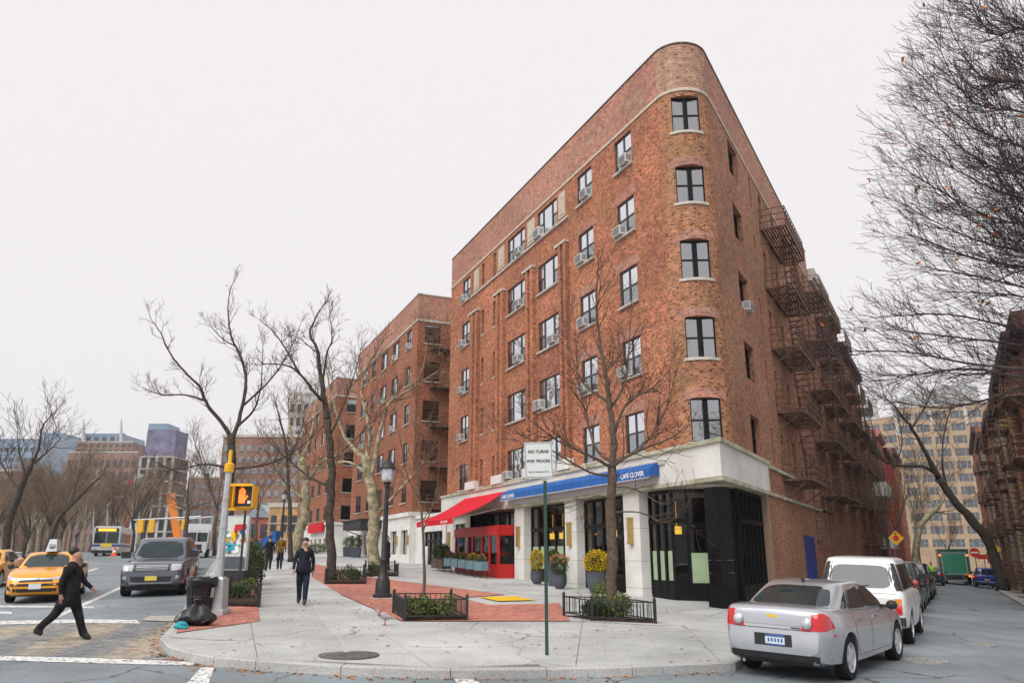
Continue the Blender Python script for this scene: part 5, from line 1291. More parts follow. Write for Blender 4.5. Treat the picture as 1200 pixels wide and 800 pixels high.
c.patch('fog_light', [(.60, .36), (.78, .42), (.78, .52), (.70, .5)], 'x+', 'plastic', c.solid, off=.008, mirror=True)
c.patch('number_plate', [(-.16, .42), (.16, .42), (.16, .57), (-.16, .57)], 'x+', 'plate_white', c.solid, off=.02)
c.patch('badge', [(-.08, .69), (.08, .69), (.07, .76), (-.07, .76)], 'x+', 'chrome', c.solid, off=.026, n=3, m=3, rnd=.5)
b = MB(); b.raw([(-.55, -.16, 1.46), (.45, -.16, 1.46), (.45, .16, 1.46), (-.55, .16, 1.46), (-.45, -.10, 1.84), (.25, -.10, 1.84), (.25, .10, 1.84), (-.45, .10, 1.84)], [(0, 1, 5, 4), (1, 2, 6, 5), (2, 3, 7, 6), (3, 0, 4, 7), (4, 5, 6, 7), (3, 2, 1, 0)]); c.add('roof_advert', b.mesh('roof_advert', M['galv']))
M['advert'] = mat('advert_sheet', (.55, .57, .60), .4, var=.4, scale=5)
b = MB()
for sg in (1, -1): b.raw([(-.48, sg * .157, 1.52), (.36, sg * .157, 1.52), (.24, sg * .118, 1.78), (-.42, sg * .118, 1.78)], [(0, 1, 2, 3)])
b.box(.26, .43, -.07, .07, 1.6, 1.7, Matrix.Translation((.02, 0, 0))); c.add('advert_panel', b.mesh('advert_panel', M['advert']))
for k in range(2): pass
T0 = AV(3.2, 5.4)
c.place('yellow_taxi', 'yellow taxi with a roof advert box waiting at the stop line', 'taxi', -15.0, 26.1, 180 + AZ_AV - 2)
c.place('yellow_taxi', 'yellow taxi half hidden behind the front taxi', 'taxi', -21.6, 33.0, 180 + AZ_AV)
# ---- upright SUV builder
def suv_spec(paint_, L, W, H, hood, wr, axles, nose=.18, tail=.08, **k):
    h, w2 = L / 2, W / 2
    d = dict(L=L, W=W, paint=paint_, wr=wr, axles=axles, spokes=5, ww=.25, shoulder=.88,
        top=[(-h, hood * .9), (-h + .04, hood + .02), (-h + .2, hood + .06), (.4, hood + .05), (1.0, hood), (h - .5, hood - .04), (h - nose, hood - .1), (h, hood - .25)],
        bot=[(-h, .48), (-h + .06, .38), (-1, .28), (1, .28), (h - .3, .32), (h - .04, .40), (h, .46)],
        half=[(-h, w2 * .90), (-h + .05, w2 * .94), (-h + .3, w2 * .985), (-.3, w2), (1.2, w2 * .99), (h - .4, w2 * .965), (h - .12, w2 * .9), (h, w2 * .80)],
        cabin=dict(base=(-h + tail, .95), roof=(-h + tail + .28, .22), wb=w2 * .92, wt=w2 * .76, z=(hood - .06, H - .04), ex=9., bulge=.015, crown=.02))
    d.update(k); return d
def suv_glass(c, L, H, hood, w2, x_f=.95, xr=None):
    h = L / 2; z0, z1 = hood + .07, H - .14; ft = .22
    c.patch('windscreen', [(-w2 * .76, z0), (w2 * .76, z0), (w2 * .62, z1), (-w2 * .62, z1)], 'x+', 'glass_car', c.cab, n=10, m=8, rnd=.2)
    c.patch('rear_window', [(-w2 * .74, z0 + .02), (w2 * .74, z0 + .02), (w2 * .62, z1), (-w2 * .62, z1)], 'x-', 'glass_car', c.cab, n=10, m=8, rnd=.2)
    for a, e, f_, g_ in ((.66, -.22, -.22, .22), (-.30, -1.15, -1.1, -.30), (-1.23, -h + .42, -h + .55, -1.2)):
        c.patch('side_window', [(a, z0), (e, z0), (f_, z1), (g_, z1)], 'y+', 'glass_car', c.cab, mirror=True, rnd=.1)
    c.seam([(-.26, hood), (-.26, .4)]); c.seam([(.95, hood - .03), (.98, .42)]); c.seam([(-1.18, hood), (-1.05, .75), (-.95, .42)])
    for x in (-.98, .02): c.patch('door_handle', [(x - .1, hood - .13), (x + .1, hood - .13), (x + .1, hood - .105), (x - .1, hood - .105)], 'y+', 'plastic', c.solid, off=.03, n=3, m=1, mirror=True)
    for sg in (1, -1):
        b = MB(); b.box(.68, .80, min(sg * w2 * .93, sg * (w2 + .2)), max(sg * w2 * .93, sg * (w2 + .2)), hood + .06, hood + .26); c.add('mirror', b.mesh('mirror', M['plastic'], angle=40))
gun = paint('gunmetal_paint', (.17, .18, .22), .65, .27)
H_, hd = 1.80, 1.08
c = Car(suv_spec(gun, 4.78, 1.93, H_, hd, .375, (-1.38, 1.37))); suv_glass(c, 4.78, H_, hd, .965); RRS = c
for k in range(4): c.patch('grille_bar', [(-.46, .80 + k * .045), (.46, .80 + k * .045), (.46, .825 + k * .045), (-.46, .825 + k * .045)], 'x+', 'chrome', c.solid, off=.014, n=6, m=1)
c.patch('grille', [(-.50, .78), (.50, .78), (.50, .98), (-.50, .98)], 'x+', 'plastic', c.solid, off=.006)
c.patch('head_light', [(.55, .78), (.84, .80), (.85, .98), (.55, .98)], 'x+', 'lamp_clear', c.solid, off=.01, mirror=True); c.patch('lower_grille', [(-.55, .46), (.55, .46), (.60, .62), (-.60, .62)], 'x+', 'plastic', c.solid, off=.008)
c.patch('fog_light', [(.70, .55), (.80, .55), (.80, .64), (.70, .64)], 'x+', 'lamp_clear', c.solid, off=.012, mirror=True)
c.patch('number_plate', [(-.17, .50), (.17, .50), (.17, .63), (-.17, .63)], 'x+', 'plate_yellow', c.solid, off=.02); c.patch('skid_plate', [(-.6, .40), (.6, .40), (.62, .45), (-.62, .45)], 'x+', 'galv', c.solid, off=.008, m=1)
c.place('grey_suv', 'grey SUV with a yellow number plate parked facing the crossing', 'car', -12.3, 28.2, 180 + AZ_AV + 3, scale=1.04)
# parked line behind it
dkblue = paint('dark_blue_paint', (.03, .04, .07), .2); char = paint('charcoal_paint', (.03, .032, .035), .2); pale = paint('pale_silver', (.42, .44, .45), .3); maroon = paint('maroon_paint', (.12, .012, .014), .1)
cars = {}
for nm, pt_ in (('char', char), ('pale', pale), ('maroon', maroon), ('blue', dkblue)):
    c = Car(sedan_spec(pt_)); sedan_glass(c)
    c.patch('tail_light', [(.50, .76), (.80, .76), (.82, .95), (.55, .95)], 'x-', 'tail', c.solid, off=.01, mirror=True); c.patch('head_light', [(.42, .62), (.80, .66), (.82, .76), (.45, .72)], 'x+', 'lamp_clear', c.solid, off=.012, mirror=True)
    c.patch('number_plate', [(-.17, .62), (.17, .62), (.17, .76), (-.17, .76)], 'x-', 'plate_white', c.solid, off=.012); c.patch('grille', [(-.4, .46), (.4, .46), (.38, .60), (-.38, .60)], 'x+', 'plastic', c.solid, off=.01); cars[nm] = c
p = AV(15.5, 1.6); cars['pale'].place('parked_sedan', 'pale silver sedan parked behind the grey SUV', 'car', p.x, p.y, 180 + AZ_AV, 'cars parked along the avenue')
p = AV(21.5, 1.6); cars['char'].place('parked_sedan', 'charcoal sedan parked two places behind the grey SUV', 'car', p.x, p.y, 180 + AZ_AV, 'cars parked along the avenue')
p = AV(27.5, 1.6); cars['blue'].place('parked_sedan', 'dark blue sedan parked before the white box truck', 'car', p.x, p.y, 180 + AZ_AV, 'cars parked along the avenue')
# ---- white estate SUV on the side street (old upright shape)
whitep = paint('white_paint', (.66, .66, .64), 0, .35)
H_, hd = 1.80, 1.06
c = Car(suv_spec(whitep, 4.45, 1.82, H_, hd, .36, (-1.25, 1.30), cabin=dict(base=(-2.17, .75), roof=(-1.86, .25), wb=.85, wt=.70, z=(1.0, 1.77), ex=12., bulge=.01, crown=.015))); OLD = c
c.patch('rear_window', [(-.61, 1.17), (.61, 1.17), (.545, 1.63), (-.545, 1.63)], 'x-', 'glass_car', c.cab, n=10, m=8, rnd=.12)
c.patch('windscreen', [(-.70, 1.16), (.70, 1.16), (.60, 1.66), (-.60, 1.66)], 'x+', 'glass_car', c.cab, n=10, m=8)
for a, e, f_, g_ in ((.55, -.30, -.30, .26), (-.40, -1.15, -1.12, -.40), (-1.22, -1.95, -1.82, -1.2)): c.patch('side_window', [(a, 1.14), (e, 1.14), (f_, 1.66), (g_, 1.66)], 'y+', 'glass_car', c.cab, mirror=True)
c.patch('rear_pillar_trim', [(-2.12, 1.12), (-1.98, 1.12), (-1.85, 1.68), (-1.93, 1.68)], 'y+', 'plastic', c.cab, mirror=True)
c.patch('tailgate_line', [(-.84, .80), (.84, .80), (.84, .812), (-.84, .812)], 'x-', 'plastic', c.solid, off=.004, n=12, m=1); c.patch('tailgate_line', [(-.84, 1.06), (.84, 1.06), (.84, 1.068), (-.84, 1.068)], 'x-', 'plastic', None, off=.004, n=12, m=1)
for sg in (1, -1):
    c.patch('tail_light', [(sg * .66, .66), (sg * .80, .66), (sg * .80, .84), (sg * .66, .84)], 'x-', 'tail', c.solid, off=.02); c.patch('indicator', [(sg * .66, .845), (sg * .80, .845), (sg * .80, .97), (sg * .66, .97)], 'x-', 'amber', c.solid, off=.02)
c.box('bumper', (-2.32, -2.1, -.85, .85, .44, .60)); c.patch('handle', [(-.12, .99), (.12, .99), (.12, 1.02), (-.12, 1.02)], 'x-', 'chrome', c.solid, off=.03, n=3, m=1)
c.patch('bumper_chrome', [(.30, .56), (.84, .56), (.84, .60), (.30, .60)], 'x-', 'chrome', c.solid, off=.14, m=1); c.patch('number_plate', [(-.2, .66), (.12, .66), (.12, .78), (-.2, .78)], 'x-', 'plate_white', c.solid, off=.012); c.patch('lettering_strip', [(-.62, .74), (-.50, .74), (-.50, .765), (-.62, .765)], 'x-', 'plastic', c.solid, off=.012, n=3, m=1)
b = MB(); b.bar((-2.13, -.05, 1.2), (-2.03, -.45, 1.24), .012); c.add('wiper', b.mesh('wiper', M['plastic']))
c.seam([(-.35, 1.04), (-.35, .4)]); c.seam([(.72, 1.02), (.76, .45)])
p = RS(-2.0, 4.05); c.place('white_suv', 'old white upright SUV parked in front of the silver sedan', 'car', 8.62, 19.35, 31, scale=1.0)
# further cars down the side street
c = Car(suv_spec(char, 4.6, 1.85, 1.72, 1.05, .36, (-1.3, 1.35))); suv_glass(c, 4.6, 1.72, 1.05, .925); BSUV = c
c.patch('tail_light', [(.62, .85), (.82, .85), (.82, 1.10), (.66, 1.10)], 'x-', 'tail', None, off=.012, mirror=True); c.patch('number_plate', [(-.17, .7), (.17, .7), (.17, .83), (-.17, .83)], 'x-', 'plate_white', c.solid, off=.012)
def street_car(c, s, d, nm, label, az=AZ_R): p = RS(s, d); c.place(nm, label, 'car', p.x, p.y, az, 'cars parked along the side street')
street_car(cars['maroon'], 4.2, 3.75, 'parked_sedan', 'dark red sedan parked beyond the white SUV'); street_car(BSUV, 10.0, 3.7, 'parked_suv', 'black SUV parked second beyond the white SUV')
street_car(cars['char'], 15.8, 3.7, 'parked_sedan', 'black sedan parked third beyond the white SUV'); street_car(BSUV, 21.6, 3.7, 'parked_suv', 'black SUV parked fourth beyond the white SUV')
street_car(cars['pale'], 27.4, 3.7, 'parked_sedan', 'pale sedan parked before the worker in the yellow vest'); street_car(cars['blue'], 52, 3.8, 'parked_sedan', 'dark sedan parked near the end of the street')
street_car(cars['pale'], 62, 5.5, 'parked_sedan', 'pale car driving at the end of the street')
blue_p = paint('bright_blue', (.012, .035, .30), .1)
c = Car(suv_spec(blue_p, 4.5, 1.80, 1.65, 1.0, .35, (-1.3, 1.3))); suv_glass(c, 4.5, 1.65, 1.0, .9)
c.patch('tail_light', [(.66, .80), (.82, .80), (.82, 1.0), (.68, 1.0)], 'x-', 'tail', None, off=.012, mirror=True); c.patch('number_plate', [(-.17, .62), (.17, .62), (.17, .75), (-.17, .75)], 'x-', 'plate_yellow', c.solid, off=.012); c.patch('bumper_strip', [(-.8, .46), (.8, .46), (.8, .54), (-.8, .54)], 'x-', 'galv', c.solid, off=.01)
p = on_ground(1160, 689, -.14); c.place('blue_suv', 'bright blue SUV parked beside the leaning tree', 'car', p.x + .8, p.y + 1.9, AZ_R - 2)
# ---- green box truck
def wheel_set(o, x, ys, r, wd=.28):
    t, m, d = wheel_meshes(r, wd, 8)
    for y in ys:
        e = bpy.data.objects.new('wheel', None); col.objects.link(e); e.parent = o; e.location = (x, y, r); e.rotation_euler.z = 0 if y > 0 else math.pi; e.empty_display_size = .2
        for n, q in (('tyre', t), ('rim', m)): link(n, q, e)
def bx(o, name, mt, *bs):
    b = MB()
    for q in bs: b.box(*q)
    return b.build(name, M[mt] if isinstance(mt, str) else mt, o)
green = paint('truck_green', (.012, .10, .055), 0, .4); green2 = paint('panel_green', (.03, .22, .13), 0, .4)
p = on_ground(1120, 684.5, -.14) + Vector((1.2, 2.2, 0))
o = thing('green_truck', 'dark green box truck driving away down the side street', 'truck', (p.x, p.y, road_z(p.x, p.y)), R(90 - AZ_R + 3))
bx(o, 'cargo_box', green, (-3.2, 2.2, -1.2, 1.2, .75, 3.0)); bx(o, 'cab', green, (2.3, 4.0, -1.05, 1.05, .6, 2.5)); bx(o, 'rear_door', green2, (-3.24, -3.2, -.92, .92, .98, 2.72))
f = MB()
for a in ((-3.26, -3.22, -.98, -.92, .92, 2.78), (-3.26, -3.22, .92, .98, .92, 2.78), (-3.26, -3.22, -.92, .92, 2.72, 2.78), (-3.26, -3.22, -.92, .92, .92, .98)): f.box(*a)
f.build('door_frame', M['galv'], o); bx(o, 'roof_cap', green, (-3.25, 2.25, -1.24, 1.24, 3.0, 3.08)); bx(o, 'chassis', 'plastic', (-3.1, 3.8, -.5, .5, .45, .75)); bx(o, 'bumper', 'alu', (-3.35, -3.2, -.75, .75, .32, .42))
for y in (-1.06, 1.06):
    for z in (2.55, .78): bx(o, 'tail_lamp', 'tail_lit', (-3.25, -3.2, y - .09, y + .09, z - .07, z + .07))
bx(o, 'step', 'signal_yellow', (-3.28, -3.2, -1.15, -.6, .86, .93))
wheel_set(o, -2.0, (1.05, -1.05), .46); wheel_set(o, 3.0, (.95, -.95), .46)
# ---- city bus
p = at(122, 650, 84)
o = thing('city_bus', 'white and blue city bus with a lit orange destination board', 'bus', (p.x, p.y, road_z(p.x, p.y)), R(90 - (180 + AZ_AV)))
M['bus_white'] = mat('bus_white', (.60, .61, .62), .4, var=.08); M['bus_blue'] = mat('bus_blue', (.02, .06, .25), .4, var=.1); M['led'] = mat('led_board', (.9, .35, .02), .4, var=0, emit=(1, .38, .03), es=1.4)
bx(o, 'body', 'bus_white', (-11, 0, -1.28, 1.28, .35, 2.95), (-10.8, -.3, -1.2, 1.2, 2.95, 3.1)); bx(o, 'bumper', 'plastic', (-.1, .12, -1.25, 1.25, .3, .62)); bx(o, 'blue_band', 'bus_blue', (-10.9, .025, -1.3, 1.3, 1.0, 1.2))
bx(o, 'destination_board', 'plastic', (-.05, .05, -1.1, 1.1, 2.52, 2.88)); bx(o, 'destination_text', 'led', (.05, .06, -.85, .85, 2.58, 2.82))
for y0, y1 in ((-1.15, -.04), (.04, 1.15)): bx(o, 'windscreen', 'glass_car', (-.05, .04, y0, y1, 1.32, 2.46))
bx(o, 'advert_panel', 'plate_yellow', (.02, .06, -.5, .62, .92, 1.32))
for y in (-1.0, 1.0): bx(o, 'head_light', 'lamp_clear', (.1, .14, y - .16, y + .16, .66, .84))
for k in range(7):
    for y in (-1.285, 1.285): bx(o, 'side_window', 'glass_car', (-1.9 - k * 1.3, -.8 - k * 1.3, y - .01, y + .01, 1.4, 2.4))
wheel_set(o, -2.4, (1.12, -1.12), .48); wheel_set(o, -8.2, (1.12, -1.12), .48)
# ---- white box truck and more traffic up the avenue
p = AV(55, 2.0)
o = thing('box_truck', 'white box truck parked along the avenue behind the sedans', 'truck', (p.x, p.y, road_z(p.x, p.y)), R(90 - (180 + AZ_AV)))
bx(o, 'cargo_box', 'bus_white', (-5.5, -1.7, -1.15, 1.15, .8, 3.1)); bx(o, 'cab', 'bus_white', (-1.6, 0, -1.0, 1.0, .55, 2.5)); bx(o, 'hood', 'bus_white', (0, .6, -.9, .9, .5, 1.4))
for y0, y1 in ((-.9, -.05), (.05, .9)): bx(o, 'windscreen', 'glass_car', (0, .03, y0, y1, 1.45, 2.25))
bx(o, 'grille', 'plastic', (.6, .63, -.5, .5, .7, 1.2)); wheel_set(o, -.3, (.95, -.95), .42); wheel_set(o, -4.2, (.95, -.95), .42)
TX.place('yellow_taxi', 'yellow taxi far up the avenue by the bus', 'taxi', *AV(76, 8), 180 + AZ_AV)
cars['pale'].place('parked_sedan', 'pale sedan parked at the far side of the avenue under the park trees', 'car', *AV(20, 19), 180 + AZ_AV, 'cars across the avenue'); cars['char'].place('parked_sedan', 'dark sedan parked at the far side of the avenue before the bus', 'car', *AV(34, 19.5), 180 + AZ_AV, 'cars across the avenue')
# traffic cone
M['cone'] = mat('cone_orange', (.8, .12, .02), .5, var=.1)
p = AV(70, 10.5); o = thing('traffic_cone', 'orange traffic cone standing in the avenue by the bus', 'traffic cone', (p.x, p.y, road_z(p.x, p.y)))
b = MB(); b.lathe([(.3, .05), (.06, .95)], 12); b.build('cone', M['cone'], o); b = MB(); b.box(-.36, .36, -.36, .36, 0, .05); b.build('foot', M['cone'], o); b = MB(); b.lathe([(.225, .38), (.165, .6)], 12); b.build('band', M['white'], o)
# ================================================================== trees and plants
def wander(rng, d, amt): return (d + Vector((rng.uniform(-amt, amt), rng.uniform(-amt, amt), rng.uniform(-amt, amt)))).normalized()
def turned(rng, d, lo, hi):
    ax = d.cross(Vector((rng.uniform(-1, 1), rng.uniform(-1, 1), rng.uniform(-1, 1))))
    if ax.length < 1e-4: ax = Vector((1, 0, 0))
    return (Matrix.Rotation(R(rng.uniform(lo, hi)), 3, ax.normalized()) @ d).normalized()
def catmull(pts, per=4):
    out = []
    for i in range(len(pts) - 1):
        p0, p1, p2, p3 = pts[max(i - 1, 0)], pts[i], pts[i + 1], pts[min(i + 2, len(pts) - 1)]
        for k in range(per):
            t = k / per
            out.append(.5 * ((2 * p1) + (p2 - p0) * t + (2 * p0 - 5 * p1 + 4 * p2 - p3) * t * t + (3 * p1 - p0 - 3 * p2 + p3) * t ** 3))
    out.append(pts[-1]); return out
def twig(mb, rng, p, d, L, r, lvl, P):
    n = 4 if lvl else 3; pts = [p]; dirs = []; q = p.copy()
    for k in range(n):
        d = wander(rng, d, P.get('wander', .22)); d = (d + Vector(P.get('bias', (0, 0, .12))) * (1 if lvl else .6)).normalized()
        q = q + d * (L / n); pts.append(q); dirs.append(d)
    r1 = max(r * .35, P.get('rmin', .004))
    mb.tube(pts, [r + (r1 - r) * k / n for k in range(n + 1)], 4 if r > .02 else 3, cap=False)
    if P.get('ends') is not None and lvl == 0: P['ends'].append(pts[-1])
    if lvl <= 0: return
    kids = P['kids'][lvl - 1] if isinstance(P['kids'], (list, tuple)) else P['kids']
    for k in range(kids):
        t = rng.uniform(.22, 1.0) if k else 1.0; i = min(int(t * n), n - 1); f = t * n - i
        o = pts[i].lerp(pts[i + 1], f)
        twig(mb, rng, o, turned(rng, dirs[i], *P.get('angle', (20, 55))), L * rng.uniform(.42, .75), max(r * .55, P.get('rmin', .004)), lvl - 1, P)
def tree(name, label, base, limbs, P, bark='bark', tw='twig', seed=1, group=None, leaves=None, side=9):
    """limbs: list of (points, r0, r1, twigs per metre); the first is the trunk"""
    rng = random.Random(seed); o = thing(name, label, 'tree', base, 0, group); B = Vector(base)
    t = MB(); c = MB(); ends = P['ends'] = []; grown = []
    for li, (pts, r0, r1, dens) in enumerate(limbs):
        pts = [Vector(p) for p in pts]
        if grown:      # a limb starts on the wood it grows from; its first stretch eases over to the traced course
            q = min(grown, key=lambda v: (v - pts[0]).length_squared); off = q - pts[0]
            pts = [p + off * max(0., 1 - i / 2) for i, p in enumerate(pts)]
        path = catmull(pts); n = len(path); grown += path
        # small irregularity so that limbs are not smooth hoses
        path = [p + Vector((rng.uniform(-1, 1), rng.uniform(-1, 1), 0)) * r0 * .18 * (0 < i < n - 1) for i, p in enumerate(path)]
        rad = [(r0 + (r1 - r0) * (i / (n - 1)) ** .8) * rng.uniform(.93, 1.07) for i in range(n)]
        if li == 0: rad[0] *= 1.22
        t.tube([p - B for p in path], rad, side if li == 0 else 7)
        L = sum((path[i + 1] - path[i]).length for i in range(n - 1)); k = int(L * dens)
        for q in range(k):
            f = rng.uniform(P.get('from', .25) if li else P.get('trunk_from', .55), 1.0) if q > 1 else 1.0
            i = min(int(f * (n - 1)), n - 2); o_ = path[i].lerp(path[i + 1], f * (n - 1) - i); d = (path[i + 1] - path[i]).normalized()
            rr = rad[i]
            twig(c, rng, o_ - B, turned(rng, d, 18, 62) if q > 1 else d, P['len'] * rng.uniform(.55, 1.25) * (1 - .35 * f), min(rr * .55, P.get('r', .025)), P['lvl'], P)
    t.build('trunk', M[bark], o, smooth=True)
    cr = c.build('crown', M[tw], o); cr['kind'] = 'stuff'
    if leaves:
        lm = MB(); n, size, mt, sel = leaves
        pool = [e for e in ends if sel(e + B)] or ends
        for k in range(n):
            e = pool[rng.randrange(len(pool))]; a = Vector((rng.uniform(-1, 1), rng.uniform(-1, 1), rng.uniform(-1, 1))).normalized(); b_ = a.orthogonal().normalized() * size * rng.uniform(.5, 1.1); a = a * size * rng.uniform(.7, 1.2)
            lm.raw([e, e + a * .5 + b_ * .45, e + a, e + a * .5 - b_ * .45, e + a * .5 + a.cross(b_).normalized() * size * .2], [(0, 1, 4), (1, 2, 4), (2, 3, 4), (3, 0, 4)])
        lo = lm.build('dry_leaves', M[mt], o); lo['kind'] = 'stuff'
    return o
def px(pts, Y, dy=0.):
    n = len(pts); return [at(x, y, Y + dy * i / max(1, n - 1)) for i, (x, y) in enumerate(pts)]
# corner tree inside its guard
Y = 20.6; b0 = at(716, 722, Y); b0.z = g(b0.x, b0.y)
tree('street_tree', 'slim bare street tree in the railed bed before the cafe', b0, [
    ([b0] + px([(717, 660), (716, 600), (717, 548)], Y), .155, .115, 1.0), (px([(717, 550), (719, 512), (715, 479), (711, 449), (706, 421), (701, 385), (699, 345), (701, 312)], Y, -.5), .11, .015, 4.5),
    (px([(718, 550), (729, 539), (757, 524), (781, 515), (806, 500)], Y, -1.6), .06, .012, 5), (px([(720, 508), (735, 471), (765, 454), (787, 430)], Y, 1.2), .05, .01, 5),
    (px([(728, 541), (758, 523), (779, 482), (791, 440)], Y, -1.0), .045, .01, 5), (px([(715, 478), (732, 449), (737, 407), (740, 350)], Y, .8), .05, .01, 5),
    (px([(717, 544), (699, 528), (688, 490), (679, 450), (675, 405)], Y, 1.3), .06, .01, 5), (px([(718, 550), (696, 537), (655, 517), (622, 492)], Y, -1.8), .055, .01, 5), (px([(713, 476), (682, 451), (669, 413), (665, 380)], Y, .9), .05, .01, 5),
    (px([(717, 556), (690, 552), (640, 524), (600, 505)], Y, -1.2), .045, .008, 4), (px([(718, 575), (745, 575), (775, 590), (790, 585)], Y, -1.0), .03, .006, 6), (px([(717, 600), (750, 600), (778, 612), (796, 603)], Y, -.8), .025, .006, 6), (px([(717, 585), (700, 580), (680, 590)], Y, -.6), .02, .006, 6)],
    dict(len=1.1, lvl=1, kids=[4, 4], r=.016, rmin=.0045, bias=(0, 0, .16), wander=.2), 'bark_brown', 'twig', 5, leaves=(46, .10, 'leaf_dry', lambda p: (p - at(640, 512, Y - 1)).length < .75 or (p - at(722, 612, Y)).length < .8))
# sapling
Y = 20.0; b0 = at(497, 722, Y); b0.z = g(b0.x, b0.y)
tree('sapling', 'thin young tree in the railed bed with low box shrubs', b0, [([b0] + px([(497, 660), (495, 610), (490, 565), (487, 520), (488, 478)], Y), .045, .012, 2.5), (px([(496, 625), (508, 590), (514, 555), (516, 510)], Y, .3), .02, .006, 4), (px([(493, 590), (478, 560), (470, 520), (462, 480)], Y, -.3), .018, .006, 4), (px([(495, 610), (515, 580), (530, 560)], Y, -.2), .014, .005, 4), (px([(490, 570), (500, 540), (503, 500), (512, 465)], Y, -.2), .014, .005, 4)],
    dict(len=.7, lvl=1, kids=[3], r=.009, rmin=.0035, bias=(0, 0, .2)), 'bark_brown', 'twig', 8)
# dark tree by the sidewalk
Y = 32.9; b0 = at(389, 681, Y); b0.z = g(b0.x, b0.y)
tree('street_tree', 'dark trunked bare tree in the railed bed behind the walking man', b0, [([b0] + px([(388, 640), (386, 600), (389, 560), (387, 521), (384, 492)], Y), .20, .14, .5), (px([(384, 494), (379, 463), (376, 437), (371, 408), (363, 392), (370, 372), (383, 352)], Y, .6), .14, .02, 4),
    (px([(380, 470), (373, 465), (350, 437), (331, 427), (298, 427)], Y, -1.5), .10, .015, 4), (px([(350, 438), (339, 416), (321, 389), (303, 374)], Y, .8), .06, .012, 4.5), (px([(379, 450), (384, 413), (389, 397), (386, 365)], Y, -.8), .06, .012, 4.5), (px([(387, 566), (362, 557), (339, 539), (318, 520)], Y, 1.5), .07, .015, 3), (px([(386, 510), (404, 470), (418, 430), (424, 400)], Y, 1.), .05, .01, 4.5), (px([(372, 410), (352, 395), (340, 392)], Y, 1.), .03, .01, 5), (px([(388, 540), (410, 520), (440, 490)], Y, -1.), .04, .01, 4)],
    dict(len=.85, lvl=2, kids=[3, 3], r=.018, rmin=.005, bias=(0, 0, .16)), 'bark', 'twig', 21)
# forked tree behind the signal
Y = 35.0; b0 = at(272, 676, Y); b0.z = g(b0.x, b0.y)
tree('street_tree', 'large dark forked tree behind the pedestrian signal', b0, [([b0] + px([(270, 630), (268, 580), (271, 540), (272, 510)], Y), .23, .18, .4), (px([(272, 514), (262, 497), (247, 480), (239, 466), (234, 453), (215, 434), (200, 415), (188, 390), (177, 374)], Y, -1.5), .11, .016, 3.2), (px([(272, 514), (280, 492), (287, 460), (288, 440), (281, 415), (272, 397), (268, 375), (268, 350), (272, 334)], Y, 1.5), .11, .016, 3.2),
    (px([(282, 500), (300, 480), (306, 450), (308, 405)], Y, -1.2), .07, .012, 4.5), (px([(236, 470), (215, 463), (190, 462), (166, 454)], Y, 1.), .06, .012, 4.5), (px([(272, 397), (258, 392), (245, 380)], Y, .8), .04, .01, 5), (px([(287, 470), (320, 440), (340, 410), (352, 380)], Y, 1.6), .06, .012, 4.5), (px([(270, 545), (307, 543), (343, 530), (378, 500)], Y, -2), .07, .015, 3.5), (px([(270, 552), (240, 545), (205, 550), (180, 540)], Y, -1.4), .06, .012, 4)],
    dict(len=.85, lvl=2, kids=[3, 3], r=.018, rmin=.005, bias=(0, 0, .14)), 'bark', 'twig', 33)
# plane trees with pale bark
Y = 42.9; b0 = at(440, 667, Y); b0.z = g(b0.x, b0.y)
tree('plane_tree', 'pale mottled plane tree behind the black lamp post', b0, [([b0] + px([(437, 630), (439, 598), (434, 566), (429, 535)], Y), .36, .26, .4), (px([(434, 568), (446, 505), (456, 472), (480, 456), (514, 434)], Y, -1.5), .16, .03, 2.5), (px([(438, 602), (460, 580), (484, 556), (498, 540)], Y, -1.2), .13, .03, 2.5), (px([(429, 540), (404, 512), (390, 470), (384, 440)], Y, 1.5), .16, .03, 2.5), (px([(429, 540), (432, 500), (424, 460), (430, 430), (445, 405)], Y, .6), .14, .025, 3), (px([(430, 555), (408, 540), (384, 545), (366, 555)], Y, 1.), .1, .02, 2.5), (px([(480, 456), (496, 430), (500, 400)], Y - 1.2, -.6), .05, .015, 4)],
    dict(len=1.9, lvl=2, kids=[3, 4], r=.03, rmin=.008, bias=(0, 0, .1), wander=.3), 'bark_plane', 'twig_tan', 44)
Y = 62.0; b0 = at(346, 650, Y); b0.z = g(b0.x, b0.y)
tree('plane_tree', 'pale leaning plane tree trunk behind the walking man', b0, [([b0] + px([(350, 630), (357, 600), (358, 570), (352, 535)], Y), .45, .32, .4), (px([(352, 540), (340, 505), (338, 470)], Y, 2), .2, .04, 2.5), (px([(356, 566), (374, 540), (392, 535), (405, 530)], Y, -2), .2, .04, 2.5), (px([(352, 540), (366, 500), (372, 460)], Y, 1), .2, .04, 2.5), (px([(357, 585), (335, 570), (318, 560)], Y, -1), .14, .03, 2.5)],
    dict(len=2.4, lvl=2, kids=[3, 4], r=.035, rmin=.01, bias=(0, 0, .1), wander=.3), 'bark_plane', 'twig_tan', 45)
Y = 55.0; b0 = at(341, 655, Y); b0.z = g(b0.x, b0.y)
tree('street_tree', 'thin dark trunk standing before the leaning plane tree', b0, [([b0] + px([(340, 625), (339, 590), (337, 550), (334, 515), (325, 480)], Y), .2, .06, 1.2), (px([(338, 570), (320, 545), (308, 520)], Y, 1), .06, .015, 3), (px([(336, 540), (352, 505), (358, 470)], Y, -1), .06, .015, 3)], dict(len=1.8, lvl=2, kids=[3, 3], r=.025, rmin=.009, bias=(0, 0, .15)), 'bark', 'twig', 46)
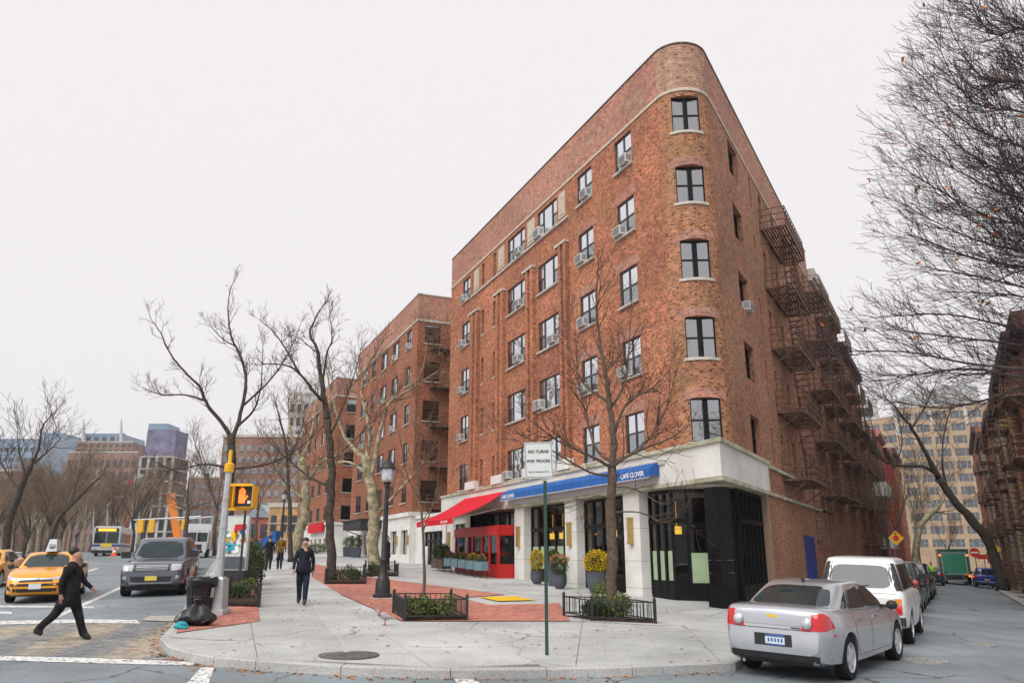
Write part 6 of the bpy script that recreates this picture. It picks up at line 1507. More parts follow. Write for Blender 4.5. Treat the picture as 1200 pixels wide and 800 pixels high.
# trees in the gap up the sidewalk
Y = 90.
for i, (x, y0, yt, lab) in enumerate(((300, 646, 545, 'bare tree rising before the brick slab up the avenue'), (252, 646, 525, 'tall bare tree far up the avenue kerb'), (218, 646, 560, 'bare tree leaning over the parked cars up the avenue'))):
    Yi = Y - 15 * i; b0 = at(x, y0, Yi); b0.z = g(b0.x, b0.y); lim = [([b0] + px([(x, 618), (x + 3, 597)], Yi), .2, .14, .3)]
    rg = random.Random(i + 3)
    for k in range(7): ex, ey = x + rg.uniform(-34, 34), yt + rg.uniform(-8, 40); lim.append((px([(x + 3, 598), (x + (ex - x) * .4, 598 + (ey - 598) * .5), (ex, ey)], Yi, rg.uniform(-5, 5)), .09, .022, 2.2))
    tree('street_tree', lab, b0, lim, dict(len=2.0, lvl=2, kids=[3, 3], r=.03, rmin=.011, bias=(0, 0, .12)), 'bark_brown', 'twig_tan', 60 + i)
# near tree on the far side of the avenue
Y = 46.; b0 = at(6, 640, Y); b0.z = g(b0.x, b0.y)
tree('park_tree', 'dark bare tree standing behind the second taxi', b0, [([b0] + px([(12, 608), (24, 575), (36, 545)], Y), .26, .16, .5), (px([(36, 548), (46, 525), (50, 500), (62, 485)], Y, 1), .11, .02, 3.5), (px([(36, 548), (58, 528), (72, 512)], Y, -1.5), .07, .015, 4), (px([(24, 578), (8, 555), (-10, 520)], Y, 1), .09, .02, 3.5), (px([(30, 560), (22, 530), (20, 500)], Y, -1), .06, .015, 4)], dict(len=1.7, lvl=2, kids=[3, 4], r=.025, rmin=.0075, bias=(0, 0, .16)), 'bark', 'twig', 71)
Y = 52.; b0 = at(52, 640, Y); b0.z = g(b0.x, b0.y)
tree('park_tree', 'leaning dark trunk behind the roof of the front taxi', b0, [([b0] + px([(66, 612), (85, 590), (116, 560)], Y), .2, .05, 1.0), (px([(85, 590), (90, 565), (100, 545)], Y, 1), .06, .015, 3)], dict(len=1.5, lvl=2, kids=[3, 3], r=.022, rmin=.008, bias=(0, 0, .2)), 'bark', 'twig', 72)
# park trees: three shapes, copied
def auto_tree(seed, h, bark, tw):
    rg = random.Random(seed); lim = [([(0, 0, 0), (.1, 0, h * .18), (rg.uniform(-.4, .4), .2, h * .38)], .24, .17, .2)]; top = Vector(lim[0][0][-1])
    for k in range(9):
        a = rg.uniform(0, 6.28); e = Vector((math.cos(a) * rg.uniform(1.5, h * .36), math.sin(a) * rg.uniform(1.5, h * .36), h * rg.uniform(.62, 1.0)))
        m = top.lerp(e, .5) + Vector((rg.uniform(-.5, .5), rg.uniform(-.5, .5), .4)); s = Vector(lim[0][0][1]).lerp(top, rg.uniform(.5, 1)); lim.append(([s, m, e], .09, .02, 2.0))
    return tree('park_tree', 'bare brown park tree across the avenue behind the taxis', (0, 0, 0), lim, dict(len=h * .17, lvl=2, kids=[4, 4], r=.03, rmin=.011, bias=(0, 0, .14), wander=.28), bark, tw, seed + 7, 'bare park trees across the avenue')
protos = [auto_tree(101, 11, 'bark_plane', 'twig_tan'), auto_tree(202, 12.5, 'bark_brown', 'twig_tan'), auto_tree(303, 10.5, 'bark', 'twig_tan')]
rg = random.Random(9); spots = []
for k in range(30):
    f = (k + rg.uniform(-.3, .3)) / 29; Yk = 92 + (k * 37 % 30) * 2.6; q = at(-30 + 205 * f, 640, Yk); spots.append(Vector((q.x, q.y)))
for k in range(8): q = at(-40 + 14 * k, 640, 62 + (k * 13 % 8) * 3); spots.append(Vector((q.x, q.y)))
for i, p in enumerate(spots):
    o = protos[i] if i < 3 else copy_tree(protos[i % 3])
    o.location = (p.x, p.y, g(p.x, p.y)); o.rotation_euler.z = rg.uniform(0, 6.28); s = rg.uniform(.78, 1.05) * (.62 if p.y < 90 else 1.); o.scale = (s, s, s * rg.uniform(.9, 1.15))
# ---- side street trees
p = on_ground(1176, 691); Y = p.y; b0 = p
tree('leaning_tree', 'dark mossy tree leaning out over the side street by the blue SUV', b0, [([b0] + px([(1160, 637), (1140, 610), (1122, 590), (1100, 560)], Y), .42, .26, .2), (px([(1100, 562), (1085, 532), (1072, 507), (1057, 487), (1040, 468)], Y, -2), .22, .04, 1.6), (px([(1096, 556), (1080, 547), (1050, 545), (1030, 536), (1022, 520)], Y, 1), .17, .04, 1.8), (px([(1122, 590), (1110, 570), (1104, 540), (1108, 500), (1118, 470)], Y, 2), .14, .03, 1.8), (px([(1072, 507), (1085, 480), (1094, 455)], Y - 1.5, 1), .08, .03, 2.2), (px([(1052, 545), (1058, 520), (1056, 500)], Y, -1), .06, .02, 2)],
    dict(len=2.4, lvl=2, kids=[3, 3], r=.03, rmin=.011, bias=(0, 0, .16)), 'bark', 'twig', 81)
p = RS(58, 2.2); b0 = Vector((p.x, p.y, g(p.x, p.y))); Y = b0.y
tree('plane_tree', 'pale plane tree on the sidewalk before the green truck', b0, [([b0] + px([(1074, 632), (1083, 610), (1100, 594)], Y), .34, .2, .3), (px([(1100, 595), (1108, 580), (1112, 560), (1122, 545)], Y, 1), .14, .03, 2), (px([(1076, 622), (1071, 597), (1078, 570), (1075, 545)], Y, -1), .15, .03, 2), (px([(1098, 596), (1088, 580), (1080, 560)], Y, 1), .1, .03, 2), (px([(1090, 602), (1115, 598), (1130, 590)], Y, 1), .08, .03, 2)], dict(len=2.6, lvl=2, kids=[3, 4], r=.035, rmin=.012, bias=(0, 0, .1)), 'bark_plane', 'twig_tan', 82)
side_lab = ['bare tree before the tenement fire escapes', 'bare tree before the dark house with white signs', 'bare tree before the bright red house', 'bare tree near the far end of the side street']
for i, (s, d) in enumerate(((34, 2.0), (46, 2.0), (80, 2.0), (98, 5))):
    p = RS(s, d); b0 = Vector((p.x, p.y, g(p.x, p.y))); rg = random.Random(700 + i); h = 7.5 + rg.uniform(0, 2)
    lim = [([b0, b0 + Vector((.1, 0, 2.2)), b0 + Vector((rg.uniform(-.3, .3), .1, h * .45))], .12, .08, .4)]
    for k in range(6): a = rg.uniform(0, 6.28); lim.append(([lim[0][0][-1] - Vector((0, 0, rg.uniform(0, 1))), b0 + Vector((math.cos(a) * .9, math.sin(a) * .9, h * .68)), b0 + Vector((math.cos(a) * 1.7, math.sin(a) * 1.7, h * rg.uniform(.8, 1)))], .05, .012, 3.))
    tree('street_tree', side_lab[i], b0, lim, dict(len=1.4, lvl=2, kids=[2, 3], r=.02, rmin=.007 + .002 * (i > 1), bias=(0, 0, .15)), 'bark_brown', 'twig_tan', 710 + i)
# big tree whose crown hangs in from beyond the edge of the side street
b0 = Vector((17.0, 16.5, 0)); b0.z = g(b0.x, b0.y); top = Vector((16.8, 16.9, 5.2))
lim = [([b0, b0.lerp(top, .5) + Vector((.1, 0, 0)), top], .38, .30, 0)]
crotch = Vector((16.5, 17.4, 7.0)); lim.append(([top, (top + crotch) / 2, crotch], .28, .2, 0))
fan = [((1240, 60), (1160, 40), (1090, -40)), ((1250, 120), (1150, 90), (1070, 10)), ((1250, 160), (1140, 120), (1060, 40)), ((1250, 200), (1140, 150), (1045, 80)), ((1250, 230), (1150, 190), (1030, 110)), ((1260, 260), (1150, 215), (1020, 150)), ((1260, 290), (1150, 250), (1020, 185)), ((1260, 310), (1140, 280), (1015, 225)), ((1260, 330), (1150, 305), (1020, 260)), ((1260, 350), (1150, 325), (1040, 300)), ((1260, 280), (1190, 210), (1120, 130)), ((1260, 200), (1210, 110), (1180, 10)), ((1270, 300), (1200, 250), (1130, 190)), ((1270, 340), (1190, 290), (1090, 240)), ((1270, 240), (1220, 170), (1150, 60)), ((1270, 360), (1180, 345), (1070, 330)), ((1270, 330), (1210, 300), (1160, 240)), ((1260, 150), (1200, 60), (1130, -20))]
for k, f in enumerate(fan):
    Ys = 17.5 + (k * 7 % 10) * .55; lim.append(([crotch if k % 2 else top] + [at(x, y, 17.2 + (Ys - 17.2) * i / 2 + .2) for i, (x, y) in enumerate([f[0], f[1], (f[2][0] + 38, f[2][1] + 12)])], .05, .010, 6.0))
low = [((1280, 440), (1200, 432), (1130, 425), (1060, 412), (985, 412)), ((1280, 450), (1200, 442), (1140, 432), (1080, 438), (1035, 446)), ((1270, 420), (1200, 405), (1120, 395), (1040, 385)), ((1290, 470), (1210, 452), (1150, 470), (1100, 478), (1050, 470)), ((1280, 410), (1190, 385), (1110, 368), (1030, 372))]
lowc = b0 + Vector((0, 0, 3.4))
for k, f in enumerate(low): lim.append(([lowc if k in (0, 1, 3) else top] + [at(x, y, 16.8 + k * .8 + .3 * i) for i, (x, y) in enumerate(f)], .065, .010, 4.2))
tree('overhanging_tree', 'wide bare tree with a few dry leaves reaching over the side street', b0, lim, dict(len=1.2, lvl=2, kids=[3, 3], r=.014, rmin=.0046, bias=(-.10, 0, .10), wander=.22, angle=(14, 42), **{'from': .3}), 'bark', 'twig_purple', 91, leaves=(130, .17, 'leaf_dry', lambda p: p.z > 7.0))
# ---- shrubs: leaf faces spread through the volume round short stems
def leafy(mb, rng, c, rad, n, size, hollow=.45):
    for k in range(n):
        v = Vector((rng.gauss(0, 1), rng.gauss(0, 1), rng.gauss(0, 1))).normalized(); q = rng.uniform(hollow, 1) * rng.uniform(.85, 1.1)
        p = Vector(c) + Vector((v.x * rad[0], v.y * rad[1], v.z * rad[2])) * q
        a = (v + Vector((rng.uniform(-1, 1), rng.uniform(-1, 1), rng.uniform(-.3, 1.2)))).normalized() * size * rng.uniform(.6, 1.4); b_ = a.orthogonal().normalized(); b_ = (Matrix.Rotation(rng.uniform(0, 6.28), 3, a.normalized()) @ b_) * size * .42
        mb.raw([p, p + a * .5 + b_, p + a, p + a * .5 - b_], [(0, 1, 2, 3)])
def shrub(name, label, cat, p, rad, n, size, mt, seed, group=None, extra=None):
    rng = random.Random(seed); o = thing(name, label, cat, p, 0, group); m = MB(); leafy(m, rng, (0, 0, rad[2] * .95), rad, n, size); f = m.build('foliage', M[mt], o); f['kind'] = 'stuff'
    s = MB()
    for k in range(5): a = rng.uniform(0, 6.28); s.tube([(0, 0, -.05), (math.cos(a) * rad[0] * .4, math.sin(a) * rad[1] * .4, rad[2] * 1.2)], .012, 4)
    s.build('stem', M['bark'], o)
    if extra:
        e = MB(); leafy(e, rng, (0, 0, rad[2] * 1.1), (rad[0] * .9, rad[1] * .9, rad[2] * .9), extra[1], size, .8); q = e.build('blossom', M[extra[0]], o); q['kind'] = 'stuff'
    return o
def guard(fl, fr, bl, label, shr, h=.5):
    """low iron railing round a bed: fl, fr, bl ground points"""
    fl, fr, bl = Vector(fl).to_2d(), Vector(fr).to_2d(), Vector(bl).to_2d(); br = fr + bl - fl; q = [fl, fr, br, bl]; c = (fl + br) / 2
    o = thing('tree_guard', label, 'tree guard', (c.x, c.y, g(c.x, c.y)))
    Z = lambda p: g(p.x, p.y) - g(c.x, c.y)
    s = MB(); s.prism([p.lerp(c, .04) - c for p in q], -.1, .05); s.build('soil_bed', M['soil'], o)
    pm = MB(); pm.box(-.035, .035, -.035, .035, -.05, h + .04); pm.lathe([(.045, h + .04), (.02, h + .09)], 8); pm = pm.mesh('post', M['iron_black'])
    bm_ = MB(); bm_.box(-.009, .009, -.009, .009, .06, h - .03); bm_ = bm_.mesh('picket', M['iron_black'])
    for p in q: link('post', pm, o, (p.x - c.x, p.y - c.y, Z(p)))
    for a, e in zip(q, q[1:] + q[:1]):
        A_, E_ = Vector((a.x - c.x, a.y - c.y, Z(a))), Vector((e.x - c.x, e.y - c.y, Z(e)))
        for z in (h - .03, .09): b = MB(); b.bar(A_ + Vector((0, 0, z)), E_ + Vector((0, 0, z)), .03, .025); b.build('rail', M['iron_black'], o)
        n = int((E_ - A_).length / .13)
        for k in range(1, n): v = A_.lerp(E_, k / n); link('picket', bm_, o, v)
    rng = random.Random(int(abs(c.x) * 97))
    for i in range(shr[0]):
        u, v = rng.uniform(.16, .84), rng.uniform(.18, .8); p = fl + (fr - fl) * u + (bl - fl) * v
        r_ = rng.uniform(.2, .32); shrub('box_shrub', shr[1], 'shrub', (p.x, p.y, g(p.x, p.y) + .04), (r_, r_, r_ * rng.uniform(.75, 1.05)), 420, .055, rng.choice(['leaf_green', 'leaf_green', 'leaf_lime']), int(p.x * 1000) % 9973, shr[2])
    return o
G = on_ground
guard(G(474, 727), G(547, 726), G(461, 718), 'low iron railing round the sapling bed', (7, 'small box shrub inside the sapling railing', 'box shrubs round the sapling'))
guard(G(694, 727), G(768, 730), G(661, 721), 'low iron railing round the bed of the slim street tree', (9, 'small box shrub inside the railing of the slim street tree', 'box shrubs round the slim tree'))
guard(G(381, 684), G(428, 684), G(384, 677), 'low iron railing round the dark trunked tree', (6, 'small box shrub inside the railing of the dark trunked tree', 'box shrubs round the dark tree'))
guard(G(428, 675), G(466, 675), G(428, 669.5), 'low iron railing round the pale plane tree', (5, 'small box shrub inside the plane tree railing', 'box shrubs round the plane tree'))
guard(G(265, 710), G(303, 711), G(268, 694), 'low iron railing beside the signal pole', (6, 'small box shrub inside the railing by the signal pole', 'box shrubs by the signal pole'), .55)
guard(G(266, 690), G(300, 690), G(268, 680), 'iron railing round the cone shrubs behind the poster stand', (2, 'low shrub between the cone shrubs', 'low shrubs between the cones'), .6)
p = G(704, 716); shrub('dwarf_conifer', 'small round conifer at the foot of the slim street tree', 'shrub', p, (.27, .27, .42), 900, .05, 'leaf_lime', 5)
for x, y, r_, h_, lab in ((288, 691, .55, .95, 'tall cone shaped evergreen behind the poster stand'), (211, 686, .5, .5, 'rounded evergreen shrub beside the grey SUV'), (297, 684, .45, .75, 'cone shaped evergreen nearest the walking man')):
    p = G(x, y); shrub('evergreen_shrub', lab, 'shrub', p, (r_, r_, h_), 2200, .07, 'leaf_green', int(x))
# planted pots in front of the cafe
def pot(p, prof, mt, label, r_, n, mtl, h0, rz=1., extra=None, name='planter', square=False):
    o = thing(name, label, 'planter', p); b = MB()
    if square:
        (r0, z0), (r1, z1) = prof; b.raw([(x * r, y * r, z) for r, z in ((r0, z0), (r1, z1)) for x, y in ((-1, -1), (1, -1), (1, 1), (-1, 1))], [(3, 2, 1, 0), (4, 5, 6, 7), (0, 1, 5, 4), (1, 2, 6, 5), (2, 3, 7, 6), (3, 0, 4, 7)])
    else: b.lathe(prof, 20)
    b.build('pot', M[mt], o, angle=40)
    rng = random.Random(int(p[0] * 100)); m = MB(); leafy(m, rng, (0, 0, h0 + r_ * rz * .8), (r_, r_, r_ * rz), n, .06); f = m.build('foliage', M[mtl], o); f['kind'] = 'stuff'
    if extra: m = MB(); leafy(m, rng, (0, 0, h0 + r_ * rz * extra[2]), (r_ * 1.05, r_ * 1.05, r_ * rz * extra[3]), extra[1], .06, .7); f = m.build('blossom', M[extra[0]], o); f['kind'] = 'stuff'
    return o
round_pot = [(.14, 0), (.24, .13), (.28, .32), (.26, .50), (.28, .53)]; tall_pot = [(.17, 0), (.2, .4), (.26, .92), (.28, .95)]
def near(x, d): p = fL.pt(x, d); return Vector((p.x, p.y, g(p.x, p.y)))
pot(near(11.3, .75), round_pot, 'planter_grey', 'round slate pot with an upright yellow chrysanthemum', .27, 300, 'leaf_lime', .6, 1.5, ('leaf_yellow', 900, .9, 1.05))
pot(near(10.1, .62), tall_pot, 'planter_grey', 'tall slate pot with a dark leafy shrub', .27, 800, 'leaf_green', .95, 1.0)
pot(near(8.55, 1.1), round_pot, 'planter_grey', 'slate pot with orange grass and green foliage', .36, 900, 'leaf_green', .55, 1.0, ('leaf_orange', 420, 1.5, .5))
pot(near(6.3, .75), [(.22, 0), (.33, .2), (.38, .5), (.36, .72), (.38, .75)], 'planter_grey', 'big slate pot bursting with yellow flowers', .46, 500, 'leaf_green', .75, .8, ('leaf_yellow', 1500, .9, 1.1))
for i, s in enumerate((15.9, 17.0, 18.1, 19.2, 20.3)):
    p = near(s, 1.45); o = thing('window_box', ('first', 'second', 'third', 'fourth', 'fifth')[i] + ' zinc planter of flowers before the red vestibule, counted from the doors', 'planter', p, fL.a, 'zinc planters before the vestibule')
    b = MB(); b.box(-.48, .48, -.18, .18, .32, .72); b.build('box', M['planter_blue'], o); b = MB()
    for x in (-.42, .42): b.bar((x, .14, 0), (x, .14, .35), .03); b.bar((x, -.14, 0), (x, -.14, .35), .03)
    b.build('stand', M['iron_black'], o); m = MB(); rng = random.Random(i); leafy(m, rng, (0, 0, .82), (.5, .2, .2), 420, .07); f = m.build('foliage', M['leaf_green'], o); f['kind'] = 'stuff'
    m = MB(); leafy(m, rng, (0, 0, .88), (.45, .18, .18), 120, .06, .8); f = m.build('blossom', M[('leaf_orange', 'leaf_yellow', 'leaf_red', 'leaf_orange', 'leaf_red')[i]], o); f['kind'] = 'stuff'
for i, s in enumerate((22.0, 23.0)):
    p = near(s, 1.2); o = thing('wooden_planter', ('wooden planter of tall green plants beside the zinc planters', 'wooden planter of tall green plants below the cafe window')[i], 'planter', p, fL.a)
    b = MB(); b.box(-.45, .45, -.25, .25, .1, .6); b.build('box', M['bark_brown'], o); m = MB(); rng = random.Random(50 + i); leafy(m, rng, (0, 0, .95), (.5, .3, .42), 900, .09); f = m.build('foliage', M['leaf_green'], o); f['kind'] = 'stuff'
for i, s in enumerate((44.5, 47.5)):
    p = near(s, 1.0); o = pot(p, [(.32, 0), (.38, .75)], 'planter_grey', ('square black planter with a clipped ball shrub beside the canopy', 'square black planter with a clipped ball shrub further from the canopy')[i], .5, 1400, 'leaf_green', .72, 1.0, square=True)
p = near(60, 1.4); shrub('hedge_planter', 'low green hedge before the third brick building', 'hedge', p, (1.4, .5, .5), 1500, .09, 'leaf_green', 77)
# ================================================================== street furniture
def lamp_post(p, h, label):
    o = thing('lamp_post', label, 'street lamp', p); b = MB()
    b.lathe([(.30, 0), (.30, .1), (.24, .14), (.22, .5), (.17, .62), (.12, .7), (.105, 1.1), (.125, 1.14), (.10, 1.2), (.075, h * .62), (.06, h - .95), (.10, h - .92), (.06, h - .85), (.05, h - .78)], 16); b.build('post', M['iron_black'], o, angle=35)
    b = MB(); b.lathe([(.12, 0), (.2, .08), (.23, .42), (.19, .5)], 8, (0, 0, h - .8)); b.build('lantern_glass', M['lamp_clear'], o)
    b = MB()
    for k in range(8): a = 2 * math.pi * k / 8; b.bar((.125 * math.cos(a), .125 * math.sin(a), h - .8), (.235 * math.cos(a), .235 * math.sin(a), h - .36), .018)
    b.lathe([(.25, h - .38), (.26, h - .34), (.14, h - .14), (.05, h - .08), (.03, h), (.005, h + .06)], 12); b.lathe([(.10, h - .86), (.14, h - .8), (.13, h - .77)], 12); b.build('lantern_frame', M['iron_black'], o, angle=35)
    return o
p = on_ground(448, 700); lamp_post(p, at(455, 536, p.y).z - p.z, 'black lamp post with lantern on the red brick paving'); b = MB(); b.box(-.35, .35, -.35, .35, -.1, .012); q = b.build('lamp_plinth', M['concrete'], loc=p); tag(q, 'pale square base under the black lamp post', 'plinth')
p = at(328, 652, 60); p.z = g(p.x, p.y); lamp_post(p, at(333, 573, 60).z - p.z, 'black lamp post far along the sidewalk by the plane tree')
# no-turns sign
p = on_ground(641, 768)
o = thing('traffic_sign', 'white NO TURNS FOR TRUCKS sign on a green post', 'sign', p, R(6))
b = MB(); zt = 3.1 - p.z
b.box(-.028, .028, -.012, .0, -.2, zt - .15); b.box(-.028, -.02, 0, .022, -.2, zt - .15); b.box(.02, .028, 0, .022, -.2, zt - .15); b.build('post', M['sign_green'], o)
cz = (at(641, 560, p.y).z + at(641, 518, p.y).z) / 2 - p.z
b = MB(); b.box(-.255, .255, -.020, -.014, cz - .325, cz + .325); pl = b.build('plate', M['sign_white'], o); pl.rotation_euler.y = R(-2)
for t, dz, sz in (('NO TURNS', .15, .092), ('FOR TRUCKS', -.02, .088), ('DEPT OF TRANSPORTATION', -.215, .036)):
    l = link('lettering', text_mesh(t, sz * .82, M['black'], .002, bold=.002 if sz > .05 else 0), pl, (0, -.0225, cz + dz)); l.rotation_euler = (R(90), 0, 0)
b = MB()
for a in ((-.235, .235, -.0225, -.0205, cz - .307, cz - .299), (-.235, .235, -.0225, -.0205, cz + .299, cz + .307), (-.243, -.235, -.0225, -.0205, cz - .307, cz + .307), (.235, .243, -.0225, -.0205, cz - .307, cz + .307)): b.box(*a)
b.build('border', M['black'], pl); b = MB(); b.box(-.12, .12, -.1, .1, -.05, .008); b.build('footing', M['concrete'], o)
# pedestrian signal
p = on_ground(252, 719)
o = thing('pedestrian_signal', 'grey signal pole with a yellow pedestrian signal showing a red hand', 'signal', p)
b = MB(); b.raw([(x * r, y * r, z) for r, z in ((.28, -.1), (.28, .09), (.22, .13), (.185, .80), (.14, .86)) for x, y in ((-1, -1), (1, -1), (1, 1), (-1, 1))], [(i * 4 + k, i * 4 + (k + 1) % 4, i * 4 + 4 + (k + 1) % 4, i * 4 + 4 + k) for i in range(4) for k in range(4)] + [(16, 17, 18, 19)]); b.build('base', M['galv'], o)
zt = at(268, 553, p.y).z - p.z; b = MB(); b.tube([(0, 0, .84), (0, 0, zt)], [.11, .08], 8)
for z in (1.3, 2.0, 2.7): b.tube([(0, 0, z), (0, 0, z + .04)], .125 - z * .008, 8)
b.build('pole', M['galv'], o)
b = MB(); b.lathe([(.11, 0), (.12, .03), (.12, .2), (.05, .24), (.045, .5), (.04, .56)], 12, (0, 0, zt)); b.build('cap', M['signal_yellow'], o, angle=35)
hz = at(290, 582, p.y).z - p.z; b = MB(); b.box(.24, .74, -.12, .16, hz - .27, hz + .27)
for q in ((.24, .74, -.26, -.12, hz + .25, hz + .27), (.24, .26, -.26, -.12, hz - .27, hz + .25), (.72, .74, -.26, -.12, hz - .27, hz + .25)): b.box(*q)
b.build('housing', M['signal_yellow'], o); b = MB(); b.box(.27, .71, -.135, -.12, hz - .24, hz + .24); b.build('lens', M['black'], o)
b = MB(); y = -.142; cx, cz = .44, hz + .0
b.box(cx - .085, cx + .075, y, y + .006, cz - .16, cz + .05)
for k, (dx, h_) in enumerate(((-.065, .13), (-.022, .17), (.021, .16), (.060, .11))): b.box(cx + dx - .017, cx + dx + .017, y, y + .006, cz + .05, cz + .05 + h_)
b.raw([(cx + .075, y, cz - .10), (cx + .15, y, cz + .0), (cx + .13, y, cz + .04), (cx + .075, y, cz - .02)], [(0, 1, 2, 3)]); b.build('hand_symbol', M['hand'], o)
b = MB(); b.box(.58, .66, y, y + .006, hz - .17, hz - .10); b.build('count_display', M['white'], o)
b = MB(); b.box(-.04, .22, .10, .55, hz - .27, hz + .27); b.build('side_housing', M['signal_yellow'], o); b = MB(); b.bar((0, 0, hz + .30), (.62, .02, hz + .30), .06); b.bar((0, 0, hz - .30), (.62, .02, hz - .30), .06); b.build('bracket', M['signal_yellow'], o)
# litter bin and bag
p = on_ground(233, 720); o = thing('litter_bin', 'wire litter bin lined with a black bag beside the signal pole', 'litter bin', p)
b = MB(); n = 20
for k in range(n): a = 2 * math.pi * k / n; b.bar((.27 * math.cos(a), .27 * math.sin(a), .02), (.34 * math.cos(a), .34 * math.sin(a), .84), .012)
for r_, z in ((.27, .03), (.305, .42), (.34, .84)): b.tube([(r_ * math.cos(2 * math.pi * k / 24), r_ * math.sin(2 * math.pi * k / 24), z) for k in range(25)], .012, 5)
b.build('wire_basket', M['iron_black'], o)
b = MB(); rng = random.Random(4); b.lathe([(.24, .04), (.28, .3), (.31, .6), (.325, .84), (.36, .86), (.37, .78), (.36, .66), (.352, .66), (.345, .8), (.33, .82), (.30, .8), (.2, .6), (.01, .55)], 24); me = b.mesh('liner_bag', M['bag'], smooth=True)
for v in me.vertices: v.co += Vector((rng.uniform(-.012, .012), rng.uniform(-.012, .012), rng.uniform(-.012, .012)))
link('liner_bag', me, o); b = MB(); b.raw([(.30, -.19, .40), (.34, -.08, .40), (.36, -.10, .62), (.32, -.21, .62)], [(0, 1, 2, 3)]); b.build('label_plate', M['curtain'], o)
def bin_bag(p, r_, label, seed, mt='bag'):
    rng = random.Random(seed); b = MB(); n, m = 26, 16; vs = []
    for i in range(m + 1):
        th = math.pi * i / m
        for k in range(n):
            a = 2 * math.pi * k / n; f = 1 + .13 * math.sin(3 * a + seed + th) + .10 * math.sin(6 * a + 5 * th) + .06 * math.sin(11 * a - 3 * th) + rng.uniform(-.06, .06)
            rad = r_ * math.sin(th) ** .62 * f * (1 - .38 * max(0, math.cos(th))); z = r_ * .8 * math.cos(th) * (1 if th < 1.57 else .5) + r_ * .42 + .03 * math.sin(5 * a)
            vs.append((rad * 1.15 * math.cos(a), rad * math.sin(a), z))
    b.raw(vs, [(i * n + k, (i + 1) * n + k, (i + 1) * n + (k + 1) % n, i * n + (k + 1) % n) for i in range(m) for k in range(n)])
    o = thing('rubbish_bag', label, 'rubbish bag', p); b.build('bag', M[mt], o, smooth=True, rz=seed)
    b = MB(); b.lathe([(.05, 0), (.03, .05), (.09, .14), (.07, .16)], 9, (0, 0, r_ * 1.13)); b.build('knot', M[mt], o)
p = on_ground(229, 732); bin_bag(p, .33, 'full black rubbish bag slumped against the litter bin', 3)
p = on_ground(212, 736); b = MB(); b.blob((0, 0, .06), .12, random.Random(2), 9, 6, .3, (1.2, 1, .6)); M['teal'] = mat('teal_plastic', (.02, .35, .40), .4, var=.2); tag(b.build('crumpled_bag', M['teal'], loc=p), 'crumpled teal plastic bag beside the rubbish bag', 'litter')
# poster stand (telephone kiosk)
p = at(270, 692, 25.2); p.z = g(p.x, p.y)
M['poster'] = mat('poster_ground', (.60, .62, .58), .4, var=.1)
o = thing('poster_stand', 'street kiosk with a bright patterned poster behind the signal pole', 'kiosk', p, R(-14))
z0 = at(270, 668, p.y).z - p.z; z1 = at(270, 606, p.y).z - p.z
b = MB(); b.box(-.36, .40, .02, .5, -.1, z0); b.build('plinth', M['plastic'], o); b = MB(); b.box(-.42, .46, .0, .12, z0, z1 + .06); b.build('frame', M['galv'], o); b = MB(); b.box(-.37, .41, -.008, 0, z0 + .06, z1); ps = b.build('poster', M['poster'], o)
rng = random.Random(8); cols = [('red_paint', 6), ('leaf_lime', 5), ('blue_canvas', 4), ('yellow_mat', 4), ('white', 4), ('teal', 5)]
blobs = []
for mt, n in cols:
    for k in range(n + 2):
        b = MB(); x, z, r_ = rng.uniform(-.28, .32), rng.uniform(z0 + .55, z1 - .45), rng.uniform(.04, .12); nn = rng.choice((3, 4, 5, 9)); a0 = rng.uniform(0, 6); q_ = rng.uniform(.4, 1)
        y = -.010 - .0007 * len(blobs); b.face([(max(-.36, min(.4, x + r_ * math.cos(a0 + 2 * math.pi * q / nn) * rng.uniform(.7, 1.2))), y, z + r_ * 1.3 * q_ * math.sin(a0 + 2 * math.pi * q / nn)) for q in range(nn)]); blobs.append(1); b.build('printed_shape', M[mt], ps)
b = MB(); b.face([(-.05, -.045, z1 - .42), (.36, -.045, z1 - .38), (.38, -.045, z1 - .2), (-.02, -.045, z1 - .22)]); b.build('printed_shape', M['red_paint'], ps)
b = MB(); b.box(-.37, .41, -.05, -.046, z0 + .06, z0 + .42); b.build('printed_shape', M['planter_grey'], ps)
p = at(279, 694, 24.0); p.z = g(p.x, p.y); b = MB(); b.box(-.03, .03, -.02, .02, -.2, 2.6); tag(b.build('sign_post', M['iron_black'], loc=p), 'thin bare steel post before the poster stand', 'post')
for x, Yk in ((305, 27.5), (301, 31)): 
    p = at(x, 690, Yk); p.z = g(p.x, p.y); b = MB(); b.box(-.03, .03, -.03, .03, -.2, 1.15); b.box(-.35, .03, -.02, .02, .9, .98); tag(b.build('railing_post', M['iron_black'], loc=p), 'short black rail post by the cone shrubs, ' + ('nearer one' if Yk < 30 else 'further one'), 'post')
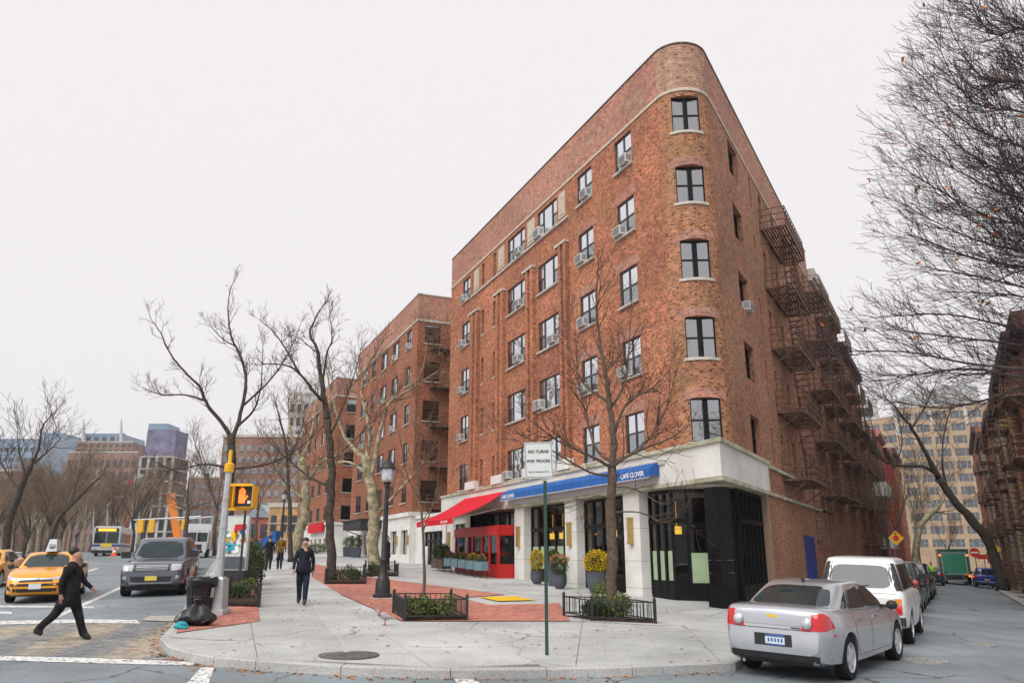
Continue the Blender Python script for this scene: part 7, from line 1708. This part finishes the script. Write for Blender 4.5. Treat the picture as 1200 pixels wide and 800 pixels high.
# warning signs in the side street
M['sign_yellow'] = mat('warning_yellow', (.78, .46, .02), .5, var=.05); M['sign_red'] = mat('sign_red', (.55, .02, .02), .5, var=.05)
def diamond(x, y, Yk, r_, label, mt='sign_yellow'):
    c = at(x, y, Yk); gz = g(c.x, c.y); o = thing('warning_sign', label, 'sign', (c.x, c.y, gz), R(-AZ_R)); h = c.z - gz
    b = MB(); b.box(-.03, .03, 0, .05, -.2, h + r_); b.build('post', M['sign_green'], o); b = MB(); b.raw([(a * r_, yy, h + e * r_) for yy in (-.02, -.01) for a, e in ((-1, 0), (0, -1), (1, 0), (0, 1))], [(0, 1, 2, 3), (7, 6, 5, 4), (0, 4, 5, 1), (1, 5, 6, 2), (2, 6, 7, 3), (3, 7, 4, 0)]); b.build('plate', M[mt], o)
    return o, h
o, h = diamond(1050, 630, 46, .42, 'yellow diamond stop ahead sign on the side street sidewalk'); b = MB(); b.lathe([(.17, -.022), (.17, -.03)], 8, (0, 0, h), 'y'); b.build('symbol', M['sign_red'], o); b = MB(); b.box(-.05, .05, -.03, -.022, h + .2, h + .3); b.build('symbol', M['black'], o)
o, h = diamond(1166, 643, 62, .42, 'orange diamond sign half hidden by the leaning tree'); b = MB(); b.box(-.12, .12, -.03, -.022, h - .12, h + .12); b.build('symbol', M['black'], o)
c = at(1142, 647, 66); o = thing('no_entry_sign', 'red round no entry sign beyond the green truck', 'sign', (c.x, c.y, g(c.x, c.y)), R(-AZ_R)); h = c.z - g(c.x, c.y)
b = MB(); b.box(-.03, .03, 0, .05, -.2, h + .3); b.build('post', M['sign_green'], o); b = MB(); b.lathe([(.38, -.02), (.38, -.03)], 20, (0, 0, h), 'y'); b.build('plate', M['sign_red'], o); b = MB(); b.box(-.28, .28, -.034, -.03, h - .06, h + .06); b.build('bar', M['white'], o)
c = at(1153, 652, 64); o = thing('direction_sign', 'tilted red sign below the orange diamond', 'sign', (c.x, c.y, g(c.x, c.y)), R(-AZ_R)); h = c.z - g(c.x, c.y); b = MB(); b.box(-.03, .03, 0, .05, -.2, h); b.build('post', M['sign_green'], o); b = MB(); b.box(-.5, .5, -.02, -.01, h - .18, h + .18); q = b.build('plate', M['sign_red'], o)
# signals and cobra lamps up the avenue
for i, (xp, xs, yk, Yk, lab) in enumerate(((232, (165, 178), 616, 82, 'signal mast arm with two yellow heads over the avenue'), (246, (216,), 614, 96, 'signal mast arm with one yellow head further up the avenue'))):
    c = at(xp, 640, Yk); gz = g(c.x, c.y); o = thing('signal_mast', lab, 'signal', (c.x, c.y, gz)); h = at(xp, 605, Yk).z - gz
    b = MB(); b.tube([(0, 0, -.2), (0, 0, h)], .12, 8); e = at(xs[0] - 8, 609, Yk); b.tube([(0, 0, h), (e.x - c.x, 0, e.z - gz)], [.1, .06], 6); b.build('mast', M['galv'], o)
    for x in xs: q = at(x, yk, Yk); b = MB(); b.box(-.28, .28, -.2, .2, -.65, .65, Matrix.Translation(q - Vector((c.x, c.y, gz)))); hd = b.build('signal_head', M['signal_yellow'], o)
for i, (x0, x1, yt, Yk) in enumerate(((126, 146, 582, 105), (110, 132, 574, 125))):
    c = at(x0, 640, Yk); gz = g(c.x, c.y); o = thing('avenue_lamp', ('nearer', 'further')[i] + ' grey arm lamp over the avenue above the bus', 'street lamp', (c.x, c.y, gz)); a, e = at(x0, yt + 10, Yk) - Vector((c.x, c.y, gz)), at(x1, yt, Yk) - Vector((c.x, c.y, gz))
    b = MB(); b.tube([(0, 0, -.2), a, a.lerp(e, .5) + Vector((0, 0, .6)), e], [.12, .1, .07, .06], 6); b.build('mast', M['galv'], o); b = MB(); b.box(-.5, .5, -.2, .2, -.12, .1, Matrix.Translation(e)); b.build('lamp_head', M['sign_white'], o)
# blue parasol of a sidewalk stand
c = at(315, 655, 58); gz = g(c.x, c.y); o = thing('blue_canopy', 'blue canopy of a street stall far along the sidewalk', 'canopy', (c.x, c.y, gz)); a = at(303, 637, 58) - Vector((c.x, c.y, gz)); e = at(328, 622, 58) - Vector((c.x, c.y, gz))
b = MB(); b.raw([(a.x, -.9, a.z), (a.x + .2, -.9, a.z - .35), (e.x, -.9, e.z), (e.x, -.9, e.z - .8), (a.x, 1, a.z), (a.x + .2, 1, a.z - .35), (e.x, 1, e.z), (e.x, 1, e.z - .8)], [(0, 2, 6, 4), (0, 1, 3, 2), (4, 6, 7, 5), (0, 4, 5, 1), (2, 3, 7, 6)]); b.build('canvas', M['blue_canvas'], o); b = MB()
for x in (a.x + .2, e.x): 
    for y in (-.9, 1): b.bar((x, y, 0), (x, y, a.z), .05)
b.build('leg', M['galv'], o)
# scraps in the gutter
for i, (x, y) in enumerate(((715, 788), (722, 787), (845, 782), (853, 781), (838, 784))):
    p = on_ground(x, y, -.14); b = MB(); b.blob((0, 0, .02), .06 + .02 * (i % 3), random.Random(i), 7, 5, .35, (1.3, 1, .35)); tag(b.build('paper_scrap', M['white'], loc=p), ('crumpled paper scrap in the gutter by the sedan wheel' if x > 800 else 'crumpled paper scrap in the gutter of the corner kerb'), 'litter', 'scraps by the sedan' if x > 800 else 'scraps by the corner')
# dead leaves blown into the gutter and round the tree beds
rng = random.Random(77); lm = MB()
def leaf_at(x, y, z):
    a = rng.uniform(0, 6.28); r_ = rng.uniform(.025, .055); c_, s_ = math.cos(a) * r_, math.sin(a) * r_
    lm.raw([(x - c_, y - s_, z + .004), (x + s_ * .6, y - c_ * .6, z + .012 + rng.uniform(0, .015)), (x + c_, y + s_, z + .005), (x - s_ * .6, y + c_ * .6, z + .01)], [(0, 1, 2, 3)])
for k in range(260):
    i = rng.choice(range(3, len(KERB) - 3)); q = KERB[i].lerp(KERB[i + 1], rng.random())
    if q.y > 24: continue
    t = (KERB[i + 1] - KERB[i]).normalized(); q = q + Vector((t.y, -t.x)) * abs(rng.gauss(.04, .16)); leaf_at(q.x, q.y, road_z(q.x, q.y))
for k in range(160):
    x, y = rng.uniform(-6, 5), rng.uniform(13.5, 24)
    leaf_at(x, y, g(x, y) + .004)
tag(lm.build('fallen_leaves', M['leaf_dry']), 'dry brown leaves scattered along the gutter and sidewalk', 'leaves', kind='stuff')
# pigeon
def pigeon(p, yaw, label, sc=1.):
    o = thing('pigeon', label, 'pigeon', p, yaw); o.scale = (sc,) * 3; b = MB(); M.setdefault('feather', mat('grey_feather', (.42, .40, .41), .7, var=.25, scale=14)); M.setdefault('feather_red', mat('brown_feather', (.36, .17, .13), .7, var=.3, scale=12))
    prof = [(-.17, .02, .10, .012), (-.10, .035, .12, .02), (-.03, .06, .14, .055), (.05, .065, .155, .065), (.10, .05, .175, .05), (.125, .035, .205, .034), (.14, .03, .235, .032), (.16, .022, .245, .024), (.175, .006, .242, .006)]
    n = 10; vs = [(x, ry * math.cos(2 * math.pi * k / n), z + rz_ * math.sin(2 * math.pi * k / n)) for x, ry, z, rz_ in prof for k in range(n)]
    b.raw(vs, [(i * n + k, i * n + (k + 1) % n, (i + 1) * n + (k + 1) % n, (i + 1) * n + k) for i in range(len(prof) - 1) for k in range(n)]); b.build('body', M['feather'], o, smooth=True)
    b = MB(); b.bar((.17, 0, .24), (.2, 0, .232), .012); b.build('beak', M['plastic'], o); b = MB(); b.blob((.115, 0, .20), .05, random.Random(1), 8, 6, .02, (.9, .9, 1.1)); b.build('breast', M['feather_red'], o, smooth=True)
    for y in (-.025, .025): b = MB(); b.bar((.02, y, 0), (.01, y, .1), .01); b.bar((0, y, .004), (.05, y, .004), .012); b.build('leg', M['tail'], o)
pigeon(on_ground(452, 732), R(200), 'grey and brown pigeon walking on the pale sidewalk', 1.25)
# ================================================================== people
SK = {}
M['skin'] = mat('skin', (.42, .23, .16), .55, var=.1, scale=14); M['hair'] = mat('black_hair', (.012, .01, .009), .5, var=.3, scale=20)
M['coat_black'] = mat('black_cloth', (.018, .018, .022), .85, var=.45, scale=5, bump=.8); M['coat_navy'] = mat('navy_cloth', (.02, .022, .035), .85, var=.45, scale=5, bump=.8); M['jeans'] = mat('dark_jeans', (.02, .028, .05), .85, var=.45, scale=5, bump=.8); M['shoe'] = mat('shoe', (.02, .02, .022), .5, var=.2); M['olive'] = mat('olive_cloth', (.19, .12, .03), .85, var=.3, scale=7)
def person(label, p, az, h=1.75, top='coat_black', legs='jeans', stride=.0, lift=0., arms=((-15, 20), (15, 20)), coat=0., extra=None, hair=True, build=1., skin_m='skin', hands='skin'):
    """faces +x before turning; stride: half angle of the step in degrees; arms: (swing, elbow bend) for left and right, degrees forward"""
    k = h / 1.75; V = []; E = []; Rd = []; T = []
    def v(x, y, z, r, t, par=None, ry=None):
        V.append((x * k, y * k * build, z * k)); Rd.append((r * k * build, (ry or r) * k * build)); T.append(t)
        if par is not None: E.append((par, len(V) - 1))
        return len(V) - 1
    pel = v(0, 0, .95, .135, 'legs'); wa = v(.01, 0, 1.10, .135, 'top', pel); ch = v(.015, 0, 1.28, .155, 'top', wa); nk0 = v(0, 0, 1.43, .10, 'top', ch); nk = v(.01, 0, 1.50, .055, 'skin', nk0)
    hd = v(.025, 0, 1.57, .072, 'skin', nk); hd2 = v(.02, 0, 1.645, .092, 'skin', hd); hd3 = v(.01, 0, 1.71, .068, 'skin', hd2); v(.115, 0, 1.615, .016, 'skin', hd2)
    for sg, (sw, el) in zip((1, -1), arms):
        sh = v(0, sg * .165, 1.405, .068, 'top', nk0); a = R(sw); e = (math.sin(a) * .29, sg * .225, 1.405 - math.cos(a) * .29); el_ = v(*e, .050, 'top', sh); f = R(sw + el); w_ = (e[0] + math.sin(f) * .25, sg * .225, e[2] - math.cos(f) * .25); wr = v(*w_, .036, 'top', el_)
        d = Vector((math.sin(f), 0, -math.cos(f))); q = Vector(w_); hn = q + d * .07; hi = v(*hn, .030, 'hand', wr, .022)
        for j, (oy, ln) in enumerate(((-.026, .065), (-.009, .078), (.009, .074), (.025, .058))):
            m = hn + d * (.025 + ln * .5) + Vector((oy * .6, sg * -.004, 0)); i1 = v(*m, .0095, 'hand', hi); m2 = m + d * ln * .45 + Vector((.0, sg * -.018, 0)); v(*m2, .008, 'hand', i1)
        th = hn + Vector((.035, sg * -.01, 0)) - d * .02; i1 = v(*th, .011, 'hand', hi); v(*(th + d * .04 + Vector((.01, 0, 0))), .009, 'hand', i1)
    for sg in (1, -1):
        ang = R(stride) * sg; hp = v(0, sg * .085, .90, .125, 'legs', pel); kx, kz = math.sin(ang) * .43, .90 - math.cos(ang) * .43; kn = v(kx, sg * .09, kz, .080, 'legs', hp)
        a2 = ang - R(lift if sg * stride < 0 else 4); ax, az_ = kx + math.sin(a2) * .42, kz - math.cos(a2) * .42; an = v(ax, sg * .09, az_, .060, 'legs', kn); he = v(ax - .03, sg * .09, az_ - .045, .04, 'shoe', an); pt = R(-lift * .6 if sg * stride < 0 else 0); v(ax + .15 * math.cos(pt), sg * .10, az_ - .05 + .15 * math.sin(pt), .035, 'shoe', an)
    me = bpy.data.meshes.new('person'); me.from_pydata(V, E, []); o = bpy.data.objects.new('tmp', me); col.objects.link(o)
    md = o.modifiers.new('s', 'SKIN'); md.use_smooth_shade = True
    for i, sv in enumerate(me.skin_vertices[0].data): sv.radius = Rd[i]; sv.use_root = (i == 0)
    o.modifiers.new('u', 'SUBSURF').levels = 1
    dg = bpy.context.evaluated_depsgraph_get(); bm_ = bpy.data.meshes.new_from_object(o.evaluated_get(dg)); bpy.data.objects.remove(o)
    order = ['top', 'legs', 'skin', 'shoe', 'hand']; mats = [M[top], M[legs], M[skin_m], M['shoe'], M[hands]]; bm_.materials.clear()
    for m in mats: bm_.materials.append(m)
    VV = [Vector(q) for q in V]; seg = [(VV[a], VV[c], T[c]) for a, c in E]
    for f in bm_.polygons:
        c = f.center; best = None
        for a, e, t in seg:
            ab = e - a; s_ = max(0, min(1, (c - a).dot(ab) / max(ab.length_squared, 1e-9))); d = (c - (a + ab * s_)).length
            if best is None or d < best[0]: best = (d, t)
        t = best[1]
        if t in ('legs',) and c.z > .86 * k: t = 'top'
        f.material_index = order.index(t); f.use_smooth = True
    zmin = min(q.co.z for q in bm_.vertices); px_ = Vector(p)
    root = thing('person', label, 'person', (px_.x, px_.y, px_.z), R(90 - az)); bm_.name = 'body'; bd = link('body', bm_, root, (0, 0, -zmin))
    if hair: b = MB(); b.blob((-.03 * k, 0, 1.69 * k), .088 * k * build, random.Random(3), 12, 9, .05, (1.0, .98, .85)); me = b.mesh('hair', M['hair'], smooth=True); me.transform(Matrix.Translation((-.012, 0, .012))); link('hair', me, root, (0, 0, -zmin))
    if coat:
        b = MB(); n = 18; prof = [(.165, 1.16), (.17, 1.0), (.185, .95 - coat * .5), (.20, .95 - coat), (.19, .95 - coat)]
        vs = [(r_ * .88 * k * build * math.cos(2 * math.pi * q / n), r_ * 1.08 * k * build * math.sin(2 * math.pi * q / n), z * k) for r_, z in prof for q in range(n)]; b.raw(vs, [(i * n + q, i * n + (q + 1) % n, (i + 1) * n + (q + 1) % n, (i + 1) * n + q) for i in range(len(prof) - 1) for q in range(n)]); b.build('coat_skirt', M[top], root, (0, 0, -zmin), smooth=True)
    if extra: extra(root, k, zmin)
    return root
p = on_ground(353, 708); person('man in a black jacket and jeans walking along the pale sidewalk', p, 172, 1.76, 'coat_navy', 'jeans', 13, 14, ((-14, 14), (16, 14)), coat=.12, build=1.1)
p = on_ground(74, 750, -.14); person('person in a dark coat striding over the paved crossing', p, 84, 1.74, 'coat_black', 'coat_black', 24, 26, ((22, 30), (-18, 25)), coat=.30, build=1.1, skin_m='skin')
def camera_in_hand(root, k, zm): b = MB(); b.box(.25, .30, -.05, .05, 1.55, 1.62); b.build('phone', M['plastic'], root, (0, 0, -zm))
p = on_ground(289, 681); person('person in a black coat lifting both arms to take a picture', p, 190, 1.75, 'coat_black', 'coat_black', 6, 5, ((70, 85), (70, 85)), coat=.3, extra=camera_in_hand)
p = on_ground(314, 668); person('person in a black coat walking away beside the stall canopy', p, -15, 1.72, 'coat_black', 'coat_black', 14, 12, coat=.4)
p = on_ground(327, 667); person('person in an olive jacket walking beside the black coat', p, -12, 1.80, 'olive', 'jeans', 14, 12)
p = on_ground(453, 668); person('person in black standing half behind the black lamp post', p, 100, 1.74, 'coat_black', 'coat_black', 6, 4, coat=.3)
p = on_ground(1094, 683, -.14); p = Vector((p.x * .86, p.y * .86, road_z(p.x * .86, p.y * .86))); person('worker in a yellow green vest standing between parked cars and green truck', p, 200, 1.75, 'hv', 'jeans', 5, 4)
# ---- air between here and the skyline
b = MB(); b.box(-460, 460, -60, 860, -60, 90)
hz_m = bpy.data.materials.new('haze'); hz_m.use_nodes = True; N = hz_m.node_tree.nodes; N.remove(N['Principled BSDF']); vp = N.new('ShaderNodeVolumePrincipled'); vp.inputs['Density'].default_value = .00035; vp.inputs['Color'].default_value = (.86, .91, .98, 1); vp.inputs['Anisotropy'].default_value = .2
hz_m.node_tree.links.new(vp.outputs[0], N['Material Output'].inputs['Volume'])
HAZE = True
if HAZE: tag(b.build('haze', hz_m), 'thin pale haze in the air over the whole street', 'haze', kind='stuff')
